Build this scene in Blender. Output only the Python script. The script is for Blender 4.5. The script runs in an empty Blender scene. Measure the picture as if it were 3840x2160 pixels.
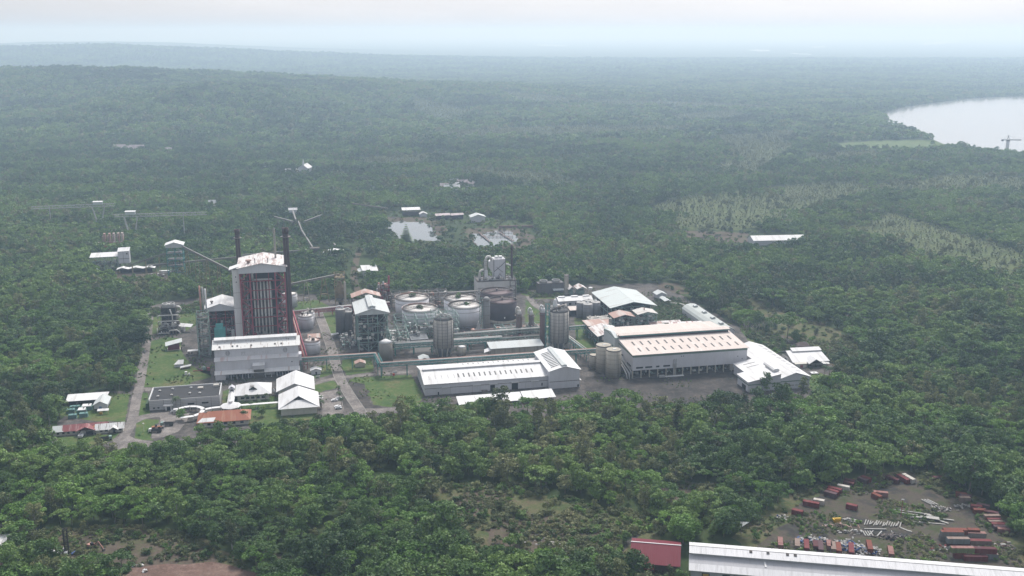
import bpy, bmesh, math, random
import numpy as np
from mathutils import Vector, Matrix, Euler
R = math.radians
sc = bpy.context.scene
COL = sc.collection

# ---------------------------------------------------------------- camera
CAM_H, FPX, HORIZON = 240.0, 3840.0, 120.0
PITCH = math.atan((1080 - HORIZON) / FPX)
cam = bpy.data.cameras.new('camera')
cam.lens, cam.sensor_width = 36.0, 36.0
cam.clip_start, cam.clip_end = 1.0, 90000.0
camo = bpy.data.objects.new('camera', cam)
COL.objects.link(camo)
camo.location = (0, 0, CAM_H)
camo.rotation_euler = (math.pi / 2 - PITCH, 0, 0)
sc.camera = camo

# ---------------------------------------------------------------- sky, sun, exposure
SUN_EL, SUN_AZ = R(52), R(12)
wd = bpy.data.worlds.new('World')
sc.world = wd
wd.use_nodes = True
wn, wl = wd.node_tree.nodes, wd.node_tree.links
sky = wn.new('ShaderNodeTexSky')
sky.sky_type = 'NISHITA'
sky.sun_disc = False
sky.sun_elevation, sky.sun_rotation = SUN_EL, SUN_AZ
sky.dust_density, sky.air_density, sky.altitude = 1.2, 1.0, 200
hsv = wn.new('ShaderNodeHueSaturation')          # overcast: the blue is veiled by cloud
hsv.inputs['Saturation'].default_value = 0.22
wl.new(sky.outputs[0], hsv.inputs['Color'])
# cloud deck: an overcast sky is about twice as bright overhead as at the horizon, with soft uneven banks
wtc = wn.new('ShaderNodeTexCoord'); wsep = wn.new('ShaderNodeSeparateXYZ'); wl.new(wtc.outputs['Generated'], wsep.inputs[0])
wr = wn.new('ShaderNodeValToRGB'); we = wr.color_ramp.elements
we[0].position, we[0].color = 0.0, (.50, .49, .515, 1); we[1].position, we[1].color = 0.85, (1.45, 1.45, 1.45, 1)
e_ = we.new(.12); e_.color = (.58, .57, .60, 1); e_ = we.new(.35); e_.color = (.85, .84, .86, 1)
wl.new(wsep.outputs['Z'], wr.inputs[0])
wmp = wn.new('ShaderNodeMapping'); wmp.inputs['Scale'].default_value = (2.2, 2.2, 11); wl.new(wtc.outputs['Generated'], wmp.inputs['Vector'])
wno = wn.new('ShaderNodeTexNoise'); wno.inputs['Scale'].default_value, wno.inputs['Detail'].default_value = 1.6, 4; wl.new(wmp.outputs[0], wno.inputs['Vector'])
wmr = wn.new('ShaderNodeMapRange'); wmr.inputs['From Min'].default_value, wmr.inputs['From Max'].default_value = .3, .7
wmr.inputs['To Min'].default_value, wmr.inputs['To Max'].default_value = .90, 1.10; wl.new(wno.outputs['Fac'], wmr.inputs['Value'])
wm1 = wn.new('ShaderNodeMix'); wm1.data_type, wm1.blend_type = 'RGBA', 'MULTIPLY'; wm1.inputs[0].default_value = 1.0
wl.new(hsv.outputs[0], wm1.inputs[6]); wl.new(wr.outputs[0], wm1.inputs[7])
wm2 = wn.new('ShaderNodeMix'); wm2.data_type, wm2.blend_type = 'RGBA', 'MULTIPLY'; wm2.inputs[0].default_value = 1.0
wl.new(wm1.outputs[2], wm2.inputs[6]); wl.new(wmr.outputs[0], wm2.inputs[7])
wl.new(wm2.outputs[2], wn['Background'].inputs['Color'])
wn['Background'].inputs['Strength'].default_value = 0.115
sun = bpy.data.lights.new('sun', 'SUN')
sun.energy, sun.angle, sun.color = 2.6, R(14), (1.0, 0.96, 0.9)
suno = bpy.data.objects.new('sun', sun)
COL.objects.link(suno)
sd = Vector((math.sin(SUN_AZ) * math.cos(SUN_EL), math.cos(SUN_AZ) * math.cos(SUN_EL), math.sin(SUN_EL)))
suno.rotation_euler = sd.to_track_quat('Z', 'Y').to_euler()
suno.location = (0, 0, 600)
vs = sc.view_settings
vs.view_transform, vs.look, vs.gamma, vs.exposure = 'Standard', 'None', 1.0, 0.92
sc.render.engine = 'CYCLES'
sc.cycles.max_bounces, sc.cycles.diffuse_bounces, sc.cycles.glossy_bounces = 6, 3, 3
sc.cycles.transmission_bounces, sc.cycles.volume_bounces, sc.cycles.transparent_max_bounces = 3, 2, 6
sc.cycles.use_denoising = True
sc.cycles.denoiser = 'OPENIMAGEDENOISE'
sc.cycles.denoising_input_passes = 'RGB_ALBEDO_NORMAL'

# ---------------------------------------------------------------- helpers: ground points
def ray(px, py):
    x, y = (px - 1920) / FPX, -(py - 1080) / FPX
    return Vector((x, math.cos(PITCH) + y * math.sin(PITCH), -math.sin(PITCH) + y * math.cos(PITCH)))
S = 3840 / 2576
def G(x, y, z=0.0):
    """ground point (metres) seen at x, y of the survey picture, 2576 wide"""
    d = ray(x * S, y * S)
    t = (z - CAM_H) / d.z
    return Vector((d.x * t, d.y * t, z))
def at_dist(x, y, Y):
    """point at x, y of the survey picture and Y metres north of the camera"""
    d = ray(x * S, y * S)
    t = Y / d.y
    return Vector((d.x * t, Y, CAM_H + d.z * t))
def poly(*pts):
    return [G(*p) for p in pts]

HILLS = [(-1400, 3700, 96, 900, 650), (-820, 2900, 62, 330, 420), (-2400, 3500, 60, 700, 600), (-300, 3900, 30, 700, 600),
         (-3500, 8200, 125, 1700, 1100), (-1500, 8600, 30, 1500, 1000), (-5200, 13000, 130, 2600, 1500)]
def height(x, y):
    x, y = np.asarray(x, float), np.asarray(y, float)
    h = np.zeros_like(x)
    for hx, hy, hz, sx, sy in HILLS:
        h = h + hz * np.exp(-((x - hx) / sx) ** 2 - ((y - hy) / sy) ** 2)
    h = h + 6 * np.sin(x / 170 + 1.3) * np.sin(y / 210 + .4) * np.clip(h / 30, 0, 1)
    return np.where(h < 1.0, 0, h - 1.0)

# ---------------------------------------------------------------- helpers: materials
MATS = {}
def nodes_of(name):
    m = bpy.data.materials.new(name)
    m.use_nodes = True
    return m, m.node_tree.nodes, m.node_tree.links, m.node_tree.nodes['Principled BSDF']
def mix(n, l, fac, a, b):
    x = n.new('ShaderNodeMix'); x.data_type = 'RGBA'
    if hasattr(fac, 'links') or isinstance(fac, bpy.types.NodeSocket): l.new(fac, x.inputs[0])
    else: x.inputs[0].default_value = fac
    for v, i in ((a, 6), (b, 7)):
        if isinstance(v, bpy.types.NodeSocket): l.new(v, x.inputs[i])
        else: x.inputs[i].default_value = (*v, 1)
    return x.outputs[2]
def noise(n, l, scale, detail=4, rough=.55, vec=None, stretch=None):
    t = n.new('ShaderNodeTexNoise')
    t.inputs['Scale'].default_value, t.inputs['Detail'].default_value, t.inputs['Roughness'].default_value = scale, detail, rough
    if vec is None: vec = n.new('ShaderNodeTexCoord').outputs['Object']
    if stretch:
        mp = n.new('ShaderNodeMapping'); mp.inputs['Scale'].default_value = stretch
        l.new(vec, mp.inputs['Vector']); vec = mp.outputs[0]
    l.new(vec, t.inputs['Vector'])
    return t.outputs['Fac']
def ramp(n, l, fac, *stops):
    r = n.new('ShaderNodeValToRGB'); e = r.color_ramp.elements
    while len(e) < len(stops): e.new(.5)
    for i, (p, c) in enumerate(stops):
        e[i].position = p; e[i].color = (*c, 1) if not isinstance(c, (int, float)) else (c, c, c, 1)
    l.new(fac, r.inputs[0])
    return r.outputs[0]
def paint(name, col, dirt=None, amount=.35, scale=.25, rough=.6, stretch=None, metal=0, fine=True, lo=.45, hi=.7):
    """a weathered coat: base colour, stains of a second colour, fine mottling"""
    if name in MATS: return MATS[name]
    m, n, l, b = nodes_of(name)
    dirt = dirt or tuple(c * .55 for c in col)
    f = ramp(n, l, noise(n, l, scale, 6, .65, stretch=stretch), (lo, 0.), (hi, amount))
    c = mix(n, l, f, col, dirt)
    if fine:
        f2 = ramp(n, l, noise(n, l, scale * 9, 3, .6, stretch=stretch), (.35, 0.), (.75, .3))
        c = mix(n, l, f2, c, tuple(v * .7 for v in col))
    l.new(c, b.inputs['Base Color'])
    b.inputs['Roughness'].default_value, b.inputs['Metallic'].default_value = rough, metal
    b.inputs['Specular IOR Level'].default_value = .14
    MATS[name] = m
    return m
def sheet(name, col, dirt, amount=.4, pitch=.9, rough=.5, scale=.12, axis=0, lo=.5, hi=.68, weather=.18):
    """profiled metal sheet: ribs by bump, streaks along the fall (local x = along the ridge)"""
    if name in MATS: return MATS[name]
    m, n, l, b = nodes_of(name)
    tc = n.new('ShaderNodeTexCoord').outputs['Object']
    st = (1.0, .12, .12) if axis == 0 else (.12, 1.0, .12)
    f = ramp(n, l, noise(n, l, scale * 3, 5, .6, tc, st), (lo, 0.), (hi, amount))
    f2 = ramp(n, l, noise(n, l, scale * 8, 3, .6, tc, st), (.42, 0.), (.8, weather))
    c = mix(n, l, f, col, dirt)
    c = mix(n, l, f2, c, tuple(v * .55 for v in col))
    f3 = ramp(n, l, noise(n, l, .05, 3, .5, tc), (.35, 0.), (.7, weather))
    c = mix(n, l, f3, c, tuple(v * .8 for v in col))
    l.new(c, b.inputs['Base Color'])
    w = n.new('ShaderNodeTexWave'); w.bands_direction = 'X' if axis == 0 else 'Y'
    w.inputs['Scale'].default_value = 1 / pitch * .32
    l.new(tc, w.inputs['Vector'])
    bp = n.new('ShaderNodeBump'); bp.inputs['Strength'].default_value = .25; bp.inputs['Distance'].default_value = .08
    l.new(w.outputs['Fac'], bp.inputs['Height']); l.new(bp.outputs[0], b.inputs['Normal'])
    b.inputs['Roughness'].default_value = rough + .15; b.inputs['Specular IOR Level'].default_value = .12
    MATS[name] = m
    return m

# ---------------------------------------------------------------- helpers: meshes and things
class MB:
    """collects shapes; build() links them as ONE mesh object"""
    def __init__(s): s.v, s.f, s.mi, s.mats = [], [], [], []
    def _m(s, mat):
        if mat is None: return 0
        if mat not in s.mats: s.mats.append(mat)
        return s.mats.index(mat)
    def add(s, vs, fs, mat=None):
        o = len(s.v); k = s._m(mat)
        s.v += [tuple(p) for p in vs]
        for f in fs: s.f.append([i + o for i in f]); s.mi.append(k)
        return s
    def box(s, x0, x1, y0, y1, z0, z1, mat=None):
        v = [(x, y, z) for z in (z0, z1) for x, y in ((x0, y0), (x1, y0), (x1, y1), (x0, y1))]
        return s.add(v, [(3, 2, 1, 0), (4, 5, 6, 7), (0, 1, 5, 4), (1, 2, 6, 5), (2, 3, 7, 6), (3, 0, 4, 7)], mat)
    def prism(s, pts, z0, z1, mat=None):
        n = len(pts)
        v = [(p[0], p[1], z0) for p in pts] + [(p[0], p[1], z1) for p in pts]
        return s.add(v, [tuple(range(n))[::-1], tuple(range(n, 2 * n))] + [(i, (i + 1) % n, n + (i + 1) % n, n + i) for i in range(n)], mat)
    def extr_x(s, pts, x0, x1, mat=None):
        """profile in y, z pushed along x"""
        n = len(pts)
        v = [(x0, p[0], p[1]) for p in pts] + [(x1, p[0], p[1]) for p in pts]
        return s.add(v, [tuple(range(n))[::-1], tuple(range(n, 2 * n))] + [(i, (i + 1) % n, n + (i + 1) % n, n + i) for i in range(n)], mat)
    def extr_y(s, pts, y0, y1, mat=None):
        """profile in x, z pushed along y"""
        n = len(pts)
        v = [(p[0], y0, p[1]) for p in pts] + [(p[0], y1, p[1]) for p in pts]
        return s.add(v, [tuple(range(n)), tuple(range(n, 2 * n))[::-1]] + [(i, n + i, n + (i + 1) % n, (i + 1) % n) for i in range(n)], mat)
    def bar(s, a, b, w=.3, h=None, mat=None):
        a, b = Vector(a), Vector(b); d = (b - a)
        if d.length < 1e-6: return s
        d.normalize(); h = h or w
        up = Vector((0, 0, 1)) if abs(d.z) < .95 else Vector((0, 1, 0))
        x = d.cross(up).normalized() * w / 2; y = x.cross(d).normalized() * h / 2
        v = [p + i * x + j * y for p in (a, b) for i, j in ((-1, -1), (1, -1), (1, 1), (-1, 1))]
        return s.add(v, [(3, 2, 1, 0), (4, 5, 6, 7), (0, 1, 5, 4), (1, 2, 6, 5), (2, 3, 7, 6), (3, 0, 4, 7)], mat)
    def tube(s, pts, r, n=8, mat=None, r1=None):
        pts = [Vector(p) for p in pts]
        rings = []
        for i, p in enumerate(pts):
            d = (pts[min(i + 1, len(pts) - 1)] - pts[max(i - 1, 0)]).normalized()
            up = Vector((0, 0, 1)) if abs(d.z) < .95 else Vector((0, 1, 0))
            x = d.cross(up).normalized(); y = x.cross(d)
            rr = r if r1 is None else r + (r1 - r) * i / max(1, len(pts) - 1)
            rings.append([p + (math.cos(t) * x + math.sin(t) * y) * rr for t in [2 * math.pi * k / n for k in range(n)]])
        v = [q for g in rings for q in g]; m = len(rings)
        f = [(i * n + k, i * n + (k + 1) % n, (i + 1) * n + (k + 1) % n, (i + 1) * n + k) for i in range(m - 1) for k in range(n)]
        f += [tuple(range(n))[::-1], tuple(range((m - 1) * n, m * n))]
        return s.add(v, f, mat)
    def lathe(s, prof, n=24, c=(0, 0), mat=None, a0=0.):
        """profile of (radius, z) spun about a vertical axis"""
        v, f = [], []
        for r, z in prof:
            for k in range(n):
                t = a0 + 2 * math.pi * k / n
                v.append((c[0] + r * math.cos(t), c[1] + r * math.sin(t), z))
        m = len(prof)
        f = [(i * n + k, i * n + (k + 1) % n, (i + 1) * n + (k + 1) % n, (i + 1) * n + k) for i in range(m - 1) for k in range(n)]
        f += [tuple(range(n))[::-1], tuple(range((m - 1) * n, m * n))]
        return s.add(v, f, mat)
    def build(s, name, mat=None, parent=None, smooth=False):
        me = bpy.data.meshes.new(name)
        me.from_pydata(s.v, [], s.f)
        if mat is not None: me.materials.append(mat)
        else:
            for m in s.mats: me.materials.append(m)
            me.polygons.foreach_set('material_index', s.mi)
        if smooth:
            me.polygons.foreach_set('use_smooth', [len(p.vertices) == 4 for p in me.polygons])
        me.update()
        o = bpy.data.objects.new(name, me); COL.objects.link(o)
        if parent is not None: o.parent = parent
        return o
def tag(o, label=None, cat=None, group=None, kind=None):
    if label: o['label'] = label
    if cat: o['category'] = cat
    if group: o['group'] = group
    if kind: o['kind'] = kind
    return o
def thing(name, label, cat, loc, rot=0.0, group=None):
    o = bpy.data.objects.new(name, None)
    o.empty_display_size = .5
    COL.objects.link(o)
    o.location = loc; o.rotation_euler = (0, 0, rot)
    return tag(o, label, cat, group)
def dup(root, loc, rot, label=None, scale=None):
    r = root.copy(); COL.objects.link(r); r.location = loc; r.rotation_euler = (0, 0, rot)
    if label: r['label'] = label
    if scale is not None: r.scale = scale
    for ch in list(root.children):
        c = ch.copy(); COL.objects.link(c); c.parent = r
        for g in list(ch.children):
            d = g.copy(); COL.objects.link(d); d.parent = c
    return r
def ragged(pts, step=5.0, amp=.9, seed=0):
    r = random.Random(seed + int(pts[0].x)); out = []
    for i, a in enumerate(pts):
        b = pts[(i + 1) % len(pts)]; n = max(1, min(60, int((b - a).length / step)))
        for k in range(n):
            p = a + (b - a) * (k / n); out.append(p + Vector((r.gauss(0, amp), r.gauss(0, amp), 0)) if k else p)
    return out
def flat(name, pts, z, mat, kind='structure', label=None):
    rag = {'lawn': (4, .45), 'bare_soil': (4, 1.8), 'meadow': (6, 2), 'container_yard_ground': (6, 2.2), 'yard': (7, 1.2), 'gravel_apron': (4, .7), 'dirt_road': (5, .8), 'scrub_ground': (5, 2), 'pond': (6, 1.2)}.get(name)
    if rag: pts = ragged(pts, *rag)
    bm = bmesh.new()
    vs_ = [bm.verts.new((p.x, p.y, z)) for p in pts]
    f = bm.faces.new(vs_); f.normal_update()
    if f.normal.z < 0: f.normal_flip()
    bmesh.ops.triangulate(bm, faces=bm.faces)
    me = bpy.data.meshes.new(name); bm.to_mesh(me); bm.free()
    me.materials.append(mat)
    o = bpy.data.objects.new(name, me); COL.objects.link(o)
    tag(o, label, None, None, kind)
    return o
def strip(name, pts, width, z, mat, kerb=0, kmat=None):
    """a road of constant width along ground points, with kerbs as real steps"""
    pts = [Vector((p.x, p.y, 0)) for p in pts]
    # smooth by Catmull-Rom
    q = []
    for i in range(len(pts) - 1):
        a, b, c, d = pts[max(i - 1, 0)], pts[i], pts[i + 1], pts[min(i + 2, len(pts) - 1)]
        for t in (0, .25, .5, .75):
            q.append(.5 * ((2 * b) + (c - a) * t + (2 * a - 5 * b + 4 * c - d) * t * t + (3 * b - a - 3 * c + d) * t ** 3))
    q.append(pts[-1])
    L, Rr = [], []
    for i, p in enumerate(q):
        d = (q[min(i + 1, len(q) - 1)] - q[max(i - 1, 0)]).normalized(); nn = Vector((-d.y, d.x, 0))
        L.append(p + nn * width / 2); Rr.append(p - nn * width / 2)
    mb = MB(); n = len(q)
    mb.add([(p.x, p.y, z) for p in L] + [(p.x, p.y, z) for p in Rr], [(i, n + i, n + i + 1, i + 1) for i in range(n - 1)], mat)
    o = mb.build(name); tag(o, kind='structure')
    if kerb:
        kb = MB()
        for side in (L, Rr):
            for i in range(n - 1):
                a, b = side[i], side[i + 1]
                kb.bar((a.x, a.y, .07), (b.x, b.y, .07), .3, .22, kmat)
        tag(kb.build('kerb'), kind='structure')
    return o
PA = R(12.2)                                      # the plant's own grid is turned by this
def inpoly(x, y, pts):
    x, y = np.asarray(x), np.asarray(y)
    c = np.zeros(x.shape, bool); n = len(pts)
    for i in range(n):
        a, b = pts[i], pts[(i + 1) % n]
        cond = ((a.y > y) != (b.y > y))
        with np.errstate(divide='ignore', invalid='ignore'):
            xi = (b.x - a.x) * (y - a.y) / ((b.y - a.y) if b.y != a.y else 1e-9) + a.x
        c ^= cond & (x < xi)
    return c
# ================================================================ THE SETTING
def ground_mat():
    m, n, l, b = nodes_of('ground_soil_and_herbs')
    tc = n.new('ShaderNodeTexCoord').outputs['Object']
    f = noise(n, l, .012, 6, .6, tc)
    c = ramp(n, l, f, (.3, (.018, .032, .013)), (.52, (.03, .05, .018)), (.75, (.05, .068, .025)))
    f2 = ramp(n, l, noise(n, l, .25, 5, .7, tc), (.42, 0.), (.8, .6))
    c = mix(n, l, f2, c, (.05, .058, .025))
    l.new(c, b.inputs['Base Color']); b.inputs['Roughness'].default_value = .95
    b.inputs['Specular IOR Level'].default_value = .1
    return m
def dirt_mat(name, a, b_, c_, s=.08):
    m, n, l, b = nodes_of(name)
    tc = n.new('ShaderNodeTexCoord').outputs['Object']
    f = noise(n, l, s, 9, .72, tc)
    c = ramp(n, l, f, (.40, a), (.51, b_), (.62, c_))
    f2 = ramp(n, l, noise(n, l, s * 14, 4, .7, tc), (.38, 0.), (.66, .6))
    c = mix(n, l, f2, c, tuple(v * .42 for v in b_))
    f3 = ramp(n, l, noise(n, l, s * 5, 5, .75, tc), (.5, 0.), (.68, .55))
    c = mix(n, l, f3, c, tuple(v * 1.35 for v in c_))
    l.new(c, b.inputs['Base Color']); b.inputs['Roughness'].default_value = .95
    b.inputs['Specular IOR Level'].default_value = .1
    return m
M_yard = dirt_mat('yard_gravel', (.042, .04, .038), (.08, .073, .07), (.13, .117, .11), .06)
M_dark = dirt_mat('dark_gravel', (.032, .031, .031), (.058, .053, .052), (.09, .078, .07), .05)
M_cy = dirt_mat('container_yard_gravel', (.032, .032, .035), (.084, .068, .058), (.045, .06, .025), .07)
M_scrub = dirt_mat('olive_scrub_ground', (.05, .075, .028), (.088, .095, .044), (.105, .085, .058), .07)
M_pale = dirt_mat('pale_meadow', (.062, .09, .034), (.08, .104, .04), (.095, .112, .047), .02)
M_road = dirt_mat('worn_asphalt', (.11, .10, .097), (.165, .15, .143), (.23, .208, .196), .09)
M_brown = dirt_mat('brown_soil', (.07, .056, .045), (.10, .078, .064), (.06, .072, .03), .05)
M_red = dirt_mat('red_earth', (.105, .068, .056), (.14, .09, .076), (.17, .12, .10), .07)
M_lawn = dirt_mat('mown_grass', (.042, .082, .024), (.066, .108, .032), (.11, .105, .05), .045)
M_rough = dirt_mat('rough_grass', (.06, .105, .035), (.085, .13, .045), (.12, .125, .06), .06)
M_pad = dirt_mat('concrete_paving', (.15, .145, .14), (.22, .21, .205), (.29, .275, .265), .1)

def build_ground():
    rings = [0.0] + list(np.geomspace(150, 42000, 150)); A = 300
    ang = np.linspace(0, 2 * math.pi, A, endpoint=False)
    v = [(0., 0., 0.)]
    for r in rings[1:]:
        x, y = r * np.sin(ang), r * np.cos(ang)
        z = height(x, y)
        v += list(zip(x.tolist(), y.tolist(), z.tolist()))
    f = [(0, 1 + (k + 1) % A, 1 + k) for k in range(A)]
    for i in range(len(rings) - 2):
        o = 1 + i * A
        f += [(o + k, o + (k + 1) % A, o + A + (k + 1) % A, o + A + k) for k in range(A)]
    me = bpy.data.meshes.new('ground'); me.from_pydata(v, [], f)
    me.materials.append(ground_mat()); me.update()
    me.polygons.foreach_set('use_smooth', [True] * len(me.polygons))
    o = bpy.data.objects.new('ground', me); COL.objects.link(o)
    tag(o, kind='structure')
build_ground()

def water_mat(name, col, rough):
    m, n, l, b = nodes_of(name)
    b.inputs['Base Color'].default_value = (*col, 1)
    b.inputs['Roughness'].default_value = rough
    b.inputs['Specular IOR Level'].default_value = 1.0
    b.inputs['IOR'].default_value = 1.45
    t = noise(n, l, .35, 4, .6)
    bp = n.new('ShaderNodeBump'); bp.inputs['Strength'].default_value = .012; bp.inputs['Distance'].default_value = .3
    l.new(t, bp.inputs['Height']); l.new(bp.outputs[0], b.inputs['Normal'])
    return m
M_lake = water_mat('lake_water', (.2, .2, .2), .12)
M_pond = water_mat('pond_water', (.06, .07, .065), .03)

LAKE = poly((2223, 290), (2226, 301), (2232, 312), (2285, 326), (2335, 346), (2372, 362), (2430, 368), (2490, 376), (2530, 386), (2576, 392), (2700, 408), (2950, 420),
            (2950, 236), (2760, 238), (2576, 242), (2500, 244), (2425, 249), (2370, 256), (2325, 262), (2265, 271), (2235, 280))
flat('lake', LAKE, .30, M_lake)
POND1 = poly((962, 560), (1003, 557), (1065, 559), (1085, 572), (1108, 606), (1012, 606))
POND2 = poly((1185, 588), (1222, 588), (1245, 580), (1284, 581), (1312, 608), (1236, 622), (1200, 622))
for q_ in (POND1, POND2): flat('pond', q_, .10, M_pond)
FAR_WATER = [poly((1876, 126), (1905, 124.5), (1936, 126), (1936, 129.5), (1910, 129.5)), poly((2310, 111), (2350, 106), (2410, 103), (2410, 106), (2360, 111), (2330, 113)),
             poly((2035, 118), (2075, 116), (2080, 119), (2050, 120)), poly((1350, 112), (1420, 114), (1424, 116.5), (1350, 114.5)), poly((1990, 134), (2040, 136), (2040, 138), (1990, 136))]
for q_ in FAR_WATER: flat('river', q_, 1.5, M_lake)

# the compound's ground
COMPOUND = poly((374, 772), (430, 756), (520, 750), (640, 742), (850, 738), (960, 738), (1190, 736), (1290, 742), (1330, 728), (1480, 716), (1640, 712), (1700, 735), (1760, 768), (1860, 822), (1960, 842),
                (2070, 896), (2130, 945), (2060, 990), (1990, 1012), (1880, 1035), (1500, 1040), (1400, 1050), (1130, 1062), (930, 1072), (800, 1075), (650, 1106), (500, 1122), (400, 1150), (340, 1165), (240, 1150), (130, 1135),
                (125, 1085), (170, 1040), (168, 1010), (240, 985), (325, 985), (352, 905), (368, 838))
flat('yard', COMPOUND, .02, M_yard)
for pts in (
    [(372, 861), (417, 848), (458, 851), (457, 880), (470, 905), (493, 927), (529, 934), (530, 949), (483, 961), (470, 974), (361, 974), (364, 939), (369, 890)],
    [(377, 792), (400, 783), (520, 772), (520, 800), (470, 832), (385, 840), (373, 850)],
    [(354, 988), (372, 988), (378, 1044), (346, 1046), (346, 1010)],
    [(341, 1061), (363, 1054), (402, 1056), (397, 1065), (380, 1075), (378, 1101), (388, 1108), (354, 1107), (338, 1101)],
    [(272, 990), (327, 990), (316, 1061), (240, 1060), (150, 1045), (172, 1012)],
    [(135, 1100), (240, 1095), (300, 1090), (285, 1108), (180, 1135)],
    [(782, 925), (832, 915), (846, 938), (800, 952), (786, 952)],
    [(790, 960), (838, 957), (851, 974), (805, 988), (790, 985)],
    [(877, 957), (894, 949), (1035, 943), (1066, 994), (1055, 1018), (980, 1024), (936, 1018), (918, 967)],
    [(862, 905), (936, 900), (940, 934), (872, 945), (858, 925)],
    [(808, 788), (850, 784), (862, 815), (856, 838), (832, 845), (815, 820)],
    [(1322, 752), (1345, 775), (1385, 800), (1385, 840), (1320, 836)],
    [(1310, 738), (1402, 738), (1420, 752), (1335, 752)],
    [(1640, 762), (1700, 755), (1760, 800), (1720, 838), (1640, 838)],
    [(560, 985), (600, 972), (700, 1000), (800, 1032), (790, 1060), (640, 1090), (620, 1060), (560, 1020)],
    [(2036, 945), (2075, 935), (2085, 960), (2050, 985), (2036, 975)],
    [(1860, 826), (1960, 845), (1985, 880), (1950, 890), (1880, 855)],
    [(735, 760), (800, 755), (830, 770), (800, 778), (745, 785)],
    [(1445, 800), (1480, 800), (1500, 845), (1520, 880), (1450, 880)],
): flat('lawn', poly(*pts), .045, M_lawn)
flat('gravel_apron', poly((1470, 948), (1560, 946), (1880, 930), (1880, 1010), (1760, 1030), (1470, 1012)), .045, M_dark)
flat('gravel_apron', poly((870, 960), (917, 966), (936, 1016), (960, 1026), (910, 1032)), .05, M_dark)
flat('gravel_apron', poly((458, 852), (520, 840), (540, 900), (530, 945), (493, 927), (468, 902), (456, 880)), .045, M_yard)
flat('forecourt', poly((400, 1042), (445, 1030), (478, 1036), (470, 1060), (450, 1085), (410, 1100), (382, 1102), (382, 1078), (400, 1067), (404, 1055)), .05, M_road)
flat('forecourt', poly((282, 1105), (318, 1092), (340, 1104), (392, 1112), (386, 1128), (345, 1150), (300, 1140)), .05, M_road)
flat('parking', poly((805, 988), (850, 980), (858, 1000), (866, 1030), (858, 1045), (810, 1045)), .05, M_road)
flat('paving', poly((1080, 1000), (1470, 968), (1475, 1000), (1400, 1020), (1120, 1030)), .05, M_yard)
M_kerb = paint('kerb_concrete', (.24, .23, .215), scale=.4)
strip('road', poly((380, 770), (376, 800), (371, 850), (355, 950), (344, 1000), (332, 1060), (312, 1098), (296, 1125)), 6.4, .06, M_road)
strip('road', poly((332, 1062), (365, 1048), (410, 1043)), 8.0, .065, M_road)
strip('road', poly((348, 985), (362, 980), (380, 981)), 6.5, .065, M_road)
strip('road', poly((800, 785), (816, 826), (838, 890), (852, 945), (880, 995), (905, 1032), (915, 1060)), 7.2, .06, M_road, 1, M_kerb)
strip('road', poly((785, 967), (850, 951), (940, 942), (1040, 935)), 5.5, .065, M_road)
strip('road', poly((895, 1034), (980, 1032), (1080, 1022), (1120, 1030)), 8.0, .065, M_road, 1, M_kerb)
strip('road', poly((1330, 745), (1350, 770), (1400, 800)), 6, .06, M_road)
strip('road', poly((1860, 815), (1920, 838), (1990, 850), (2060, 890), (2110, 925), (2150, 950)), 5.0, .06, M_brown)
strip('road', poly((1960, 900), (2060, 930), (2120, 955)), 9.0, .055, M_yard)
strip('path', poly((905, 625), (895, 660), (890, 700), (900, 735)), 7.0, .05, M_brown)
strip('path', poly((1555, 1425), (1556, 1400), (1562, 1380), (1600, 1345)), 4.0, .05, M_yard)
strip('path', poly((640, 1378), (665, 1390), (705, 1400), (760, 1420)), 3.5, .05, M_brown)
strip('path', poly((2075, 795), (2120, 790), (2180, 830), (2300, 860)), 5.0, .05, M_brown)
YARD = poly((1905, 1372), (1950, 1330), (2005, 1290), (2020, 1262), (2080, 1225), (2160, 1205), (2240, 1188), (2300, 1190), (2330, 1215), (2400, 1240), (2450, 1280), (2515, 1330), (2560, 1390), (2576, 1450), (2480, 1460), (1900, 1410))
flat('container_yard_ground', YARD, .03, M_cy)
SOIL = [poly((1110, 1262), (1190, 1232), (1280, 1238), (1262, 1262), (1190, 1300), (1120, 1290)), poly((1240, 1300), (1330, 1290), (1480, 1310), (1560, 1340), (1520, 1390), (1330, 1400), (1230, 1370)),
        poly((1660, 1230), (1740, 1222), (1780, 1240), (1700, 1262)), poly((130, 1345), (300, 1330), (420, 1345), (540, 1390), (560, 1425), (300, 1440), (110, 1440)),
        poly((225, 684), (300, 682), (420, 684), (430, 712), (330, 716), (240, 704)), poly((962, 545), (1090, 548), (1130, 580), (1090, 600), (1080, 562), (965, 556)),
        poly((1170, 575), (1310, 568), (1350, 600), (1330, 625), (1180, 628)), poly((1720, 580), (1880, 585), (1890, 612), (1730, 604)), poly((1640, 712), (1700, 712), (1760, 740), (1690, 738)),
        poly((2410, 358), (2470, 366), (2520, 378), (2500, 382), (2420, 372))]
for q_ in (poly((1100, 1225), (1290, 1222), (1480, 1280), (1600, 1300), (1660, 1345), (1600, 1440), (1540, 1460), (1200, 1400), (1090, 1300)), poly((90, 1330), (300, 1318), (430, 1332), (600, 1400), (640, 1445), (90, 1455)),
           poly((1640, 1220), (1800, 1213), (1820, 1260), (1660, 1280)), poly((1865, 1330), (2000, 1228), (2330, 1178), (2450, 1245), (2590, 1360), (2660, 1480), (1860, 1405)), poly((1875, 742), (2010, 798), (2110, 828), (2200, 900), (2120, 930), (1990, 850), (1865, 800))):
    flat('scrub_ground', q_, .015, M_scrub)
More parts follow.
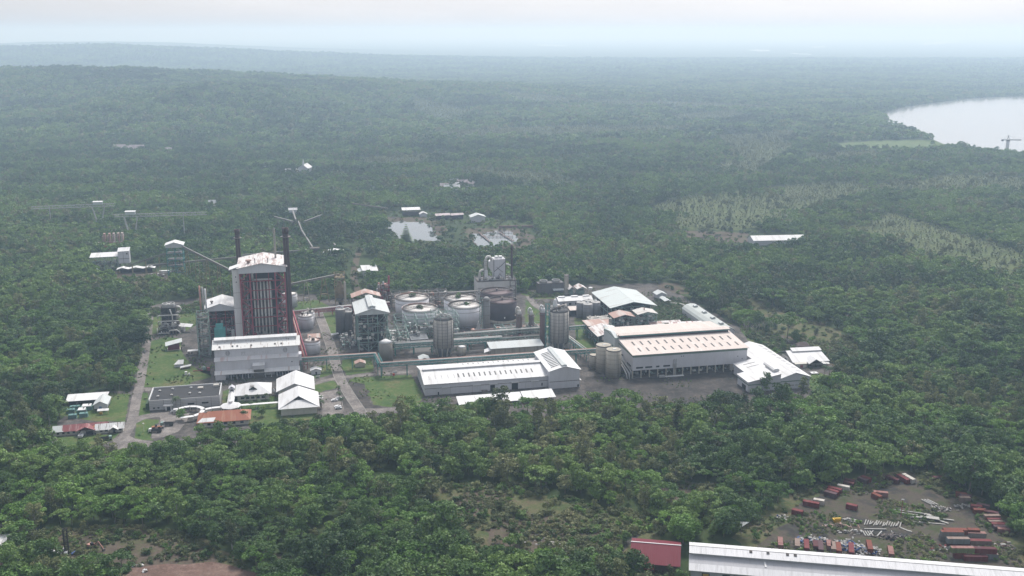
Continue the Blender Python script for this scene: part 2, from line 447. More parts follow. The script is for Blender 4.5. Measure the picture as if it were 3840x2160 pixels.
for q_ in ([(1650, 515), (1830, 480), (2150, 460), (2200, 490), (2060, 520), (1990, 560), (1840, 580), (1690, 575), (1640, 545)], [(1790, 345), (2000, 330), (1990, 380), (1900, 440), (1800, 430), (1850, 380)], [(2050, 560), (2250, 540), (2576, 640), (2576, 730), (2300, 640)], [(2180, 470), (2400, 440), (2576, 450), (2576, 480), (2300, 490)], [(2000, 388), (2200, 382), (2250, 410), (2100, 425)]):
    flat('meadow', poly(*q_), .02, M_pale)
for q_ in SOIL: flat('bare_soil', q_, .025, M_brown)
flat('dirt_road', poly((325, 1430), (420, 1418), (560, 1418), (640, 1440), (760, 1490), (300, 1490)), .04, M_red)
flat('dirt_road', poly((-40, 1400), (30, 1400), (28, 1460), (-40, 1490)), .04, M_red)
MEADOW = [poly((2080, 362), (2200, 354), (2360, 352), (2430, 368), (2330, 378), (2200, 376), (2110, 378)), poly((2280, 403), (2350, 406), (2330, 416), (2270, 414)), poly((938, 1188), (1005, 1185), (1010, 1225), (945, 1232)),
          poly((600, 492), (640, 492), (636, 505), (600, 503)), poly((390, 1290), (430, 1285), (440, 1300), (400, 1304))]
for q_ in MEADOW: flat('meadow', q_, .03, M_rough)
# ================================================================ TREES
rng = np.random.default_rng(7)
def leaf_mat(name, dark, mid, light, big=.012):
    m, n, l, b = nodes_of(name)
    geo = n.new('ShaderNodeNewGeometry'); oi = n.new('ShaderNodeObjectInfo')
    fa, fb = noise(n, l, big, 3, .6, geo.outputs['Position']), noise(n, l, .0026, 4, .65, geo.outputs['Position'])
    f1n = n.new('ShaderNodeMath'); f1n.operation = 'ADD'; l.new(fa, f1n.inputs[0]); l.new(fb, f1n.inputs[1])
    f1h = n.new('ShaderNodeMath'); f1h.operation = 'MULTIPLY'; l.new(f1n.outputs[0], f1h.inputs[0]); f1h.inputs[1].default_value = .5; f1 = f1h.outputs[0]
    f2 = noise(n, l, .45, 2, .6, geo.outputs['Position'])
    a = n.new('ShaderNodeMath'); a.operation = 'MULTIPLY_ADD'
    l.new(oi.outputs['Random'], a.inputs[0]); a.inputs[1].default_value = .42
    st = n.new('ShaderNodeMath'); st.operation = 'MULTIPLY_ADD'; l.new(f1, st.inputs[0]); st.inputs[1].default_value = 4.2; st.inputs[2].default_value = -1.6; l.new(st.outputs[0], a.inputs[2])
    a2 = n.new('ShaderNodeMath'); a2.operation = 'MULTIPLY_ADD'
    l.new(f2, a2.inputs[0]); a2.inputs[1].default_value = .3; l.new(a.outputs[0], a2.inputs[2])
    c = ramp(n, l, a2.outputs[0], (.48, dark), (.9, mid), (1.2, light))
    # ramp positions are clamped to 0..1, so bring the sum into that range
    mr = n.new('ShaderNodeMapRange'); mr.inputs['From Min'].default_value, mr.inputs['From Max'].default_value = .40, 1.22
    l.new(a2.outputs[0], mr.inputs['Value'])
    rn = [x for x in n if x.bl_idname == 'ShaderNodeValToRGB'][0]
    for e, p_ in zip(rn.color_ramp.elements, (.1, .52, .95)): e.position = p_
    l.new(mr.outputs[0], rn.inputs[0])
    l.new(c, b.inputs['Base Color'])
    b.inputs['Roughness'].default_value = .55; b.inputs['Specular IOR Level'].default_value = .25
    tr = n.new('ShaderNodeBsdfTranslucent'); l.new(c, tr.inputs['Color'])
    ms = n.new('ShaderNodeMixShader'); ms.inputs[0].default_value = .22
    l.new(b.outputs[0], ms.inputs[1]); l.new(tr.outputs[0], ms.inputs[2])
    l.new(ms.outputs[0], n['Material Output'].inputs['Surface'])
    return m
M_leaf = leaf_mat('foliage', (.034, .070, .021), (.076, .144, .036), (.15, .235, .056))
M_leaf_olive = leaf_mat('olive_foliage', (.056, .076, .030), (.11, .136, .052), (.18, .195, .08))
M_leaf_bright = leaf_mat('bright_foliage', (.055, .12, .022), (.095, .19, .034), (.15, .26, .048))
M_plant = leaf_mat('plantation_fronds', (.09, .12, .042), (.108, .14, .05), (.135, .16, .06), .006)
M_bark = paint('bark', (.17, .15, .125), (.09, .08, .065), .6, .8)
M_palebark = paint('pale_bark', (.34, .32, .29), (.2, .19, .17), .6, .8)

def cards(centers, normals, sizes, r):
    """leaf clumps: bent kite-shaped faces, all in one array"""
    n = len(centers)
    up = r.normal(size=(n, 3)); t = np.cross(normals, up); t /= np.linalg.norm(t, axis=1)[:, None] + 1e-9
    b = np.cross(normals, t)
    s = sizes[:, None]
    w = r.uniform(.45, .75, (n, 1))
    v = np.stack([centers - t * s, centers - b * s * w + normals * s * .12, centers + t * s - normals * s * .25, centers + b * s * w + normals * s * .12], 1)
    return v.reshape(-1, 3), np.arange(4 * n).reshape(n, 4)
def crown_arrays(seed, h, rad, n_clump, per, size, shape='round', base=.35, gap=.0):
    r = np.random.default_rng(seed)
    C, N, Z = [], [], []
    cz0 = h * base
    for k in range(n_clump):
        u = r.uniform(0, 1); t = r.uniform(0, 2 * math.pi)
        if shape == 'umbrella':
            rr = rad * math.sqrt(r.uniform(0, 1)); z = h * (.88 - .22 * (rr / rad) ** 2) + r.normal(0, .035 * h)
            cr = rad * r.uniform(.22, .36); fl = .5
        elif shape == 'tall':
            z = cz0 + (h - cz0) * (k + .5) / n_clump; q = (z - cz0) / (h - cz0)
            rr = rad * (.35 + .65 * math.sin(math.pi * min(1, q * .85 + .12))) * math.sqrt(r.uniform(0.1, 1)) * .8
            cr = rad * r.uniform(.3, .48); fl = .8
        else:
            q = r.uniform(0, 1); z = cz0 + (h - cz0) * (.12 + .74 * q)
            rr = rad * math.sqrt(max(0, 1 - (2 * q - .85) ** 2 * .75)) * r.uniform(.25, .82)
            cr = rad * r.uniform(.28, .46); fl = .72
        c = np.array([rr * math.cos(t), rr * math.sin(t), z])
        d = r.normal(size=(per, 3)); d /= np.linalg.norm(d, axis=1)[:, None]
        d[:, 2] = np.where(d[:, 2] < -.25, -d[:, 2], d[:, 2])
        p = c + d * np.array([cr, cr, cr * fl]) * r.uniform(.75, 1.12, (per, 1))
        nn = d * np.array([1, 1, 1.5]) + r.normal(0, .42, (per, 3)); nn /= np.linalg.norm(nn, axis=1)[:, None]
        C.append(p); N.append(nn); Z.append(r.uniform(.6, 1.25, per) * size)
    C, N, Z = np.concatenate(C), np.concatenate(N), np.concatenate(Z)
    C[:, 2] = np.clip(C[:, 2], .3, None)
    return cards(C, N, Z, r)
def crown_mesh(name, mat, *a, **k):
    v, f = crown_arrays(*a, **k)
    me = bpy.data.meshes.new(name); me.from_pydata(v.tolist(), [], f.tolist()); me.materials.append(mat); me.update()
    return me
def trunk_mesh(seed, h, r0, mat, limbs=5, spread=2.2, fork=.5):
    r = random.Random(seed); mb = MB()
    lean = (r.uniform(-.3, .3), r.uniform(-.3, .3))
    top = (lean[0] * 2, lean[1] * 2, h * .85)
    mb.tube([(0, 0, -.3), (lean[0], lean[1], h * .4), top], r0, 7, None, r0 * .35)
    for k in range(limbs):
        a = 2 * math.pi * k / limbs + r.uniform(-.4, .4); z = h * (fork + .3 * r.random())
        q = z / (h * .85); p0 = (top[0] * q, top[1] * q, z)
        mb.tube([p0, (p0[0] + math.cos(a) * spread * .5, p0[1] + math.sin(a) * spread * .5, z + h * .10), (p0[0] + math.cos(a) * spread, p0[1] + math.sin(a) * spread, z + h * .24)], r0 * .4, 5, None, r0 * .12)
    me = bpy.data.meshes.new('trunk'); me.from_pydata(mb.v, [], mb.f); me.materials.append(mat); me.update()
    return me
# near kinds: (words, crown mesh, trunk mesh)
NEAR = []
for i, (shape, mat, h, rad, nc, per, sz, base, words_) in enumerate([
    ('round', M_leaf, 12, 5.8, 20, 46, .66, .15, 'dark round-crowned'), ('round', M_leaf, 14, 6.8, 26, 44, .7, .2, 'big dense dark green'),
    ('umbrella', M_leaf, 14, 7.2, 24, 42, .64, .5, 'flat-topped spreading'), ('tall', M_leaf_olive, 15, 4.4, 18, 40, .6, .22, 'tall narrow olive'),
    ('round', M_leaf_olive, 12, 5.2, 18, 40, .6, .2, 'olive green loose-leaved'), ('round', M_leaf_bright, 11, 5.4, 18, 44, .64, .15, 'fresh bright green'),
    ('tall', M_leaf, 16, 5.0, 20, 42, .64, .2, 'tall dark'), ('umbrella', M_leaf_bright, 12, 6.2, 18, 42, .62, .45, 'tiered layered light green')]):
    NEAR.append((words_, crown_mesh('crown', mat, 100 + i, h, rad, nc, per, sz, shape, base), trunk_mesh(i, h, .16 + h * .012, M_palebark if shape == 'tall' else M_bark, 5, rad * .5)))
MID = [crown_mesh('crown', mat, 200 + i, h, rad, nc, 13, 1.15, shape, base) for i, (shape, mat, h, rad, nc, base) in enumerate([
    ('round', M_leaf, 11, 4.6, 11, .15), ('round', M_leaf, 13, 5.2, 12, .18), ('umbrella', M_leaf, 12, 5.6, 11, .4), ('tall', M_leaf_olive, 13, 3.8, 10, .2), ('round', M_leaf_olive, 10, 4.2, 10, .15), ('round', M_leaf_bright, 9.5, 4.3, 10, .15)])]
FAR = [crown_mesh('crown', mat, 300 + i, h, rad, nc, 7, 2.6, 'round', .1) for i, (mat, h, rad, nc) in enumerate([(M_leaf, 12, 10, 10), (M_leaf, 15, 9, 10), (M_leaf_olive, 11, 10, 9)])]
M_scrubleaf = leaf_mat('scrub_foliage', (.07, .095, .04), (.115, .135, .058), (.18, .185, .085), .03)
SHRUB = [crown_mesh('foliage', mat, 400 + i, h, rad, nc, 18, .42, 'round', .0) for i, (mat, h, rad, nc) in enumerate([(M_leaf, 2.3, 2.2, 8), (M_scrubleaf, 1.6, 2.2, 8), (M_leaf_bright, 2.0, 2.0, 7), (M_scrubleaf, 1.0, 1.9, 7), (M_leaf_olive, 2.6, 1.9, 8)])]
def frond_tuft(seed, n, L, h):
    r = random.Random(seed); v, f = [], []
    for k in range(n):
        a = r.uniform(0, 2 * math.pi); e = r.uniform(.5, 1.3); l_ = L * r.uniform(.7, 1.1); w = l_ * .13
        d = Vector((math.cos(a) * math.cos(e), math.sin(a) * math.cos(e), math.sin(e))); s_ = Vector((-math.sin(a), math.cos(a), 0)) * w
        p0 = Vector((0, 0, h * .3)); p1 = p0 + d * l_ * .6; p2 = p1 + Vector((d.x, d.y, d.z - .8)) * l_ * .45
        o = len(v); v += [p0 - s_ * .3, p0 + s_ * .3, p1 + s_, p1 - s_, p2]; f += [(o, o + 1, o + 2, o + 3), (o + 3, o + 2, o + 4)]
    me = bpy.data.meshes.new('fronds'); me.from_pydata([tuple(p) for p in v], [], f); me.materials.append(M_plant); me.update()
    return me
TUFT = [frond_tuft(1, 16, 4.6, 3), frond_tuft(2, 20, 3.8, 2.5)]

# where trees stand
EXCL = [COMPOUND, YARD, LAKE, POND1, POND2] + MEADOW + FAR_WATER
EXCL += [poly(*p) for p in (
    [(1575, 1372), (1585, 1345), (1715, 1350), (1735, 1375), (1745, 1365), (2000, 1362), (2640, 1400), (2700, 1600), (1730, 1600), (1728, 1440), (1690, 1432), (1590, 1420)],
    [(330, 1430), (420, 1414), (560, 1414), (640, 1440), (700, 1590), (250, 1590)], [(-60, 1345), (20, 1345), (25, 1470), (-60, 1470)],
    [(224, 648), (318, 640), (372, 672), (470, 672), (478, 700), (430, 712), (330, 716), (236, 704)], [(1880, 590), (2000, 588), (2005, 622), (1890, 620)],
    [(898, 650), (945, 650), (950, 682), (905, 682)], [(790, 628), (840, 626), (845, 655), (795, 655)])]
LOWV = [poly(*p) for p in (
    [(1095, 1222), (1290, 1215), (1500, 1270), (1650, 1295), (1600, 1440), (1540, 1449), (1180, 1410), (1070, 1310)],
    [(100, 1335), (300, 1320), (430, 1335), (600, 1400), (620, 1440), (90, 1449)], [(1640, 1222), (1800, 1215), (1820, 1260), (1660, 1280)],
    [(950, 530), (1100, 530), (1340, 560), (1370, 620), (1330, 640), (1180, 640), (1000, 622)], [(1700, 575), (1900, 575), (1990, 620), (1880, 640), (1720, 615)],
    [(1560, 1415), (1740, 1435), (1735, 1470), (1560, 1470)], [(1420, 1400), (1640, 1300), (1680, 1345), (1580, 1440)], [(930, 1180), (1015, 1180), (1020, 1235), (940, 1240)],
    [(1870, 1330), (2010, 1230), (2330, 1180), (2450, 1250), (2576, 1360), (2640, 1480), (2576, 1480), (1860, 1400)],
    [(860, 610), (925, 610), (925, 735), (870, 735)], [(1880, 745), (2010, 800), (2110, 830), (2200, 900), (2120, 930), (1990, 850), (1870, 800)])]
PLANT = [poly(*p) for p in (
    [(1650, 515), (1830, 480), (2150, 460), (2200, 490), (2060, 520), (1990, 560), (1840, 580), (1690, 575), (1640, 545)],
    [(1090, 335), (1350, 320), (1700, 318), (1780, 330), (1500, 345), (1120, 352)], [(900, 400), (1130, 385), (1180, 398), (1150, 415), (930, 425)],
    [(1700, 290), (1850, 280), (1880, 300), (1700, 312)], [(1790, 345), (2000, 330), (1990, 380), (1900, 440), (1800, 430), (1850, 380)],
    [(2050, 560), (2250, 540), (2576, 640), (2576, 730), (2300, 640)], [(1130, 425), (1400, 440), (1450, 470), (1300, 465), (1160, 450)], [(2180, 470), (2400, 440), (2576, 450), (2576, 480), (2300, 490)],
    [(1250, 250), (1500, 262), (1800, 262), (2150, 280), (1700, 275), (1300, 268)], [(2000, 388), (2200, 382), (2250, 410), (2100, 425)], [(1040, 270), (1200, 290), (1130, 310), (1040, 300)])]

def scatter(y0, y1, step, margin=1.12):
    ys = np.arange(y0, y1, step); P = []
    for y in ys:
        w = y * .5 * margin + 30
        xs = np.arange(-w, w, step)
        P.append(np.stack([xs, np.full_like(xs, y)], 1))
    P = np.concatenate(P); return P + rng.uniform(-.48, .48, P.shape) * step
def mask_any(P, polys):
    m = np.zeros(len(P), bool)
    for q in polys: m |= inpoly(P[:, 0], P[:, 1], q)
    return m
def patch(P, s, ph=0):   # smooth patchiness in 0..1
    x, y = P[:, 0] / s, P[:, 1] / s
    return .5 + .25 * np.sin(x * 1.7 + 1.1 * np.sin(y * 1.3 + ph) + ph) + .25 * np.sin(y * 2.1 + 1.3 * np.sin(x * .9 + 2 + ph))
pts = []        # x, y, kind, scale, near?
def emit(P, kinds, prob, smin, smax):
    k = rng.choice(kinds, len(P), p=np.array(prob) / sum(prob))
    s = rng.uniform(smin, smax, len(P)) * (.8 + .4 * patch(P, 60, 2))
    pts.append(np.stack([P[:, 0], P[:, 1], k, s], 1))
OFF_MID, OFF_FAR, OFF_SHRUB, OFF_TUFT = 10, 20, 30, 40
for y0, y1, step in ((385, 900, 6.6), (900, 1500, 7.4), (1500, 2300, 9.5)):
    P = scatter(y0, y1, step)
    P = P[~mask_any(P, EXCL)]
    low, soil, pl = mask_any(P, LOWV), mask_any(P, SOIL), mask_any(P, PLANT)
    pl &= (patch(P, 70, 5) + rng.uniform(-.12, .12, len(P))) < .78
    hi = ~low & ~soil & ~pl
    ph = patch(P, 90)
    a = P[hi & (ph < .5)]; b = P[hi & (ph >= .5)]
    if y1 <= 900:
        p3 = patch(P, 38, 6); big_ = rng.uniform(0, 1, len(P)) < .035
        for lo_, hi_, wa, wb in ((0, .4, (4, 3, 3, .4, .4, .3, 2, .6), (3, 3, 1, 1.5, 2, .3, 2, .5)), (.4, .62, (3, 2, 3, .8, 1.5, 1, 1, 2), (2, 2, 1.2, 2.4, 4, 1, 1.4, 1.2)), (.62, 1.1, (1, 1, 2, .6, 1.2, 4, .5, 4), (1.4, 1, 1, 3, 4, 2, .6, 2.4))):
            k_ = hi & (p3 >= lo_) & (p3 < hi_)
            for g_, w_ in ((ph < .5, wa), (ph >= .5, wb)):
                emit(P[k_ & g_ & ~big_], range(8), w_, .42, 1.15); q_ = P[k_ & g_ & big_]
                if len(q_): emit(q_, range(8), w_, 1.2, 1.6)
    else:
        o = [OFF_MID + i for i in range(6)]
        emit(a, o, (4, 3, 3, .5, 1, .8), .7, 1.2); emit(b, o, (3, 2, 2, 1.5, 2, .8), .55, 1.2)
    q = P[(low | soil) & (rng.uniform(0, 1, len(P)) < .5)]
    if len(q): emit(q, [OFF_SHRUB, OFF_SHRUB + 1, OFF_SHRUB + 2] + ([4, 0] if y1 <= 900 else [OFF_MID + 4, OFF_MID]), (3, 4, 1.5, .8, .4), .7, 1.5) if y1 > 900 else emit(q, [OFF_SHRUB + j for j in range(5)], (2, 4, 1.5, 3, 3), .6, 1.7)
    if y0 == 1500: P = scatter(1500, 2600, 6.2); P = P[~mask_any(P, EXCL)]; pl = mask_any(P, PLANT) & ((patch(P, 70, 5) + rng.uniform(-.12, .12, len(P))) < .78)
    q = P[pl]
    if len(q): emit(q, [OFF_TUFT, OFF_TUFT + 1, OFF_MID + 4], (5, 5, .5), .8, 1.3)
# small trees and saplings among the scrub
P = scatter(385, 900, 8.5); P = P[~mask_any(P, EXCL)]
P = P[mask_any(P, LOWV) & ~mask_any(P, SOIL) & (rng.uniform(0, 1, len(P)) < .28)]
emit(P, [0, 3, 4, 5], (2, 2, 4, 1), .3, .55)
# low growth that fills gaps and creeps over the clearings' edges
P = scatter(385, 800, 2.7); P = P[~mask_any(P, EXCL)]
P = P[(mask_any(P, LOWV)) & (patch(P, 17, 4) > .30)]
emit(P, [OFF_SHRUB + j for j in range(5)], (1.6, 5, 1.2, 5, 2), .3, 1.2)
P = scatter(640, 980, 2.8); P = P[mask_any(P, [poly((1640, 756), (1700, 750), (1775, 795), (1730, 838), (1640, 838)), poly((377, 775), (520, 762), (520, 785), (400, 795), (378, 800)), poly((1860, 822), (1960, 842), (2000, 880), (1960, 888), (1880, 850)), poly((1320, 735), (1410, 735), (1420, 748), (1340, 750)), poly((800, 745), (960, 742), (960, 752), (800, 756))])]
emit(P, [OFF_SHRUB + j for j in range(5)], (3, 3, 2, 2, 3), .5, 1.3)
P = scatter(640, 960, 3.2); P = P[mask_any(P, [COMPOUND]) & (patch(P, 12, 3) > .66)]
emit(P, [OFF_SHRUB, OFF_SHRUB + 1, OFF_SHRUB + 2], (3, 3, 2), .18, .5)
P = scatter(400, 530, 2.3); P = P[mask_any(P, [YARD]) & (patch(P, 13, 1) + .12 * patch(P, 5, 3) > .60)]
emit(P, [OFF_SHRUB + j for j in range(5)], (1.2, 4, 1.5, 5, 1.5), .25, 1.0)
P = scatter(2300, 6200, 17.0, 1.06); P = P[~mask_any(P, EXCL)]
pl = mask_any(P, PLANT)
emit(P[~pl], [OFF_FAR, OFF_FAR + 1, OFF_FAR + 2], (4, 3, 2), .75, 1.25)
P = scatter(2300, 4600, 13.0, 1.04); P = P[mask_any(P, PLANT)]
emit(P, [OFF_TUFT, OFF_TUFT + 1], (1, 1), 1.2, 2.0)
P = scatter(6200, 9500, 34.0, 1.04); P = P[~mask_any(P, EXCL)]
emit(P, [OFF_FAR, OFF_FAR + 1], (1, 1), 1.1, 1.8)
PT = np.concatenate(pts); pts.clear()

# the 300 trees that show largest become trees of their own
d = np.hypot(PT[:, 0], PT[:, 1])
cosp, sinp = math.cos(PITCH), math.sin(PITCH)
dep = PT[:, 1] * cosp + CAM_H * sinp - 6 * sinp; uu = PT[:, 1] * sinp - (CAM_H - 6) * cosp
px, py = 1920 + FPX * PT[:, 0] / dep, 1080 - FPX * uu / dep
cand = np.where((PT[:, 2] < 8) & (PT[:, 3] > .55) & (px > -20) & (px < 3860) & (py > 300) & (py < 2185))[0]
order = cand[np.argsort(dep[cand] / PT[cand, 3])][:300]
protos = {}
def tree_label(words_, x, y):
    if x > 1560 and y > 1290: where = 'around the container yard and red shed'
    elif y > 1360 and x < 700: where = 'around the red dirt road corner'
    elif x < 1000: where = 'in the dense wood below the offices'
    else: where = 'around the scrubby clearing below the warehouse'
    return f'{words_} tree {where}'
for i in order:
    x, y, k, s_ = PT[i]; k = int(k); words_, cm, tm = NEAR[k]
    lab = tree_label(words_, px[i] / S, py[i] / S)
    rz = rng.uniform(0, 6.28); sc3 = (s_ * rng.uniform(.9, 1.1), s_ * rng.uniform(.9, 1.1), s_)
    if k not in protos:
        t = thing('broadleaf_tree', lab, 'tree', (x, y, 0), rz, 'trees of the foreground wood')
        for nm, me in (('crown', cm), ('trunk', tm)):
            o = bpy.data.objects.new(nm, me); COL.objects.link(o); o.parent = t
        protos[k] = t; t.scale = sc3
    else: dup(protos[k], (x, y, 0), rz, lab, sc3)
keep = np.ones(len(PT), bool); keep[order] = False
PT = PT[keep]

# everything else: one wood that nobody could count
def instance_stuff(name, label, P, table):
    me = bpy.data.meshes.new(name)
    z = height(P[:, 0], P[:, 1])
    me.from_pydata(np.stack([P[:, 0], P[:, 1], z], 1).tolist(), [], [])
    n = len(P)
    a = me.attributes.new('kind', 'INT', 'POINT'); a.data.foreach_set('value', P[:, 2].astype(np.int32))
    a = me.attributes.new('turn', 'FLOAT_VECTOR', 'POINT'); r3 = np.zeros((n, 3), np.float32); r3[:, 2] = rng.uniform(0, 6.28, n); a.data.foreach_set('vector', r3.ravel())
    a = me.attributes.new('size', 'FLOAT_VECTOR', 'POINT'); s3 = np.stack([P[:, 3] * rng.uniform(.88, 1.12, n), P[:, 3] * rng.uniform(.88, 1.12, n), P[:, 3] * rng.uniform(.85, 1.1, n)], 1).astype(np.float32); a.data.foreach_set('vector', s3.ravel())
    o = bpy.data.objects.new(name, me); COL.objects.link(o)
    tag(o, label, None, None, 'stuff')
    g = bpy.data.node_groups.new(name, 'GeometryNodeTree')
    g.interface.new_socket('Geometry', in_out='INPUT', socket_type='NodeSocketGeometry')
    g.interface.new_socket('Geometry', in_out='OUTPUT', socket_type='NodeSocketGeometry')
    N, L = g.nodes, g.links
    gi, go, jn = N.new('NodeGroupInput'), N.new('NodeGroupOutput'), N.new('GeometryNodeJoinGeometry')
    def attr(nm, ty):
        q = N.new('GeometryNodeInputNamedAttribute'); q.data_type = ty; q.inputs['Name'].default_value = nm
        return q.outputs['Attribute']
    ak, at_, as_ = attr('kind', 'INT'), attr('turn', 'FLOAT_VECTOR'), attr('size', 'FLOAT_VECTOR')
    e2r = N.new('FunctionNodeEulerToRotation'); L.new(at_, e2r.inputs[0])
    for k, ob in table.items():
        if not (P[:, 2] == k).any(): continue
        oi = N.new('GeometryNodeObjectInfo'); oi.inputs['Object'].default_value = ob; oi.inputs['As Instance'].default_value = True
        cp = N.new('FunctionNodeCompare'); cp.data_type = 'INT'; cp.operation = 'EQUAL'
        ins = [s for s in cp.inputs if s.type == 'INT']
        L.new(ak, ins[0]); ins[1].default_value = k
        ip = N.new('GeometryNodeInstanceOnPoints')
        L.new(gi.outputs[0], ip.inputs['Points']); L.new(cp.outputs[0], ip.inputs['Selection']); L.new(oi.outputs['Geometry'], ip.inputs['Instance'])
        L.new(e2r.outputs[0], ip.inputs['Rotation']); L.new(as_, ip.inputs['Scale'])
        L.new(ip.outputs[0], jn.inputs[0])
    L.new(jn.outputs[0], go.inputs[0])
    md = o.modifiers.new('scatter', 'NODES'); md.node_group = g
    return o
def source(name, *meshes):
    """a sample that is not linked to the scene: crown and trunk in one mesh"""
    if len(meshes) == 1: me = meshes[0]
    else:
        bm = bmesh.new(); mats = []
        for m_ in meshes:
            n0 = len(bm.faces); bm.from_mesh(m_); bm.faces.ensure_lookup_table()
            for f in bm.faces[n0:]: f.material_index = len(mats)
            mats.append(m_.materials[0])
        me = bpy.data.meshes.new(name); bm.to_mesh(me); bm.free()
        for m_ in mats: me.materials.append(m_)
    return bpy.data.objects.new(name, me)
TABLE = {i: source('tree_sample', c, t) for i, (_, c, t) in enumerate(NEAR)}
TABLE.update({OFF_MID + i: source('tree_sample', m_) for i, m_ in enumerate(MID)})
TABLE.update({OFF_FAR + i: source('canopy_sample', m_) for i, m_ in enumerate(FAR)})
TABLE.update({OFF_SHRUB + i: source('shrub_sample', m_) for i, m_ in enumerate(SHRUB)})
TABLE.update({OFF_TUFT + i: source('frond_sample', m_) for i, m_ in enumerate(TUFT)})
isT, isS = PT[:, 2] >= OFF_TUFT, (PT[:, 2] >= OFF_SHRUB) & (PT[:, 2] < OFF_TUFT)
instance_stuff('forest', 'unbroken green tropical forest running back to the hazy horizon', PT[~isT & ~isS], TABLE)
instance_stuff('undergrowth', 'low shrubs and weeds over the clearings and forest edge', PT[isS], TABLE)
instance_stuff('plantation', 'pale yellowish low palms in open patches between the woods', PT[isT], TABLE)
# ================================================================ THE PLANT: materials, plant grid, builders
O_ = G(541, 958)
CU, SU = math.cos(PA), math.sin(PA)
def pl(u, v, z=0.0):
    """plant grid (u along the halls, v away from the camera) to world"""
    return Vector((O_.x + u * CU - v * SU, O_.y + u * SU + v * CU, z))
def T(name, label, cat, u, v, rot=0.0, group=None, z=0.0):
    return thing(name, label, cat, pl(u, v, z), PA + rot, group)
W_roof = sheet('white_roof_sheet', (.55, .55, .56), (.34, .33, .32), .6, 1.1)
W_wall = paint('white_cladding', (.50, .50, .535), (.34, .33, .33), .35, .12, stretch=(1, 1, .15))
Cream = paint('cream_wall', (.56, .54, .49), (.33, .31, .28), .4, .2, stretch=(1, 1, .2))
G_roof = sheet('grey_roof_sheet', (.34, .36, .365), (.22, .22, .22), .4, 1.1)
Silver_roof = sheet('silver_roof_sheet', (.43, .455, .46), (.34, .33, .32), .45, 1.1)
P_roof = sheet('faded_peach_roof', (.48, .42, .39), (.54, .50, .48), .7, 1.1, weather=.25)
Rust_roof = sheet('rusted_roof_sheet', (.54, .52, .515), (.24, .155, .14), .85, 1.1, scale=.22, lo=.49, hi=.6)
Rust2_roof = sheet('brown_rusted_roof', (.33, .22, .19), (.45, .42, .40), .8, 1.1, scale=.07, lo=.52, hi=.6)
Stripe_roof = sheet('streaked_white_roof', (.55, .55, .55), (.17, .14, .13), .95, 1.1, scale=.5, lo=.56, hi=.62)
Maroon_roof = sheet('maroon_roof_sheet', (.125, .02, .032), (.15, .05, .055), .4, .9)
Oldred_roof = sheet('old_red_roof', (.20, .07, .075), (.34, .26, .25), .6, .9, scale=.3)
Terra_roof = sheet('orange_rusty_roof', (.25, .095, .06), (.34, .21, .15), .6, .8, scale=.2)
Dark_roof = paint('dark_felt_roof', (.02, .02, .023), (.035, .034, .036), .5, .1)
def conc_mat(name, c0, c1, streak=.7):
    m, n, l, b = nodes_of(name)
    tc = n.new('ShaderNodeTexCoord').outputs['Object']
    f = ramp(n, l, noise(n, l, .5, 6, .65, tc, (1, 1, .06)), (.46, 0.), (.66, streak))
    c = mix(n, l, f, c0, c1)
    f = ramp(n, l, noise(n, l, .7, 4, .6, tc, (.12, .12, 1.6)), (.5, 0.), (.7, .35))
    c = mix(n, l, f, c, tuple(v * .6 for v in c0))
    f = ramp(n, l, noise(n, l, 2.5, 4, .7, tc), (.4, 0.), (.75, .3))
    c = mix(n, l, f, c, tuple(v * 1.25 for v in c0))
    l.new(c, b.inputs['Base Color']); b.inputs['Roughness'].default_value = .9; b.inputs['Specular IOR Level'].default_value = .15
    return m
Conc = conc_mat('stained_concrete', (.36, .34, .315), (.17, .16, .15))
Conc_dark = conc_mat('dark_grey_concrete', (.125, .122, .125), (.085, .083, .085), .5)
Conc_beige = conc_mat('beige_concrete', (.36, .33, .28), (.16, .145, .125))
Teal = paint('teal_steel', (.05, .195, .19), (.09, .12, .10), .35, .6)
TealLight = paint('bright_teal_machine', (.10, .36, .35), (.05, .16, .16), .5, .7)
GreenSteel = paint('grey_green_steel', (.20, .285, .26), (.19, .17, .14), .5, .5)
RedSteel = paint('faded_red_steel', (.27, .06, .08), (.17, .05, .06), .4, .5)
OldSteel = paint('weathered_steel', (.13, .12, .115), (.17, .10, .07), .5, .5)
Ochre = paint('ochre_rusty_steel', (.24, .19, .11), (.16, .105, .06), .6, .5)
Gloom = paint('shaded_plant_interior', (.045, .043, .045), (.025, .024, .025), .6, .3)  # shade of unlit interiors put into the colour; also serves dark machinery
Stack = paint('rust_black_stack', (.06, .04, .04), (.11, .065, .058), .6, .3, stretch=(1, 1, .3))
PipeW = paint('white_lagged_pipe', (.58, .57, .55), (.35, .30, .26), .5, .4)
PipeG = paint('grey_lagged_pipe', (.34, .34, .34), (.22, .19, .17), .5, .4)
PipeR = paint('rusty_pink_pipe', (.42, .24, .20), (.25, .12, .1), .5, .4)
TankW = paint('white_tank_shell', (.58, .58, .615), (.36, .33, .32), .4, .1, stretch=(1, 1, .15))
TankTop = paint('stained_tank_top', (.54, .525, .51), (.36, .27, .24), .6, .15)
TankD = paint('black_purple_tank', (.055, .045, .052), (.09, .06, .06), .5, .15)
Beige = paint('beige_block', (.45, .41, .34), (.3, .26, .21), .4, .3)
Black = paint('dark_opening', (.014, .014, .016), fine=False, rough=.4)
Glass = paint('dark_window_glass', (.03, .035, .04), fine=False, rough=.12)
GreenBand = paint('green_trim', (.13, .19, .15), (.2, .22, .2), .4, .3)
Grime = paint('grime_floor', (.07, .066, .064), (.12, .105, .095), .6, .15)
White = paint('white_paint', (.57, .57, .58), (.5, .49, .47), .35, .5)
Signgrey = paint('faded_grey_lettering', (.27, .27, .29), (.5, .5, .52), .5, .6)
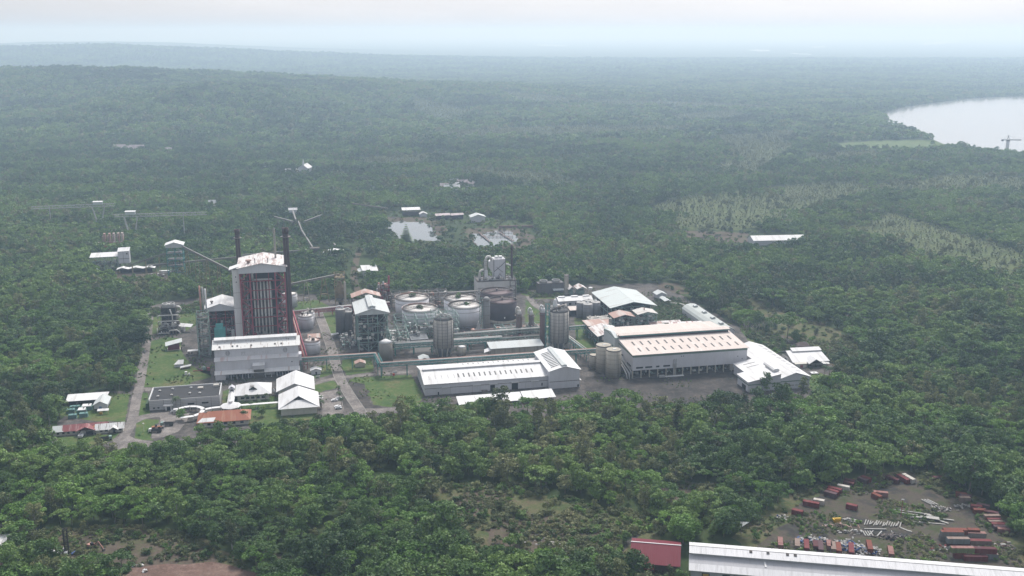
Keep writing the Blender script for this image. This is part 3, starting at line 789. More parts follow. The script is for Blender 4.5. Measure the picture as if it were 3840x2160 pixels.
Signfaint = paint('worn_off_lettering', (.40, .40, .42), (.47, .47, .49), .6, .6)

def slab(mb, a, b, c, d, t=.22, mat=None):
    """a roof plane a-b-c-d with thickness"""
    a, b, c, d = map(Vector, (a, b, c, d)); n = (b - a).cross(d - a).normalized() * t
    if n.z < 0: n = -n
    v = [a, b, c, d, a + n, b + n, c + n, d + n]
    return mb.add(v, [(3, 2, 1, 0), (4, 5, 6, 7), (0, 1, 5, 4), (1, 2, 6, 5), (2, 3, 7, 6), (3, 0, 4, 7)], mat)
def gable_roof(mb, w, d, hw, hr, axis='x', over=.7, t=.22, mat=None, x0=0, y0=0, z0=0):
    if axis == 'x':
        s_ = (hr - hw) / (d / 2); e = hw - s_ * over; ym = y0 + d / 2
        for ya in (y0 - over, y0 + d + over):
            slab(mb, (x0 - over, ya, z0 + e), (x0 + w + over, ya, z0 + e), (x0 + w + over, ym, z0 + hr), (x0 - over, ym, z0 + hr), t, mat)
    else:
        s_ = (hr - hw) / (w / 2); e = hw - s_ * over; xm = x0 + w / 2
        for xa in (x0 - over, x0 + w + over):
            slab(mb, (xa, y0 - over, z0 + e), (xa, y0 + d + over, z0 + e), (xm, y0 + d + over, z0 + hr), (xm, y0 - over, z0 + hr), t, mat)
    return mb
def gable_wall(mb, w, d, hw, hr, axis='x', x0=0, y0=0, z0=0, mat=None):
    if axis == 'x': mb.extr_x([(y0, z0), (y0 + d, z0), (y0 + d, hw), (y0 + d / 2, hr), (y0, hw)], x0, x0 + w, mat)
    else: mb.extr_y([(x0, z0), (x0 + w, z0), (x0 + w, hw), (x0 + w / 2, hr), (x0, hw)], y0, y0 + d, mat)
    return mb
def part(name, mat, parent, mb, smooth=False): return mb.build(name, mat, parent, smooth)
def gable(t, w, d, hw, hr, wall, roof, axis='x', over=.7, base=0.0):
    a = gable_wall(MB(), w, d, hw, hr, axis, z0=base).build('wall', wall, t)
    b = gable_roof(MB(), w, d, hw, hr, axis, over).build('roof', roof, t)
    return a, b
def hip(t, w, d, hw, hr, wall, roof, ridge, over=1.0, axis='x'):
    MB().box(0, w, 0, d, 0, hw).build('wall', wall, t)
    mb = MB(); o = over
    c = [(-o, -o, hw), (w + o, -o, hw), (w + o, d + o, hw), (-o, d + o, hw)]
    r = [((w - ridge) / 2, d / 2, hr), ((w + ridge) / 2, d / 2, hr)] if axis == 'x' else [(w / 2, (d - ridge) / 2, hr), (w / 2, (d + ridge) / 2, hr)]
    v = c + r + [(p[0], p[1], hw - .25) for p in c]
    f = [(0, 1, 5, 4), (2, 3, 4, 5), (3, 0, 4), (1, 2, 5)] if axis == 'x' else [(0, 1, 4), (1, 2, 5, 4), (2, 3, 5), (3, 0, 4, 5)]
    f += [(9, 8, 7, 6)] + [(6 + i, 6 + (i + 1) % 4, (i + 1) % 4, i) for i in range(4)]
    return mb.add(v, f).build('roof', roof, t)
def copies(first, spots):
    """more of the same part under the same parent"""
    for s_ in spots:
        o = first.copy(); COL.objects.link(o); o.parent = first.parent; o.location = s_
def windows(t, spots, w, h, face='y', mat=None, depth=.12, name='window'):
    """same-sized openings at the given lower-left corners, set into a wall facing -y (or -x)"""
    mb = MB()
    if face == 'y': mb.box(0, w, -depth, .1, 0, h)
    else: mb.box(-depth, .1, 0, w, 0, h)
    o = mb.build(name, mat or Glass, t); o.location = spots[0]
    copies(o, spots[1:]); return o
def frame(mb, x0, x1, y0, y1, z0, z1, nx, ny, nz, w=.45, brace=True, mat=None, beam=None, seed=1):
    """open steel frame: columns, beams on every level, some diagonals on the outer faces"""
    r = random.Random(seed); beam = beam or w * .8
    X = [x0 + (x1 - x0) * i / nx for i in range(nx + 1)]; Y = [y0 + (y1 - y0) * i / ny for i in range(ny + 1)]; Zs = [z0 + (z1 - z0) * i / nz for i in range(nz + 1)]
    for x in X:
        for y in Y: mb.bar((x, y, z0), (x, y, z1), w, w, mat)
    for z in Zs[1:]:
        for y in Y: mb.bar((x0, y, z - .01), (x1, y, z - .01), beam * .8, beam, mat)
        for x in X: mb.bar((x, y0, z - .02), (x, y1, z - .02), beam * .8, beam * .98, mat)
    if brace:
        for k in range(nz):
            for i in range(nx):
                for y in (y0, y1):
                    if r.random() < .7:
                        a, b = (X[i], X[i + 1]) if (i + k) % 2 else (X[i + 1], X[i])
                        mb.bar((a, y + .02, Zs[k]), (b, y + .02, Zs[k + 1]), beam * .6, beam * .6, mat)
            for j in range(ny):
                for x in (x0, x1):
                    if r.random() < .7:
                        a, b = (Y[j], Y[j + 1]) if (j + k) % 2 else (Y[j + 1], Y[j])
                        mb.bar((x + .02, a, Zs[k]), (x + .02, b, Zs[k + 1]), beam * .6, beam * .6, mat)
    return mb
def decks(mb, x0, x1, y0, y1, zs, t=.15, mat=None):
    for z in zs: mb.box(x0 + .1, x1 - .1, y0 + .1, y1 - .1, z - t - .25, z - .25, mat)
    return mb
def clutter(mb, x0, x1, y0, y1, z0, z1, n, seed, mats, big=1.0):
    """plant inside an open frame: vessels, ducts and pipe runs"""
    r = random.Random(seed)
    for _ in range(n):
        x, y, z = r.uniform(x0, x1), r.uniform(y0, y1), r.uniform(z0, z1 - 1); m = r.choice(mats); k = r.random()
        if k < .3:
            h = r.uniform(1.5, 4) * big; rr = r.uniform(.5, 1.3) * big
            mb.lathe([(rr * .3, z), (rr, z + rr * .4), (rr, min(z + h, z1)), (rr * .3, min(z + h + rr * .4, z1 + .2))], 10, (x, y), m)
        elif k < .5:
            a, b, c = (r.uniform(.5, 1.6) * big for _ in range(3)); mb.box(x - a, x + a, y - b, y + b, z, min(z + c * 1.5, z1), m)
        else:
            p = [(x, y, z)]
            for _ in range(r.randint(2, 4)):
                q = list(p[-1]); ax = r.randint(0, 2); q[ax] += r.uniform(-1, 1) * (x1 - x0, y1 - y0, (z1 - z0) * .6)[ax]
                q = [min(max(q[0], x0), x1), min(max(q[1], y0), y1), min(max(q[2], z0), z1)]
                if (Vector(q) - Vector(p[-1])).length > .5: p.append(tuple(q))
            if len(p) > 1: mb.tube(p, r.uniform(.12, .32) * big, 6, m)
    return mb
def ladder_truss(mb, a, b, h, w, n, mat=None, t=.25):
    """box truss between two points"""
    a, b = Vector(a), Vector(b); d = (b - a).normalized(); s_ = Vector((-d.y, d.x, 0)).normalized() * w / 2; up = Vector((0, 0, h))
    for o in (s_, -s_):
        mb.bar(a + o, b + o, t, t, mat); mb.bar(a + o + up, b + o + up, t, t, mat)
        for i in range(n):
            p, q = a + (b - a) * i / n + o, a + (b - a) * (i + 1) / n + o
            if i % 2: mb.bar(p, q + up, t * .7, t * .7, mat)
            else: mb.bar(p + up, q, t * .7, t * .7, mat)
            mb.bar(p, p + up, t * .6, t * .6, mat)
    for i in range(n + 1):
        p = a + (b - a) * i / n
        mb.bar(p + s_, p - s_, t * .6, t * .6, mat); mb.bar(p + s_ + up, p - s_ + up, t * .6, t * .6, mat)
    return mb
def handrail(mb, pts, h=1.1, t=.08, mat=None):
    for a, b in zip(pts, pts[1:]):
        a, b = Vector(a), Vector(b)
        for k in (.5, 1): mb.bar(a + Vector((0, 0, h * k)), b + Vector((0, 0, h * k)), t, t, mat)
        n = max(1, int((b - a).length / 2))
        for i in range(n + 1): p = a + (b - a) * i / n; mb.bar(p, p + Vector((0, 0, h)), t, t, mat)
    return mb
def letters(t, text, size, loc, mat, name='lettering'):
    c = bpy.data.curves.new(name, 'FONT'); c.body = text; c.size = size; c.extrude = .04; c.materials.append(mat)
    tmp = bpy.data.objects.new(name, c); COL.objects.link(tmp)
    me = bpy.data.meshes.new_from_object(tmp); bpy.data.objects.remove(tmp); me.name = name
    if not me.materials: me.materials.append(mat)
    o = bpy.data.objects.new(name, me); COL.objects.link(o); o.parent = t; o.location = loc; o.rotation_euler = (math.pi / 2, 0, 0)
    return o
def skylights(t, spots, w, l_, slope, mat=None, z=.30):
    """long narrow panes lying on a roof slope that falls towards -y; spots give the pane's lower end"""
    mb = MB(); mb.box(-w / 2, w / 2, 0, l_, -.02, .06)
    o = mb.build('skylight', mat or Black, t); o.rotation_euler = (slope, 0, 0); o.location = spots[0]
    copies(o, spots[1:]); return o

# ---------------------------------------------------------------- TURBINE HALL
t = T('turbine_hall', 'large white hall with rust-streaked roof, faint lettering and two round emblems on its front', 'industrial hall', 0, 0)
Wd = 59.3
prof = [(3.2, 0), (28, 0), (28, 21), (6, 21), (6, 14.9), (3.0, 13.2), (3.0, 5.9), (3.2, 5.9)]
MB().extr_x(prof, .4, Wd - .4).build('wall', W_wall, t)
m = MB()
m.box(.4, 7.2, .25, 3.2, 0, 3.9, W_wall)
for i in range(14): x = 7.2 + i * 3.98; m.box(x - .2, x + .2, .3, .8, 0, 4.0, W_wall)
m.box(7.2, Wd - .4, .32, 3.15, .0, .8, Grime); m.box(7.2, Wd - .4, .5, 3.1, 3.9, 4.1, W_wall)
m.build('ground_floor', None, t)
windows(t, [(9.5 + i * 3.98, .62, .9) for i in range(12) if not 4 <= i <= 7], 3.2, 2.4, 'y', Glass, .05)
slab(MB(), (-.1, -.6, 4.1), (Wd, -.6, 4.1), (Wd, 3.0, 6.0), (-.1, 3.0, 6.0)).build('canopy_roof', sheet('hall_lower_roof', (.54, .54, .545), (.30, .17, .12), .7, 1.1, lo=.62, hi=.68), t)
slab(MB(), (0, 2.5, 13.1), (Wd - .4, 2.5, 13.1), (Wd - .4, 6.05, 15.0), (0, 6.05, 15.0)).build('ledge_roof', sheet('hall_ledge_roof', (.52, .51, .52), (.42, .28, .26), .8, .8, lo=.56, hi=.66), t)
m = MB()
slab(m, (-1.2, 5.0, 20.9), (Wd + 1, 5.0, 20.9), (Wd + 1, 16.5, 24.9), (-1.2, 16.5, 24.9)); slab(m, (-1.2, 28.8, 20.9), (Wd + 1, 28.8, 20.9), (Wd + 1, 16.5, 24.9), (-1.2, 16.5, 24.9))
m.build('roof', sheet('hall_streaked_roof', (.57, .57, .565), (.17, .11, .09), .9, 1.1, scale=.3, lo=.58, hi=.63), t)
m = MB(); m.box(.4, Wd - 1.5, 13.6, 19.4, 24.3, 25.9); slab(m, (0, 13.0, 25.7), (Wd - 1, 13.0, 25.7), (Wd - 1, 16.5, 26.6), (0, 16.5, 26.6)); slab(m, (0, 20.0, 25.7), (Wd - 1, 20.0, 25.7), (Wd - 1, 16.5, 26.6), (0, 16.5, 26.6))
m.build('roof_ventilator', W_roof, t)
skylights(t, [(x, 7.2, 22.0) for x in (4, 13, 16.3, 26, 42.5, 47)], 1.2, 1.8, math.atan(4 / 11.5))
m = MB(); m.box(27, 34.2, -.35, 2.9, 0, 7.6, Grime); m.box(26.8, 34.4, -.9, 2.9, 6.6, 9.6, W_wall); slab(m, (26.4, -1.4, 9.5), (34.8, -1.4, 9.5), (34.8, 3.0, 10.6), (26.4, 3.0, 10.6), .2, W_roof)
m.build('entrance_tower', None, t)
for nm_, x in (('emblem', 9.5), ('emblem', 49.5)):
    m = MB()
    for s_ in (-1, 1):
        pts_ = [(x + s_ * .15, 5.86 if False else 0, 0)]
        a = [(math.pi / 2 - s_ * k * math.pi / 14) for k in range(15)]
        v = [(x + s_ * .12 + 1.5 * math.cos(q), 5.93, 17.9 + 1.9 * math.sin(q)) for q in a]; n_ = len(v)
        v += [(p[0], 5.99, p[2]) for p in v]
        m.add(v, [tuple(range(n_)) if s_ > 0 else tuple(range(n_))[::-1]] + [(i, i + n_, i + 1 + n_, i + 1) for i in range(n_ - 1)])
    m.build(nm_, Signgrey, t)
letters(t, 'PT', 3.1, (18.8, 5.93, 16.2), Signgrey); letters(t, 'KI', 2.9, (27.5, 5.93, 16.2), Signfaint); letters(t, 'KERT', 2.9, (33.4, 5.93, 16.2), Signfaint)
MB().box(Wd - .4, Wd + 1.6, 2, 9, 10.5, 15.2).build('side_annex', W_wall, t)
windows(t, [(53.5, 2.9, 9.3), (14.2, 5.9, 0)][:1], .8, .7, 'y', Black, .02, 'vent')

# ---------------------------------------------------------------- RECOVERY BOILER TOWER
t = T('boiler_tower', 'tall red steel boiler tower with rusty white gabled roof and grey pipes', 'boiler house', 18.5, 60)
bw, bd, bh = 33, 36, 64
m = MB(); frame(m, 0, bw, 0, bd, 0, bh, 1, 3, 9, .95, False, None, .5, 5)
for x in (7.2, 25.8): m.bar((x, 0, 0), (x, 0, bh), .95); m.bar((x, 6.4, 0), (x, 6.4, bh), .8)
for k in range(9):
    z0, z1 = bh * k / 9, bh * (k + 1) / 9
    for a_, b_ in ((0, 7.2), (25.8, bw)): m.bar((a_, -.1, z0), (b_, -.1, z1), .6) if k % 2 == (a_ > 1) else m.bar((b_, -.1, z0), (a_, -.1, z1), .6)
for x in (12, 21): m.bar((x, .2, 38), (x, .2, bh), .5)
m.build('steel_frame', RedSteel, t)
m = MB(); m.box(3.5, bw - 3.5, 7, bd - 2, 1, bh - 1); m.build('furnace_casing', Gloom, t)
m = MB(); decks(m, 0, bw, 0, 7, [7.1, 14.2, 28.4, 42.6, 56.9]); m.build('platform', OldSteel, t)
m = MB(); clutter(m, 1, 7, 2, 6, 1, bh - 2, 34, 3, [OldSteel, PipeG, Gloom, Gloom], 1.1); clutter(m, 26, bw - 1, 2, 6, 1, bh - 2, 34, 4, [OldSteel, PipeG, Gloom, Gloom], 1.1); clutter(m, 7, 26, 2, 6, 1, 20, 40, 5, [OldSteel, PipeG, Gloom, RedSteel], 1.1); m.build('pipework', None, t)
m = MB()
for x in (9.6, 12, 14.6, 17.2, 19.8, 21.8): m.tube([(x, 3.2, 12), (x, 3.2, 56)], .6, 8)
m.tube([(8.4, 4.0, 57), (23.5, 4.0, 57)], .9, 8); m.tube([(9, 3.4, 57.5), (9, 3.4, 62), (11, 3.4, 64)], .8, 8)
m.build('downcomer_pipe', PipeW, t, True)
m = MB(); m.box(9, 23, 6.6, 7.2, 22, 54); m.build('pipe_bank', OldSteel, t)
m = MB(); m.tube([(5.5, 2.2, 6.5), (6.2, 2.2, 6.5), (16.4, 2.2, 6.5), (17, 2.2, 6.5)], 2.6, 14); m.build('drum', White, t, True)
m = MB(); m.tube([(18.5, 2.2, 6.9), (26.3, 2.2, 6.9)], 2.7, 14); m.build('drum', White, t, True)
for x in (11.5, 20.5): MB().lathe([(.9, 10.5), (1.7, 11.2), (1.7, 12.8), (.8, 14)], 12, (x, 1.6)).build('vessel', White, t, True)
for x, top_ in ((3.2, 11), (29, 13)): MB().lathe([(1.5, 0), (1.2, 3), (1.9, 5), (1.9, top_), (1.0, top_ + .8)], 12, (x, -.6)).build('hopper', PipeG, t, True)
m = MB(); gable_wall(m, bw + 2, bd + 2, bh + 3.6, bh + 6.9, 'y', -1, -1, bh - .6); m.build('gable', W_wall, t)
m = MB(); gable_roof(m, bw + 2, bd + 2, bh + 3.6, bh + 6.9, 'y', 1.2, .25, None, -1, -1); m.build('roof', Rust_roof, t)
m = MB()
for x in (11.5, 21): m.bar((x, 3, bh + 5), (x, 3.1, bh + 10), .5, .5)
m.build('vent_pipe', Black, t)
MB().lathe([(1.2, bh + 4), (1.2, bh + 6.6), (2.2, bh + 6.8), (2.2, bh + 7.8)], 12, (6.5, 9)).build('roof_fan', Rust2_roof, t)
t = T('stair_tower', 'slim white lift shaft standing against the red boiler tower', 'lift shaft', 12.7, 62)
MB().box(0, 5.2, 0, 9, 0, 66).build('shaft', paint('pale_shaft_wall', (.58, .57, .57), (.36, .34, .33), .4, .12, stretch=(1, 1, .2)), t)
slab(MB(), (-2, -.8, 65.8), (5.2, -.8, 68), (5.2, 10, 68), (-2, 10, 65.8), .5).build('roof', White, t)
m = MB()
for z in (12, 24, 36, 48): m.box(-.05, 5.25, -.06, 0, z, z + .2)
m.build('joint', OldSteel, t)
windows(t, [(2.2, 0, 60), (2.4, 0, 56)], .7, .9, 'y', Black, .03)
def chimney(label, u, v, h, r0, r1, ring=True, mat=Stack):
    t = T('chimney', label, 'chimney', u, v)
    MB().lathe([(r0, 0), (r0, h * .3), (r1, h * .82), (r1 * 1.02, h - 4)], 20).build('shaft', mat, t, True)
    MB().lathe([(r1 * 1.1, h - 4.2), (r1 * 1.14, h), (r1 * .9, h), (r1 * .88, h - 1)], 20).build('crown', mat, t, True)
    if ring:
        m = MB(); m.lathe([(r1 * 1.1, h - 7.0), (r1 * 1.75, h - 7.0), (r1 * 1.75, h - 6.7), (r1 * 1.1, h - 6.7)], 20); m.build('platform_ring', OldSteel, t)
    m = MB(); m.bar((0, -r0 - .15, 2), (0, -r1 - .15, h - 6), .35, .12); m.build('ladder', OldSteel, t)
    return t
chimney('thick black chimney at the right edge of the boiler tower', 53.6, 66, 96, 2.4, 2.2)
chimney('thinner dark chimney behind the white lift shaft', 16, 108, 88.5, 2.0, 1.85)
t = T('vent_mast', 'slender pale scaffold mast above the boiler roof between the two dark chimneys', 'mast', 45, 84, z=66)
m = MB(); frame(m, -.7, .7, -.7, .7, 0, 26, 1, 1, 13, .22, True, None, .18, 3); m.build('lattice', Beige, t)
MB().lathe([(.5, 0), (.45, 27)], 8).build('pipe', PipeG, t)

# ---------------------------------------------------------------- LOWER BOILER HOUSE
t = T('boiler_house', 'low boiler house with white gabled roof over dark red frame, left of the tower', 'boiler house', -8.5, 72)
m = MB(); frame(m, 0, 20.5, 0, 26, 0, 33, 3, 2, 5, .55, True, None, .45, 8); m.build('steel_frame', RedSteel, t)
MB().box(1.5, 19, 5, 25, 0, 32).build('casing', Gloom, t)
m = MB(); clutter(m, 1, 19.5, 1, 4.5, 1, 30, 50, 11, [OldSteel, PipeG, PipeR, Gloom, PipeW], 1.1); m.build('pipework', None, t)
m = MB(); gable_wall(m, 22.5, 28, 34.4, 38, 'y', -1, -1, 32.2); m.build('gable', W_wall, t)
m = MB(); gable_roof(m, 22.5, 28, 34.4, 38, 'y', .9, .25, None, -1, -1); m.build('roof', W_roof, t)
MB().lathe([(.6, 35.5), (.6, 37), (1.2, 37.4), (1.2, 38.2)], 10, (3.6, 8)).build('roof_fan', OldSteel, t)
m = MB(); m.box(5, 17, .2, 1.2, 15.6, 17.6); m.build('silencer', White, t)
t = T('precipitator', 'bright teal machine in front of the lower boiler house', 'machine', -3.2, 63)
m = MB(); m.box(0, 8, 0, 5.5, 12, 20.5); 
for i in range(6): m.box(-.12, 8.12, -.12, 0, 12.3 + i * 1.45, 12.55 + i * 1.45)
m.box(1.2, 6.5, .5, 5, 20.5, 23.5); m.build('casing', TealLight, t)
m = MB(); frame(m, -.5, 8.5, -.5, 6, 0, 12, 2, 1, 2, .4, True, None, .35, 2); m.box(-2, 10.5, -.6, 6, 11.3, 11.9); m.build('support_frame', OldSteel, t)
m = MB(); m.box(-5.5, -3.3, -1, 1.5, 0, 18); m.box(12.6, 14.8, -1, 1.5, 0, 19); m.build('duct', PipeG, t)
t = T('scaffold_tower', 'grey green open steel scaffold tower with stairs beside the hall', 'steel tower', -15, 56)
m = MB(); frame(m, 0, 8.5, 0, 9, 0, 35, 1, 1, 9, .5, True, None, .4, 13); m.build('steel_frame', GreenSteel, t)
m = MB()
for k in range(9): z = 3.9 * k; m.bar((1, 1.5 + (k % 2) * 5.5, z), (1, 7 - (k % 2) * 5.5, z + 3.9), 1.1, .2); m.box(.3, 8, .6, 8.4, z + 3.6, z + 3.75) if k % 2 else None
handrail(m, [(0, 0, 35), (8.5, 0, 35), (8.5, 9, 35), (0, 9, 35), (0, 0, 35)], mat=None); m.build('stair', OldSteel, t)
m = MB(); clutter(m, .5, 8, .5, 8.5, 22, 35, 18, 4, [PipeG, OldSteel, PipeW]); m.build('pipework', None, t)
t = T('vent_stack', 'bundle of three rusty and white vent pipes above the scaffold tower', 'pipes', -12, 66)
for x, mm, hh_ in ((0, PipeR, 54), (2.1, PipeG, 53), (4, White, 51.5)): MB().tube([(x, 0, 30), (x, 0, hh_)], .65, 8).build('pipe', mm, t, True)
m = MB(); m.box(-.8, 4.8, -.6, .6, 30, 30.5); m.bar((0, 0, 0), (0, 0, 30), .5); m.bar((4, 0, 0), (4, 0, 30), .5); m.build('stand', OldSteel, t)

# ---------------------------------------------------------------- COOLING TOWER AND PUMPS LEFT OF THE SCAFFOLD
t = T('evaporator', 'round-topped dark evaporator wrapped in white pipes on the left lawn edge', 'evaporator', -53, 128)
m = MB(); m.box(3, 14, 9, 20, 0, 20); m.build('casing', Gloom, t)
m = MB(); m.lathe([(5.4, 20), (5.4, 21.2), (5.0, 22.6), (4.6, 22.6), (4.6, 20.6)], 28, (8.5, 14)); m.build('fan_ring', PipeG, t)
m = MB(); m.lathe([(.7, 20.5), (.7, 22.3)], 10, (8.5, 14))
for k in range(6): a = k * math.pi / 3; m.bar((8.5, 14, 22.2), (8.5 + 4.6 * math.cos(a), 14 + 4.6 * math.sin(a), 22.2), .8, .18)
m.build('fan', PipeG, t)
m = MB(); frame(m, 2.4, 14.6, 8.4, 20.6, 0, 20, 2, 2, 4, .35, True, None, .3, 3); m.build('steel_frame', OldSteel, t)
m = MB()
for z in (4.5, 8.5, 13.5): m.tube([(.2, 8, z - 2), (.2, 8, z), (1.5, 8, z + .4), (14, 7.6, z + .4), (16.5, 8.5, z - .2), (17, 9, z - 3)], .55, 8)
m.tube([(10, 7.4, 19), (11.5, 7.2, 14), (11.8, 7.2, 3)], .5, 8); m.tube([(15.2, 10, 20.5), (17.5, 10, 20), (18.5, 11, 17.5), (17, 11, 15.5), (15, 11, 15)], .9, 8)
m.build('pipe', PipeW, t, True)
m = MB(); clutter(m, 1, 16, 2, 8, 0, 9, 40, 6, [PipeG, PipeW, OldSteel], .9); m.build('pump', None, t)
t = T('pump_rack', 'rack of pumps under white pipes below the evaporator', 'pump rack', -53, 124)
m = MB(); m.box(.5, 17, 2, 5, 0, .3); m.box(1, 16.8, 3.6, 4.6, 0, 3.6); m.build('plinth', Gloom, t)
m = MB()
for i in range(6): x = 2.5 + i * 2.4; m.lathe([(.7, .3), (.7, 2.2), (.4, 2.8)], 8, (x, 2.9))
m.build('pump', OldSteel, t)
m = MB(); m.bar((.3, 2, 0), (.3, 2, 6), .7); m.tube([(.3, 1.6, 1.6), (9, 1.6, 1.6), (9.6, 1.6, 3.6), (15.5, 1.6, 3.8), (18.5, .5, 1.5)], .45, 8); m.tube([(3.5, 1.6, 1.6), (3.5, 1.4, 3.5)], .3, 8); m.tube([(9, 1.6, 1.6), (9, 1.5, .2)], .4, 8)
m.build('pipe', PipeW, t, True)
t = T('lean_to', 'small white slanting roof on posts beside the evaporator', 'shelter', -37.5, 134, R(-22))
slab(MB(), (0, 0, 4.6), (11.5, 0, 4.2), (11.5, 4.5, 5.6), (0, 4.5, 6.0)).build('roof', W_roof, t)
m = MB(); [m.bar((x, y, 0), (x, y, 4.5), .3) for x in (.8, 10.6) for y in (.6, 4)]; m.box(1.2, 4.5, .6, 4, 0, 3.4); m.build('hut', White, t)
windows(t, [(2.6, .6, 0)], .8, 1.6, 'y', Black, .05, 'door')
t = T('tool_shed', 'maroon walled shed with a tilted pale roof on the lawn', 'shed', -40, 81, R(8))
MB().box(0, 8.6, 0, 5.5, .4, 4.2).build('wall', paint('maroon_boards', (.15, .03, .05), scale=.8), t)
MB().box(-.6, 9.2, -.5, 6, 0, .4).build('plinth', Beige, t)
slab(MB(), (-1.8, -1, 3.9), (10.8, -1, 6.2), (10.8, 6.5, 7.2), (-1.8, 6.5, 4.9)).build('roof', Silver_roof, t)
t = T('open_shelter', 'thin white shelter roof among scrap at the scaffold foot', 'shelter', -22, 64)
slab(MB(), (-2, 0, 3.4), (6, 0, 3.6), (6, 3, 4), (-2, 3, 3.8)).build('roof', White, t); m = MB(); [m.bar((x, 1.5, 0), (x, 1.5, 3.5), .25) for x in (-1.5, 5.5)]; clutter(m, -3, 6, -1, 3, 0, 2.2, 14, 5, [OldSteel], .8); m.build('scrap', OldSteel, t)
t = T('lawn_hut', 'low grey hut with white roof on the lawn by the dirt apron', 'hut', -31, 37)
MB().box(0, 6, 0, 4, 0, 2.2).build('wall', W_wall, t); slab(MB(), (-.4, -.6, 2.3), (6.4, -.6, 2.3), (6.4, 4.4, 4.2), (2.5, 4.4, 4.2)).build('roof', W_roof, t)
t = T('lawn_shelter', 'white slanted roof lying low beside the grey lawn hut', 'shelter', -26.5, 30, R(18))
slab(MB(), (0, 0, 1.4), (8, 0, 1.9), (9, 2.4, 2.4), (1, 2.4, 1.9)).build('roof', W_roof, t); m = MB(); [m.bar((x, 1.2, 0), (x, 1.2, 1.7), .2) for x in (1.2, 7.5)]; m.box(1, 7, .6, 2, 0, .9); m.build('base', OldSteel, t)
for lab, u, v, a in (('bigger white box unit standing on the lawn', -22, 17, 1.6), ('smaller white box unit standing on the lawn', -19.4, 15.6, 1.1)):
    t = T('lawn_box', lab, 'cabinet', u, v); MB().box(0, a, 0, a * .8, .3, a * 1.5).build('casing', White, t); MB().box(-.2, a + .2, -.2, a, 0, .3).build('plinth', Conc, t)
    MB().box(-.08, a + .08, -.1, a * .9, a * 1.5, a * 1.5 + .12).build('lid', White, t)
t = T('green_tank', 'small green tank on legs by the corner of the turbine hall', 'tank', -9, 24)
MB().lathe([(.4, .6), (1.2, 1), (1.2, 3.2), (.4, 3.8)], 12).build('shell', GreenSteel, t); m = MB(); [m.bar((x, 0, 0), (x, 0, 1.2), .2) for x in (-.9, .9)]; m.tube([(-8, .6, .5), (-1, .6, .5)], .25, 6); m.box(2, 4, -.5, .8, 0, 2.4); m.build('legs_and_pipe', RedSteel, t)
# ================================================================ TANKS, SILOS, PROCESS PLANT
def tank(name, label, u, v, r, h, shell, top, cone=1.2, bands=True, group=None, cat='tank', rail=True, clut=0):
    t = T(name, label, cat, u, v, 0, group)
    MB().lathe([(r, 0), (r, h)], 40).build('shell', shell, t, True)
    MB().lathe([(r + .06, h + .004), (r * .5, h + cone * .55), (.3, h + cone)], 40).build('roof', top, t, True)
    if bands:
        m = MB()
        for q in (.06, .80): m.lathe([(r + .14, h * q), (r + .14, h * q + .22), (r + .0, h * q + .22), (r, h * q)], 40)
        m.build('band', OldSteel, t)
    m = MB()
    if rail:
        n_ = 20; ring = [(r * .99 * math.cos(k * 2 * math.pi / n_), r * .99 * math.sin(k * 2 * math.pi / n_), h + .1) for k in range(n_ + 1)]
        handrail(m, ring, 1.1, .09); m.build('handrail', OldSteel, t)
    if clut:
        m = MB(); clutter(m, -r * .5, r * .5, -r * .5, r * .5, h + cone * .5, h + cone + 2, clut, int(u), [PipeW, OldSteel], .8); m.build('fittings', None, t)
    return t
t1 = tank('storage_tank', 'small white tank with messy fittings on its top, behind the taller lower one', 66, 121, 6.2, 11, TankW, TankTop, 1.2, clut=8)
t1 = tank('storage_tank', 'white tank with a rusty streaked conical top beside the turbine hall', 69, 51.5, 6.5, 10, TankW, sheet('rust_cone', (.60, .55, .52), (.36, .2, .17), .8, 1, lo=.45, hi=.6), 1.8, clut=5)
tank('storage_tank', 'white tank peeping out behind the black chimney', 53, 197, 7, 11.5, TankW, TankTop, 1.2)
tank('storage_tank', 'small white tank top right behind the messy tank', 69, 133, 4.5, 11, TankW, TankTop, 1, clut=6)
# four big white tanks with walkways and self-sown bushes
def bridge_walk(t, r, h, ang, mat=OldSteel):
    m = MB(); c, s_ = math.cos(ang), math.sin(ang)
    a, b = (-r * c, -r * s_, h + 1.3), (r * c, r * s_, h + 1.3)
    ladder_truss(m, a, b, 1.2, 1.6, 12, None, .16); m.bar(a, b, 1.4, .15)
    m.lathe([(.6, h), (.6, h + 2.2), (1.3, h + 2.4), (1.3, h + 3.2)], 12); m.build('walkway', mat, t)
def top_rim(t, r, h, mat):
    m = MB(); n_ = 40
    for k in range(n_ // 2 + 3):
        a0, a1 = (k - 1) * 2 * math.pi / n_, k * 2 * math.pi / n_
        if 0 <= k - 1 < n_ // 2: m.bar((r * math.cos(a0), r * math.sin(a0), h + .8), (r * math.cos(a1), r * math.sin(a1), h + .8), .5, 1.3)
    m.build('rim_walkway', mat, t)
for lab, u, v, r, h, a in (('white tank farthest back on the left of the tank farm', 157.5, 144, 14.6, 15.4, .2), ('white tank with a red rusty rim, front left of the tank farm', 159.5, 106, 14.8, 15.6, .25),
                           ('white tank behind the front one, back middle of the tank farm', 198, 133, 14, 15.6, .2), ('white tank standing between the teal rack and the black tank', 198, 108, 14, 15.8, .25)):
    t = tank('pulp_tank', lab, u, v, r, h, TankW, TankTop, 1.4, True, 'white tanks of the tank farm')
    bridge_walk(t, r, h + .4, a); top_rim(t, r, h, Rust2_roof if 'rim' in lab or 'left' in lab else OldSteel)
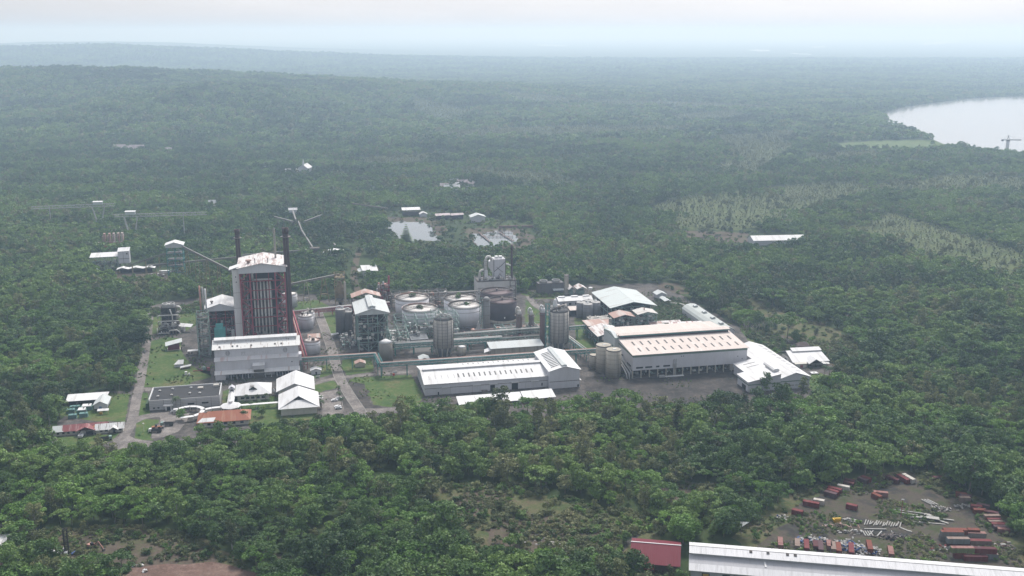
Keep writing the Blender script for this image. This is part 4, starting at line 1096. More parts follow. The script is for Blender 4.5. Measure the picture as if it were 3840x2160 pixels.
for lab, u, v, r, h in (('black purple tank on a concrete ring, in front', 230.5, 109, 12.6, 17.5), ('purple-black tank half hidden behind the front black one', 232, 140, 14.5, 17.5)):
    t = tank('black_tank', lab, u, v, r, h, TankD, paint('purple_brown_top', (.12, .085, .09), (.07, .055, .06), .5, .2), 1.5, False)
    MB().lathe([(r + .35, 0), (r + .35, 3.2), (r, 3.21)], 40).build('concrete_ring', Conc_beige, t, True); bridge_walk(t, r, h + .4, .2); top_rim(t, r, h, OldSteel)
    windows(t, [(-1, -r - .02, 5.5)], 1, 1.4, 'y', White, .05, 'hazard_sign')
# self-sown bushes on the white tank tops
def bush(label, u, v, z, s_, k=0, cat='bush'):
    o = bpy.data.objects.new('bush', SHRUB[k]); COL.objects.link(o); o.location = pl(u, v, z); o.scale = (s_, s_, s_); o.rotation_euler = (0, 0, u); return tag(o, label, cat)
bush('bush growing on top of the white tank farthest back left', 158, 143, 16.3, 1.6, 0); bush('bush growing on the tank with the red rusty rim', 160, 105, 16.4, 1.7, 1)
bush('bush growing on the back middle white tank', 197, 132, 16.5, 1.9, 0); bush('bush growing on the white tank beside the black tank', 200, 107, 16.6, 1.5, 2)

# concrete silos with hopper legs
def silo(label, u, v, r, h, zc, mat, lid='cone'):
    t = T('concrete_silo', label, 'silo', u, v)
    MB().lathe([(r, zc), (r, h)], 36).build('barrel', mat, t, True)
    MB().lathe([(r * .52, 0), (r * .55, zc * .35), (r * .99, zc)], 36).build('hopper', Conc_dark, t, True)
    m = MB()
    for k in range(10):
        a = k * 2 * math.pi / 10; m.bar((r * .75 * math.cos(a), r * .75 * math.sin(a), 0), (r * .97 * math.cos(a), r * .97 * math.sin(a), zc), .9, .5)
    m.build('buttress', Conc, t)
    m = MB()
    for q in range(1, 9): z = zc + (h - zc) * q / 9; m.lathe([(r + .005, z), (r + .07, z), (r + .07, z + .16), (r + .005, z + .16)], 36)
    for k in range(12): a = (k + .5) * 2 * math.pi / 12; m.bar((r * 1.0 * math.cos(a), r * 1.0 * math.sin(a), zc), (r * math.cos(a), r * math.sin(a), h), .45, .2)
    m.build('rib', Conc_dark, t)
    MB().lathe([(r * .98, h + .01), (r * .6, h + 1.8), (.6, h + 2.6)], 36).build('roof', Conc_dark, t, True)
    return t
t = silo('round concrete silo with hopper bottom and white roof pipes, left of the long teal rack', 167.5, 26, 7.6, 28.5, 7, Conc)
m = MB(); m.tube([(-6, 0, 29), (-5, 0, 31.5), (0, 0, 32.8), (5, -2, 31.5), (6.5, -3, 29)], .6, 8); m.tube([(-2, 3, 33.5), (1, -3, 30.5)], .45, 8); m.build('roof_pipe', PipeW, t, True)
m = MB(); frame(m, -8.5, 8.5, -7, 7, 28.5, 35, 3, 2, 2, .25, False, None, .22, 2); m.build('roof_frame', GreenSteel, t)
t = silo('tallest concrete silo with ladder tower and duct elbow on its cap', 257.5, 22, 7.6, 30.5, 6.5, Conc)
m = MB(); frame(m, -11, -8.2, -3, 0, 0, 37, 1, 1, 11, .3, True, None, .25, 4); m.build('ladder_tower', Teal, t)
MB().lathe([(1.6, 32), (1.9, 36), (1.1, 38.6), (.8, 40)], 14, (-3, 1)).build('duct_elbow', White, t, True)
m = MB(); clutter(m, -6, 6, -5, 5, 31.5, 35, 22, 8, [OldSteel, PipeW], .9); m.bar((-6, -2, 33), (7, 2, 35.5), 1.6, .5); m.build('conveyor_head', None, t)
# two slim dark silos
for lab, u, v, h in (('dark slim silo nearer the road left of the process tower', 93.5, 98, 21.5), ('dark slim silo tucked against the process tower', 100, 99, 19)):
    t = T('slim_silo', lab, 'silo', u, v); r = 4
    MB().lathe([(r, 0), (r, h)], 28).build('barrel', Conc_dark, t, True); MB().lathe([(r * .98, h + .01), (r * .3, h + .7)], 28).build('roof', PipeG, t)
    m = MB(); m.tube([(-2.6, 0, h + .3), (-2.6, 0, h + 2), (0, .5, h + 2.4), (2, 0, h + .5)], .7, 8); clutter(m, -2, 2, -2, 2, h + .3, h + 2.4, 6, 3, [White, OldSteel], .6); m.build('fittings', White, t)
# two or three concrete silos by the machine hall
for lab, u, v, r, h, g in (('front concrete silo with dark top by the machine hall corner', 279.3, -49, 5.6, 20, 1), ('concrete silo right behind the front one by the machine hall', 275.5, -37, 5.6, 20, 1), ('lowest of the three concrete silos by the machine hall', 271.5, -27, 3.5, 9.6, 0)):
    t = T('stock_silo', lab, 'silo', u, v)
    MB().lathe([(r, 0), (r, h)], 32).build('barrel', Conc_beige, t, True); MB().lathe([(r * .98, h - .25), (.3, h - .1)], 32).build('roof', Conc_dark, t)
    m = MB(); m.lathe([(r + .05, h - .6), (r + .05, h + .15), (r - .3, h + .15), (r - .3, h - .3)], 32)
    for q in range(1, 6): z = h * q / 6; m.lathe([(r + .005, z), (r + .06, z), (r + .06, z + .12), (r + .005, z + .12)], 32)
    m.build('rim', Conc_dark, t)
    if g: m = MB(); m.box(-.5, 1.6, -.8, .8, h, h + .35); handrail(m, [(-4, -3, h), (4, -3, h)]); m.build('hatch', White, t)
# group of four ribbed silos
for k, (u, v) in enumerate(((303.5, 99), (312, 104), (299.5, 106), (308, 111))):
    lab = ('ribbed grey silo, front left of the four by the big grey roof', 'ribbed grey silo, front right of the four by the big grey roof', 'ribbed grey silo, back left of the four by the big grey roof', 'ribbed grey silo, back right of the four by the big grey roof')[k]
    t = T('ribbed_silo', lab, 'silo', u, v, 0, 'four ribbed silos'); r, h = 4.1, 13.6
    MB().lathe([(r, 0), (r, h)], 24).build('barrel', paint('grey_lilac_shell', (.19, .19, .205), (.11, .11, .115), .6, .3, stretch=(1, 1, .2)), t, True)
    MB().lathe([(r, h + .01), (1.2, h + 1.0)], 24).build('roof', PipeG, t); MB().lathe([(1.1, h + .9), (1.1, h + 1.6)], 12).build('cap', White, t)
    m = MB(); [m.lathe([(r + .01, z), (r + .1, z), (r + .1, z + .2), (r + .01, z + .2)], 24) for z in (3.4, 6.8, 10.2, 13.2)]; m.build('band', OldSteel, t)
# tall columns
def column(label, u, v, r, h, mat, head=None, ladder=False):
    t = T('process_column', label, 'column', u, v)
    MB().lathe([(r, 0), (r, h), (r * .5, h + r * .5)], 20).build('shell', mat, t, True)
    m = MB(); [m.lathe([(r + .01, h * q), (r + .13, h * q), (r + .13, h * q + .3), (r + .01, h * q + .3)], 20) for q in (.3, .55, .8, .97)]; m.build('band', OldSteel, t)
    m = MB(); m.lathe([(r + .02, h - 1.2), (r + 1.1, h - 1.2), (r + 1.1, h - 1.0), (r + .02, h - 1.0)], 20)
    handrail(m, [((r + 1) * math.cos(k * math.pi / 5), (r + 1) * math.sin(k * math.pi / 5), h - 1) for k in range(11)]); m.build('platform_ring', OldSteel, t)
    if head:
        m = MB(); m.lathe([(r * .95, h), (r * .55, h + 2.6), (r * .5, h + 3.4)], 16); m.tube([(0, 0, h + 3), (-.4, 0, h + 5.2), (-1.5, 0, h + 6), (-2.4, 0, h + 4.5), (-2.4, 0, h + 1.5)], .75, 10); m.build('duct_elbow', head, t, True)
    if ladder:
        m = MB(); frame(m, -r - 2.6, -r - .5, -1, 1, 0, h + 1, 1, 1, 10, .22, True, None, .2, 4); m.build('ladder_tower', GreenSteel, t)
    return t
column('tall grey column with caged ladder beside the black tank', 210, 73, 2.9, 30, paint('grey_column', (.22, .22, .22), (.14, .13, .13), .5, .3, stretch=(1, 1, .2)), None, True)
column('brown column topped by a pale duct elbow, in front of the black tank', 232.5, 52, 2.5, 21.5, paint('brown_column', (.16, .12, .115), (.10, .07, .07), .5, .3, stretch=(1, 1, .2)), PipeW)
column('shortest column with small white cap between the brown ones', 243.5, 56, 2.2, 19, paint('grey_brown_column', (.17, .15, .145), (.11, .09, .09), .5, .3, stretch=(1, 1, .2)), White)
column('thick column with white elbow left of the tallest concrete silo', 247.5, 33, 2.6, 27, paint('red_brown_column', (.18, .12, .12), (.12, .09, .09), .5, .3, stretch=(1, 1, .2)), White)
t = tank('cone_tank', 'grey concrete tank with a white conical top behind the teal pipe bridge', 123, 20.5, 5.0, 14.6, paint('khaki_grey_shell', (.20, .19, .17), (.15, .14, .13), .5, .2, stretch=(1, 1, .2)), White, 2.6, False, rail=False)
tank('cone_tank', 'short grey tank with flat white top behind the white-coned one', 134, 80, 4.3, 6, Conc, White, .5, False, rail=False)
tank('cone_tank', 'small beige tank with pale conical cap right of the hopper silo', 181, 23, 3.3, 6.4, Conc_beige, White, 1.0, False, rail=False)
t = T('bulb_vessel', 'pale bottle-shaped vessel among the pipes beside the grey column', 'vessel', 203, 71)
MB().lathe([(2.6, 0), (2.6, 5.5), (1.4, 7), (1.4, 9), (.5, 9.6), (.5, 12)], 18).build('shell', PipeG, t, True)
for k, (u, v, mm, lab) in enumerate(((199, 71, PipeR, 'pinkish horizontal vessel left of the bottle-shaped one'), (216, 68, PipeR, 'pink lagged horizontal vessel right of the grey column'), (225, 68, PipeR, 'second pink lagged vessel right of the grey column'), (233, 66, White, 'white and red vessel behind the brown column'), (243.5, 70, White, 'white-ended vessel behind the shortest column'))):
    t = T('horizontal_vessel', lab, 'vessel', u, v); MB().tube([(0, -4, 3.4), (0, -3.4, 3.4), (0, 3.4, 3.4), (0, 4, 3.4)], 1.8, 14).build('shell', mm, t, True)
    m = MB(); m.box(-1.2, 1.2, -2.4, -1.8, 0, 2); m.box(-1.2, 1.2, 1.8, 2.4, 0, 2); m.build('saddle', RedSteel, t)
# process tower with grey roof
t = T('process_tower', 'open teal steel process tower under a big grey gabled roof with ridge vent', 'process tower', 104.5, 46)
m = MB(); frame(m, 0, 22.5, 0, 34, 0, 30, 3, 4, 4, .6, True, None, .5, 21); m.build('steel_frame', GreenSteel, t)
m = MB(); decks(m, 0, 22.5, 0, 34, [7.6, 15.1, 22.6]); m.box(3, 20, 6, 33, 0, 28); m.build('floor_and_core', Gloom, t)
m = MB(); clutter(m, .5, 22, .5, 5.5, .5, 27, 70, 31, [OldSteel, PipeG, PipeW, GreenSteel, Gloom], 1.1); clutter(m, .5, 2.5, 1, 33, .5, 27, 40, 32, [OldSteel, PipeG, GreenSteel], .9); m.build('pipework', None, t)
m = MB(); gable_wall(m, 24, 36, 31, 34.6, 'y', -.8, -1, 29.6); m.build('gable', Silver_roof, t)
m = MB(); gable_roof(m, 24, 36, 31, 34.6, 'y', 1.2, .25, None, -.8, -1); m.build('roof', Silver_roof, t)
m = MB(); gable_wall(m, 5, 34, 35.9, 36.6, 'y', 8.7, 0, 33.6); gable_roof(m, 5, 34, 35.9, 36.6, 'y', .4, .2, None, 8.7, 0); m.build('ridge_vent', Silver_roof, t)
t = T('rear_penthouse', 'smaller rusty roof peeking out behind the grey-roofed process tower', 'roofed plant', 103, 84)
m = MB(); frame(m, 0, 22, 0, 12, 0, 33, 2, 1, 4, .5, True, None, .4, 9); m.build('steel_frame', OldSteel, t); m = MB(); gable_roof(m, 22, 12, 34, 37.5, 'y', .8); m.build('roof', Rust2_roof, t)
m = MB(); clutter(m, 1, 21, 1, 11, 1, 30, 20, 3, [OldSteel, PipeG]); m.build('pipework', None, t)
# old kiln silo with its conveyor
t = T('old_silo', 'ochre rusty silo with bottle-shaped barrel in a lattice tower, fed by the inclined conveyor', 'silo', 98, 193)
MB().lathe([(4.2, 7), (4.2, 15), (2.3, 19), (2.0, 22)], 20).build('barrel', Ochre, t, True); MB().lathe([(1.4, 0), (2, 3), (4.1, 7)], 20).build('hopper', OldSteel, t, True)
m = MB(); frame(m, -4.5, 4.5, -4.5, 4.5, 0, 29.5, 1, 1, 7, .4, True, None, .35, 6); m.box(-4.5, 4.5, -4.5, 4.5, 26, 26.3); handrail(m, [(-4.5, -4.5, 29.5), (4.5, -4.5, 29.5), (4.5, 4.5, 29.5)]); m.build('lattice_tower', Ochre, t)
m = MB(); m.box(3.4, 5.2, -5, -3.4, 0, 22); m.build('chute', Beige, t); m = MB(); clutter(m, -4, 4, -4, 4, 22, 29, 16, 6, [OldSteel, Ochre, White], .8); m.build('machinery', None, t)
t = T('rusty_tower', 'rusty red tower of pipes and columns behind the tank farm', 'process tower', 137, 187)
m = MB(); frame(m, -5, 5, -4, 4, 0, 19, 2, 1, 5, .4, True, None, .35, 7); m.build('steel_frame', OldSteel, t)
m = MB(); clutter(m, -5, 5, -4, 4, 0, 19, 55, 17, [OldSteel, PipeR, RedSteel, PipeG], 1.1); m.build('pipework', None, t)
for x, h, mm in ((-4.5, 20, PipeR), (4.6, 26, RedSteel), (-.5, 21, PipeG)): MB().lathe([(.9, 0), (.9, h), (.6, h + .4)], 10, (x, -1)).build('column', mm, t, True)
# lime kiln building with electrostatic precipitator
t = T('kiln_building', 'white block building with rooftop ducts behind the black tanks', 'industrial building', 222, 178)
MB().box(0, 36, 0, 20, 0, 18).build('wall', paint('white_stained_block', (.56, .55, .54), (.36, .33, .30), .45, .12, stretch=(1, 1, .2)), t)
MB().box(.6, 35.4, .6, 19.4, 18, 18.15).build('roof', Grime, t)
m = MB()
for a, b in (((0, 0), (36, 0)), ((36, 0), (36, 20)), ((36, 20), (0, 20)), ((0, 20), (0, 0))): m.bar((*a, 18.4), (*b, 18.4), .5, .8)
handrail(m, [(0, 0, 18.8), (36, 0, 18.8), (36, 20, 18.8), (0, 20, 18.8), (0, 0, 18.8)]); m.build('parapet', OldSteel, t)
m = MB(); [m.box(-.08, 36.08, -.09, .0, z, z + .35) for z in (6.5, 12)]; m.build('string_course', OldSteel, t)
windows(t, [(2, 0, 3), (2, 0, 9)], 1, 2, 'y', Black, .05)
m = MB(); frame(m, 30, 35, -1.6, -.2, 0, 18, 1, 1, 4, .3, True, None, .25, 3); m.build('stair_frame', OldSteel, t)
t = T('precipitator_box', 'big white hopper-shaped dust filter standing on the block building', 'dust filter', 237.5, 183, z=18.2)
m = MB(); m.add([(1.5, 0, 0), (10.5, 0, 0), (10.5, 9, 0), (1.5, 9, 0), (0, -.5, 7), (11.5, -.5, 7), (11.5, 10, 7), (0, 10, 7), (.3, -.5, 19.5), (11.3, -.5, 19.5), (11.3, 10, 19.5), (.3, 10, 19.5)],
    [(3, 2, 1, 0), (0, 1, 5, 4), (1, 2, 6, 5), (2, 3, 7, 6), (3, 0, 4, 7), (4, 5, 9, 8), (5, 6, 10, 9), (6, 7, 11, 10), (7, 4, 8, 11), (8, 9, 10, 11)]); m.build('casing', W_wall, t)
m = MB(); m.bar((.5, -.75, 8), (8, -.75, 14), .5, .4); m.bar((8, -.75, 14), (11, -.75, 17), .5, .4); m.bar((3, -.75, 12), (9, -.75, 7), .5, .4); [m.bar((x, -.3, 0), (x, -.6, 19.5), .5, .4) for x in (.4, 11.2)]
m.bar((2, -.3, 0), (6, -.6, 6), .4, .3); m.bar((10, -.3, 0), (6, -.6, 6), .4, .3); handrail(m, [(0, -.5, 19.5), (11.5, -.5, 19.5), (11.5, 10, 19.5)]); m.build('stair', OldSteel, t)
m = MB(); m.box(2.5, 5.2, 3, 7, 19.5, 21.4); m.box(6.2, 9, 3, 7, 19.5, 21.4); m.build('transformer', White, t)
m = MB(); m.add([(0, 0, 6), (0, 9, 6), (0, 9, 19), (0, 0, 19), (-3.5, 2.5, 11), (-3.5, 6.5, 11), (-3.5, 6.5, 17), (-3.5, 2.5, 17)], [(0, 1, 5, 4), (1, 2, 6, 5), (2, 3, 7, 6), (3, 0, 4, 7), (4, 5, 6, 7)]); m.build('inlet_cone', White, t)
t = T('duct_column', 'pair of white curved ducts rising left of the dust filter', 'duct', 229, 184, z=18.2)
m = MB(); m.tube([(1.5, 0, 0), (1.5, 0, 19), (2, 0, 21), (3.6, 0, 22.3), (5.4, 0, 21.8), (6.6, 0, 20), (7.6, 2, 17)], 1.25, 12); m.build('upper_duct', PipeW, t, True)
m = MB(); m.tube([(-4.2, 0, 0), (-4.2, 0, 6.5), (-3.6, 0, 8.6), (-2, 0, 9.6), (.5, 0, 9.8)], 1.15, 12); m.build('lower_duct', PipeW, t, True)
m = MB(); frame(m, -.4, 3.4, -1.9, 1.9, 0, 18, 1, 1, 5, .25, True, None, .22, 3); m.build('support_frame', OldSteel, t)
m = MB(); m.box(0, 3, -2.2, -1.5, 3, 10); m.build('panel', White, t)
t = T('rooftop_plant', 'low jumble of fans and ducts on the block building roof', 'machinery', 234, 180, z=18.2)
m = MB(); clutter(m, -10, 22, 0, 4, 0, 3.5, 36, 41, [PipeW, OldSteel, White, PipeG], .9); m.build('machinery', None, t)
t = chimney('thin black chimney at the right end of the block building', 255, 184, 50, 1.15, .95, False)
m = MB(); m.tube([(-6, 0, 33), (-1, 0, 31)], .8, 10); m.build('flue', PipeW, t, True)
# two-cell cooling tower and its neighbours
t = T('cooling_tower', 'dark two-cell cooling tower with two round fan rings by the forest edge', 'cooling tower', 281.5, 189)
MB().box(0, 24.5, 0, 8, 0, 11).build('casing', Conc_dark, t)
for x in (6, 18): m = MB(); m.lathe([(3.9, 11.005), (3.6, 12.4), (3.8, 13.2), (3.5, 13.2), (3.3, 12.4), (3.5, 11.01)], 24, (x, 4)); m.build('fan_ring', PipeG, t, True)
m = MB()
for x in (6, 18):
    for k in range(6): a = k * math.pi / 3; m.bar((x, 4, 12), (x + 3.3 * math.cos(a), 4 + 3.3 * math.sin(a), 12), .6, .15)
m.build('fan', OldSteel, t)
m = MB(); [m.bar((x, -.15, 0), (x, -.15, 11), .35, .3) for x in (0, 6, 12, 18, 24.5)]; m.bar((0, -.15, 10.8), (24.5, -.15, 10.8), .3, .4); m.build('frame', OldSteel, t)
m = MB(); slab(m, (14, -3.5, 4.2), (24.5, -3.5, 4.2), (24.5, 0, 5.2), (14, 0, 5.2)); m.build('canopy', Silver_roof, t)
t = T('block_chimney', 'square beige concrete shaft standing right of the cooling tower', 'concrete shaft', 307, 187)
MB().box(0, 3.6, 0, 3.6, 0, 17.5).build('shaft', Conc_beige, t); MB().box(-1.5, 8, -1.6, 0, 0, .9).build('base', Conc, t); MB().box(-.15, 3.75, -.15, 3.75, 17.5, 18.1).build('cap', OldSteel, t)
for u, v, w, d, lab in ((318, 181, 8, 12, 'small open shed with a rusty white gable roof left of the big grey roof'), (310, 182, 5, 10, 'narrow white lean-to roof behind the long white workshop')):
    t = T('small_shed', lab, 'shed', u, v); gable_roof(MB(), w, d, 6, 8, 'y', .8).build('roof', Rust_roof, t); m = MB(); frame(m, 0, w, 0, d, 0, 6, 1, 2, 1, .3, False); m.box(1, w - 1, 2, d, 0, 4); m.build('frame', GreenSteel, t)
t = T('workshop', 'long white-roofed workshop behind the four ribbed silos', 'workshop', 290, 144)
gable(t, 31, 14, 5, 7, W_wall, W_roof, 'x', .8); m = MB(); [m.box(x, x + 6, 5.5, 8.5, 6.6, 7.6) for x in (1, 13, 24)]; m.build('roof_ventilator', White, t)
windows(t, [(3 + i * 6, 0, 1) for i in range(5)], 2.4, 2, 'y', Glass, .05)
t = T('peach_shed', 'low open shed with a peach roof left of the four ribbed silos', 'shed', 291, 111)
slab(MB(), (0, 0, 5), (13, 0, 5), (13, 9, 6.4), (0, 9, 6.4)).build('roof', P_roof, t); m = MB(); frame(m, .5, 12.5, .5, 8.5, 0, 4.9, 2, 1, 1, .35, False); m.box(1, 12, 3, 8.4, 0, 4.6); m.build('frame', Gloom, t)
t = T('cap_vent', 'pale pipe with white flat cap behind the big grey roof', 'vent', 326, 167); MB().lathe([(1.3, 0), (1.3, 9)], 14).build('shaft', Beige, t); MB().lathe([(1.9, 9), (1.9, 10.4), (.4, 10.8)], 14).build('cap', White, t)
# ================================================================ WAREHOUSES AND HALLS
def rib_roof(t, w, d, hw, hr, mat, axis='x', over=.8): return gable_roof(MB(), w, d, hw, hr, axis, over, .25).build('roof', mat, t)
# long white warehouse
t = T('warehouse', 'long low white warehouse with rows of dark skylights on its white roof', 'warehouse', 141.5, -62)
w, d, hw, hr = 86, 40, 8, 11.6
gable(t, w, d, hw, hr, W_wall, W_roof, 'x', .7)
sl = math.atan((hr - hw) / (d / 2))
sp = lambda y: hw + (hr - hw) * y / (d / 2)
skylights(t, [(24.5 + i * 3.72, 6.2, sp(6.2) + .25) for i in range(15)], 1.0, 5.4, sl)
skylights(t, [(4 + i * 4.4, 5.6, sp(5.6) + .25) for i in range(5)], .35, 5.4, sl, PipeG)
skylights(t, [(32 + i * 3.7, 36.6, 8.65 + .25) for i in range(14)], .8, 4.2, -sl + math.pi, Black)
m = MB(); m.box(1.5, w - 1, d / 2 - 1.6, d / 2 + 1.6, hr - .6, hr + .9); slab(m, (1, d / 2 - 2.1, hr + .85), (w - .5, d / 2 - 2.1, hr + .85), (w - .5, d / 2, hr + 1.3), (1, d / 2, hr + 1.3), .15); slab(m, (1, d / 2 + 2.1, hr + .85), (w - .5, d / 2 + 2.1, hr + .85), (w - .5, d / 2, hr + 1.3), (1, d / 2, hr + 1.3), .15)
m.build('ridge_vent', W_roof, t)
m = MB(); m.box(-.05, w, -.08, 0, 4.6, 4.95); m.box(-.08, 0, 0, d, 4.6, 4.95); m.build('girt', OldSteel, t)
m = MB()
for x in (11.5, 33, 44.5, 60, 74): m.box(x, x + 5.6, -1.1, -.09, 5.1, 5.5)
m.build('door_canopy', White, t)
windows(t, [(45.3, 0, 0)], 3.2, 4.2, 'y', Black, .1, 'door'); windows(t, [(60.4, 0, 0)], 4.4, 4.4, 'y', Black, .1, 'door')
windows(t, [(8.8, 0, 0), (81.5, 0, 1.2)], .9, 2, 'y', Black, .06, 'door'); windows(t, [(17.3, 0, 0), (32.6, 0, 0), (38, 0, 0), (50.5, 0, 0), (70, 0, 0), (75.5, 0, 0)], .22, 4.6, 'y', PipeG, .07, 'downpipe')
m = MB(); m.box(39, 43, -2.4, -.4, 0, 1.3); m.build('loading_dock', OldSteel, t)
t = T('warehouse_annex', 'taller white gabled building at the right end of the long warehouse, ridge vent on top', 'warehouse', 227.6, -67)
w, d, hw, hr = 21.5, 44, 13, 16
gable(t, w, d, hw, hr, W_wall, sheet('annex_roof', (.60, .61, .62), (.40, .37, .35), .6, 1.1, axis=1, lo=.55, hi=.65), 'y', .9)
m = MB(); gable_wall(m, 3.4, 42, hr + .5, hr + 1.0, 'y', 9.05, .5, hr - 1); gable_roof(m, 3.4, 42, hr + .55, hr + 1.05, 'y', .4, .15, None, 9.05, .5); m.build('ridge_vent', Silver_roof, t)
m = MB()
for i in range(11): m.add([(2.2, 5 + i * 3, 13.72 + .25), (8, 5 + i * 3, 15.32 + .25), (8, 5.5 + i * 3, 15.32 + .25), (2.2, 5.5 + i * 3, 13.72 + .25), (2.2, 5 + i * 3, 13.95 + .25), (8, 5 + i * 3, 15.5 + .25), (8, 5.5 + i * 3, 15.5 + .25), (2.2, 5.5 + i * 3, 13.95 + .25)], [(4, 5, 6, 7), (0, 1, 5, 4), (1, 2, 6, 5), (2, 3, 7, 6), (3, 0, 4, 7)])
m.build('skylight', Black, t)
m = MB(); m.box(-.05, w + .05, -.08, 0, 4.9, 5.3); m.box(w, w + .08, 0, d, 4.9, 5.3); m.build('girt', OldSteel, t)
windows(t, [(w - 1.6, 0, .2)], 1.2, 1.8, 'y', Black, .06, 'door'); m = MB(); slab(m, (w, 4, 4), (w + 2.6, 4, 3.2), (w + 2.6, 12, 3.2), (w, 12, 4)); m.build('side_canopy', W_roof, t)
t = T('low_shelter', 'long low white shelter roof half sunk behind trees in front of the warehouse', 'shelter', 160, -92)
m = MB(); slab(m, (0, 0, 2.7), (43.5, 0, 2.7), (43.5, 12.5, 4.2), (0, 12.5, 4.2)); m.build('roof', W_roof, t)
m = MB(); slab(m, (44, 0, 2.9), (66, 1, 2.9), (66, 13.5, 4.4), (44, 12.5, 4.4)); m.build('roof', W_roof, t)
m = MB(); m.box(1, 65, 10, 12, 0, 3.7); [m.bar((x, .8, 0), (x, .8, 2.7), .3) for x in range(1, 66, 8)]; m.build('wall', W_wall, t)
# mid building
t = T('grey_block_shed', 'grey-walled shed with a long pale slanting roof between the two concrete hopper silos', 'shed', 201.5, 13.5)
MB().extr_x([(0, 0), (9, 0), (9, 8.0), (0, 6.2)], .5, 41.5).build('wall', Conc_beige, t)
slab(MB(), (-.2, -1, 6.2), (42, -1, 6.2), (41, 9.6, 8.6), (-1, 9.6, 8.6)).build('roof', Silver_roof, t)
m = MB(); [m.box(x - .15, x + .15, -.1, 0, 0, 6) for x in (6.5, 13, 19.5, 26, 32.5, 39)]; m.build('pilaster', Conc, t); m = MB(); slab(m, (-5, -1, 3.6), (.4, -1, 5), (.4, 4, 6), (-4, 4, 4.6)); m.build('side_canopy', W_roof, t)
t = T('teal_pool_roof', 'flat dark blue-grey roofed pump house among steelwork left of the hopper silo', 'pump house', 146, 57)
MB().box(.5, 13.5, .5, 20, 0, 3.6).build('wall', OldSteel, t); slab(MB(), (0, 0, 3.6), (14, 0, 3.6), (14, 20.5, 4.6), (0, 20.5, 4.6), .25).build('roof', paint('blue_grey_roof', (.13, .14, .155), (.3, .3, .3), .4, .25), t)
m = MB(); clutter(m, 2, 12, 4, 19, 4.6, 7.5, 14, 12, [PipeW, PipeG, OldSteel], .8); m.build('pipework', None, t)
t = T('tiny_gabled_shed', 'tiny grey gabled shed at the foot of the hopper silo', 'shed', 147, 8)
gable(t, 7, 9, 2.8, 4.2, Conc, Silver_roof, 'y', .5); t = T('guard_shed', 'small shed with rusty pink roof under the teal pipe bridge', 'shed', 99.5, 9.5)
gable(t, 7, 6, 2.6, 4, Beige, Rust2_roof, 'y', .6)
t = T('rust_shed', 'reddish lean-to squeezed between the two white tanks near the road', 'shed', 67, 82)
MB().box(0, 9, 0, 7, 0, 3).build('wall', RedSteel, t); slab(MB(), (-.5, -.8, 3), (9.5, -.8, 3), (9.5, 7.5, 4.2), (-.5, 7.5, 4.2)).build('roof', Rust2_roof, t)
# machine hall
t = T('machine_hall', 'huge machine hall with faded peach roof, ridge ventilator and open bays below white walls', 'machine hall', 291, -58)
w, d, hw, hr = 87, 70, 17.2, 20.0
gw = MB(); gw.extr_x([(0, 5.8), (d, 5.8), (d, hw), (d / 2, hr - .6), (0, hw)], 0, w); gw.build('wall', W_wall, t)
gable_roof(MB(), w, d, hw + .2, hr, 'x', .9, .3).build('roof', P_roof, t)
sl = math.atan((hr - hw) / (d / 2)); sp = lambda y: hw + (hr - hw) * y / (d / 2) + .5
skylights(t, [(7 + i * 6.25, 17.6, sp(17.6)) for i in range(13)], 1.1, 6.8, sl); skylights(t, [(7.5 + i * 6.25, 5.4, sp(5.4)) for i in range(13)], 1.1, 6.6, sl)
m = MB(); m.box(1, w - 1, d / 2 - 3, d / 2 + 3, hr - 1.5, hr + 2.4, None); m.build('clerestory', TankD, t)
m = MB(); m.box(1.0, w - 1, d / 2 - 3.12, d / 2 - 3.0, hr + 1.5, hr + 2.3); m.build('clerestory_band', Teal, t)
gable_roof(MB(), w, 6.6, hr + 2.5, hr + 3.1, 'x', .35, .25, None, 0, d / 2 - 3.3).build('clerestory_roof', P_roof, t)
m = MB(); m.box(-.15, w + .1, -.18, 0, hw - 1.5, hw + .05); m.box(-.15, 0, 0, d, hw - 1.5, hw - .2); m.build('green_band', GreenBand, t)
# ground floor: columns, dark interior with machines
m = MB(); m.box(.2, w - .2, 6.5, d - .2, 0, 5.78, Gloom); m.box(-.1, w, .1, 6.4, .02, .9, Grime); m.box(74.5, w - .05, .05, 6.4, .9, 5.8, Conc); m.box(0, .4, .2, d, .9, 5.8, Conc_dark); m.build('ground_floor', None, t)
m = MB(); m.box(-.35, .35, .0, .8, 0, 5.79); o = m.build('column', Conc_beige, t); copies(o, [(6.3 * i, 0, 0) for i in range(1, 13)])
r_ = random.Random(4)
for i in range(12):
    m = MB(); clutter(m, .9 + 6.3 * i, 5.4 + 6.3 * i, 2.0, 5.5, .9, 3.6, 5, 50 + i, [PipeW, PipeG, OldSteel, GreenSteel], .75); o = m.build('pump_set', None, t)
windows(t, [(2.4, 0, 7.2), (9.2, 0, 7.2), (22.8, 0, 7.2)], 5.2, 1.2, 'y', Glass, .06); windows(t, [(17.4, 0, 7.2)], 2.5, 1.2, 'y', Glass, .06)
windows(t, [(0, 4, 7.2), (0, 22, 9.5), (0, 36, 11)], 9, 1.2, 'x', Glass, .06)
m = MB(); m.tube([(30.5, -.5, .5), (30.5, -.5, 12), (31, -.2, 12.6)], .3, 8); m.tube([(32.2, -.5, .5), (32.2, -.5, 12), (32.7, -.2, 12.6)], .3, 8); m.box(30, 33, -.35, 0, 6, 9); m.build('standpipe', PipeG, t)
windows(t, [(79.5, 0, 11), (83, 0, 9), (36, 0, 14), (37.5, 0, 14)], .7, .6, 'y', Black, .04, 'vent'); windows(t, [(76.5, .0, 3)], 2.6, 2.8, 'y', W_wall, .05, 'panel'); 
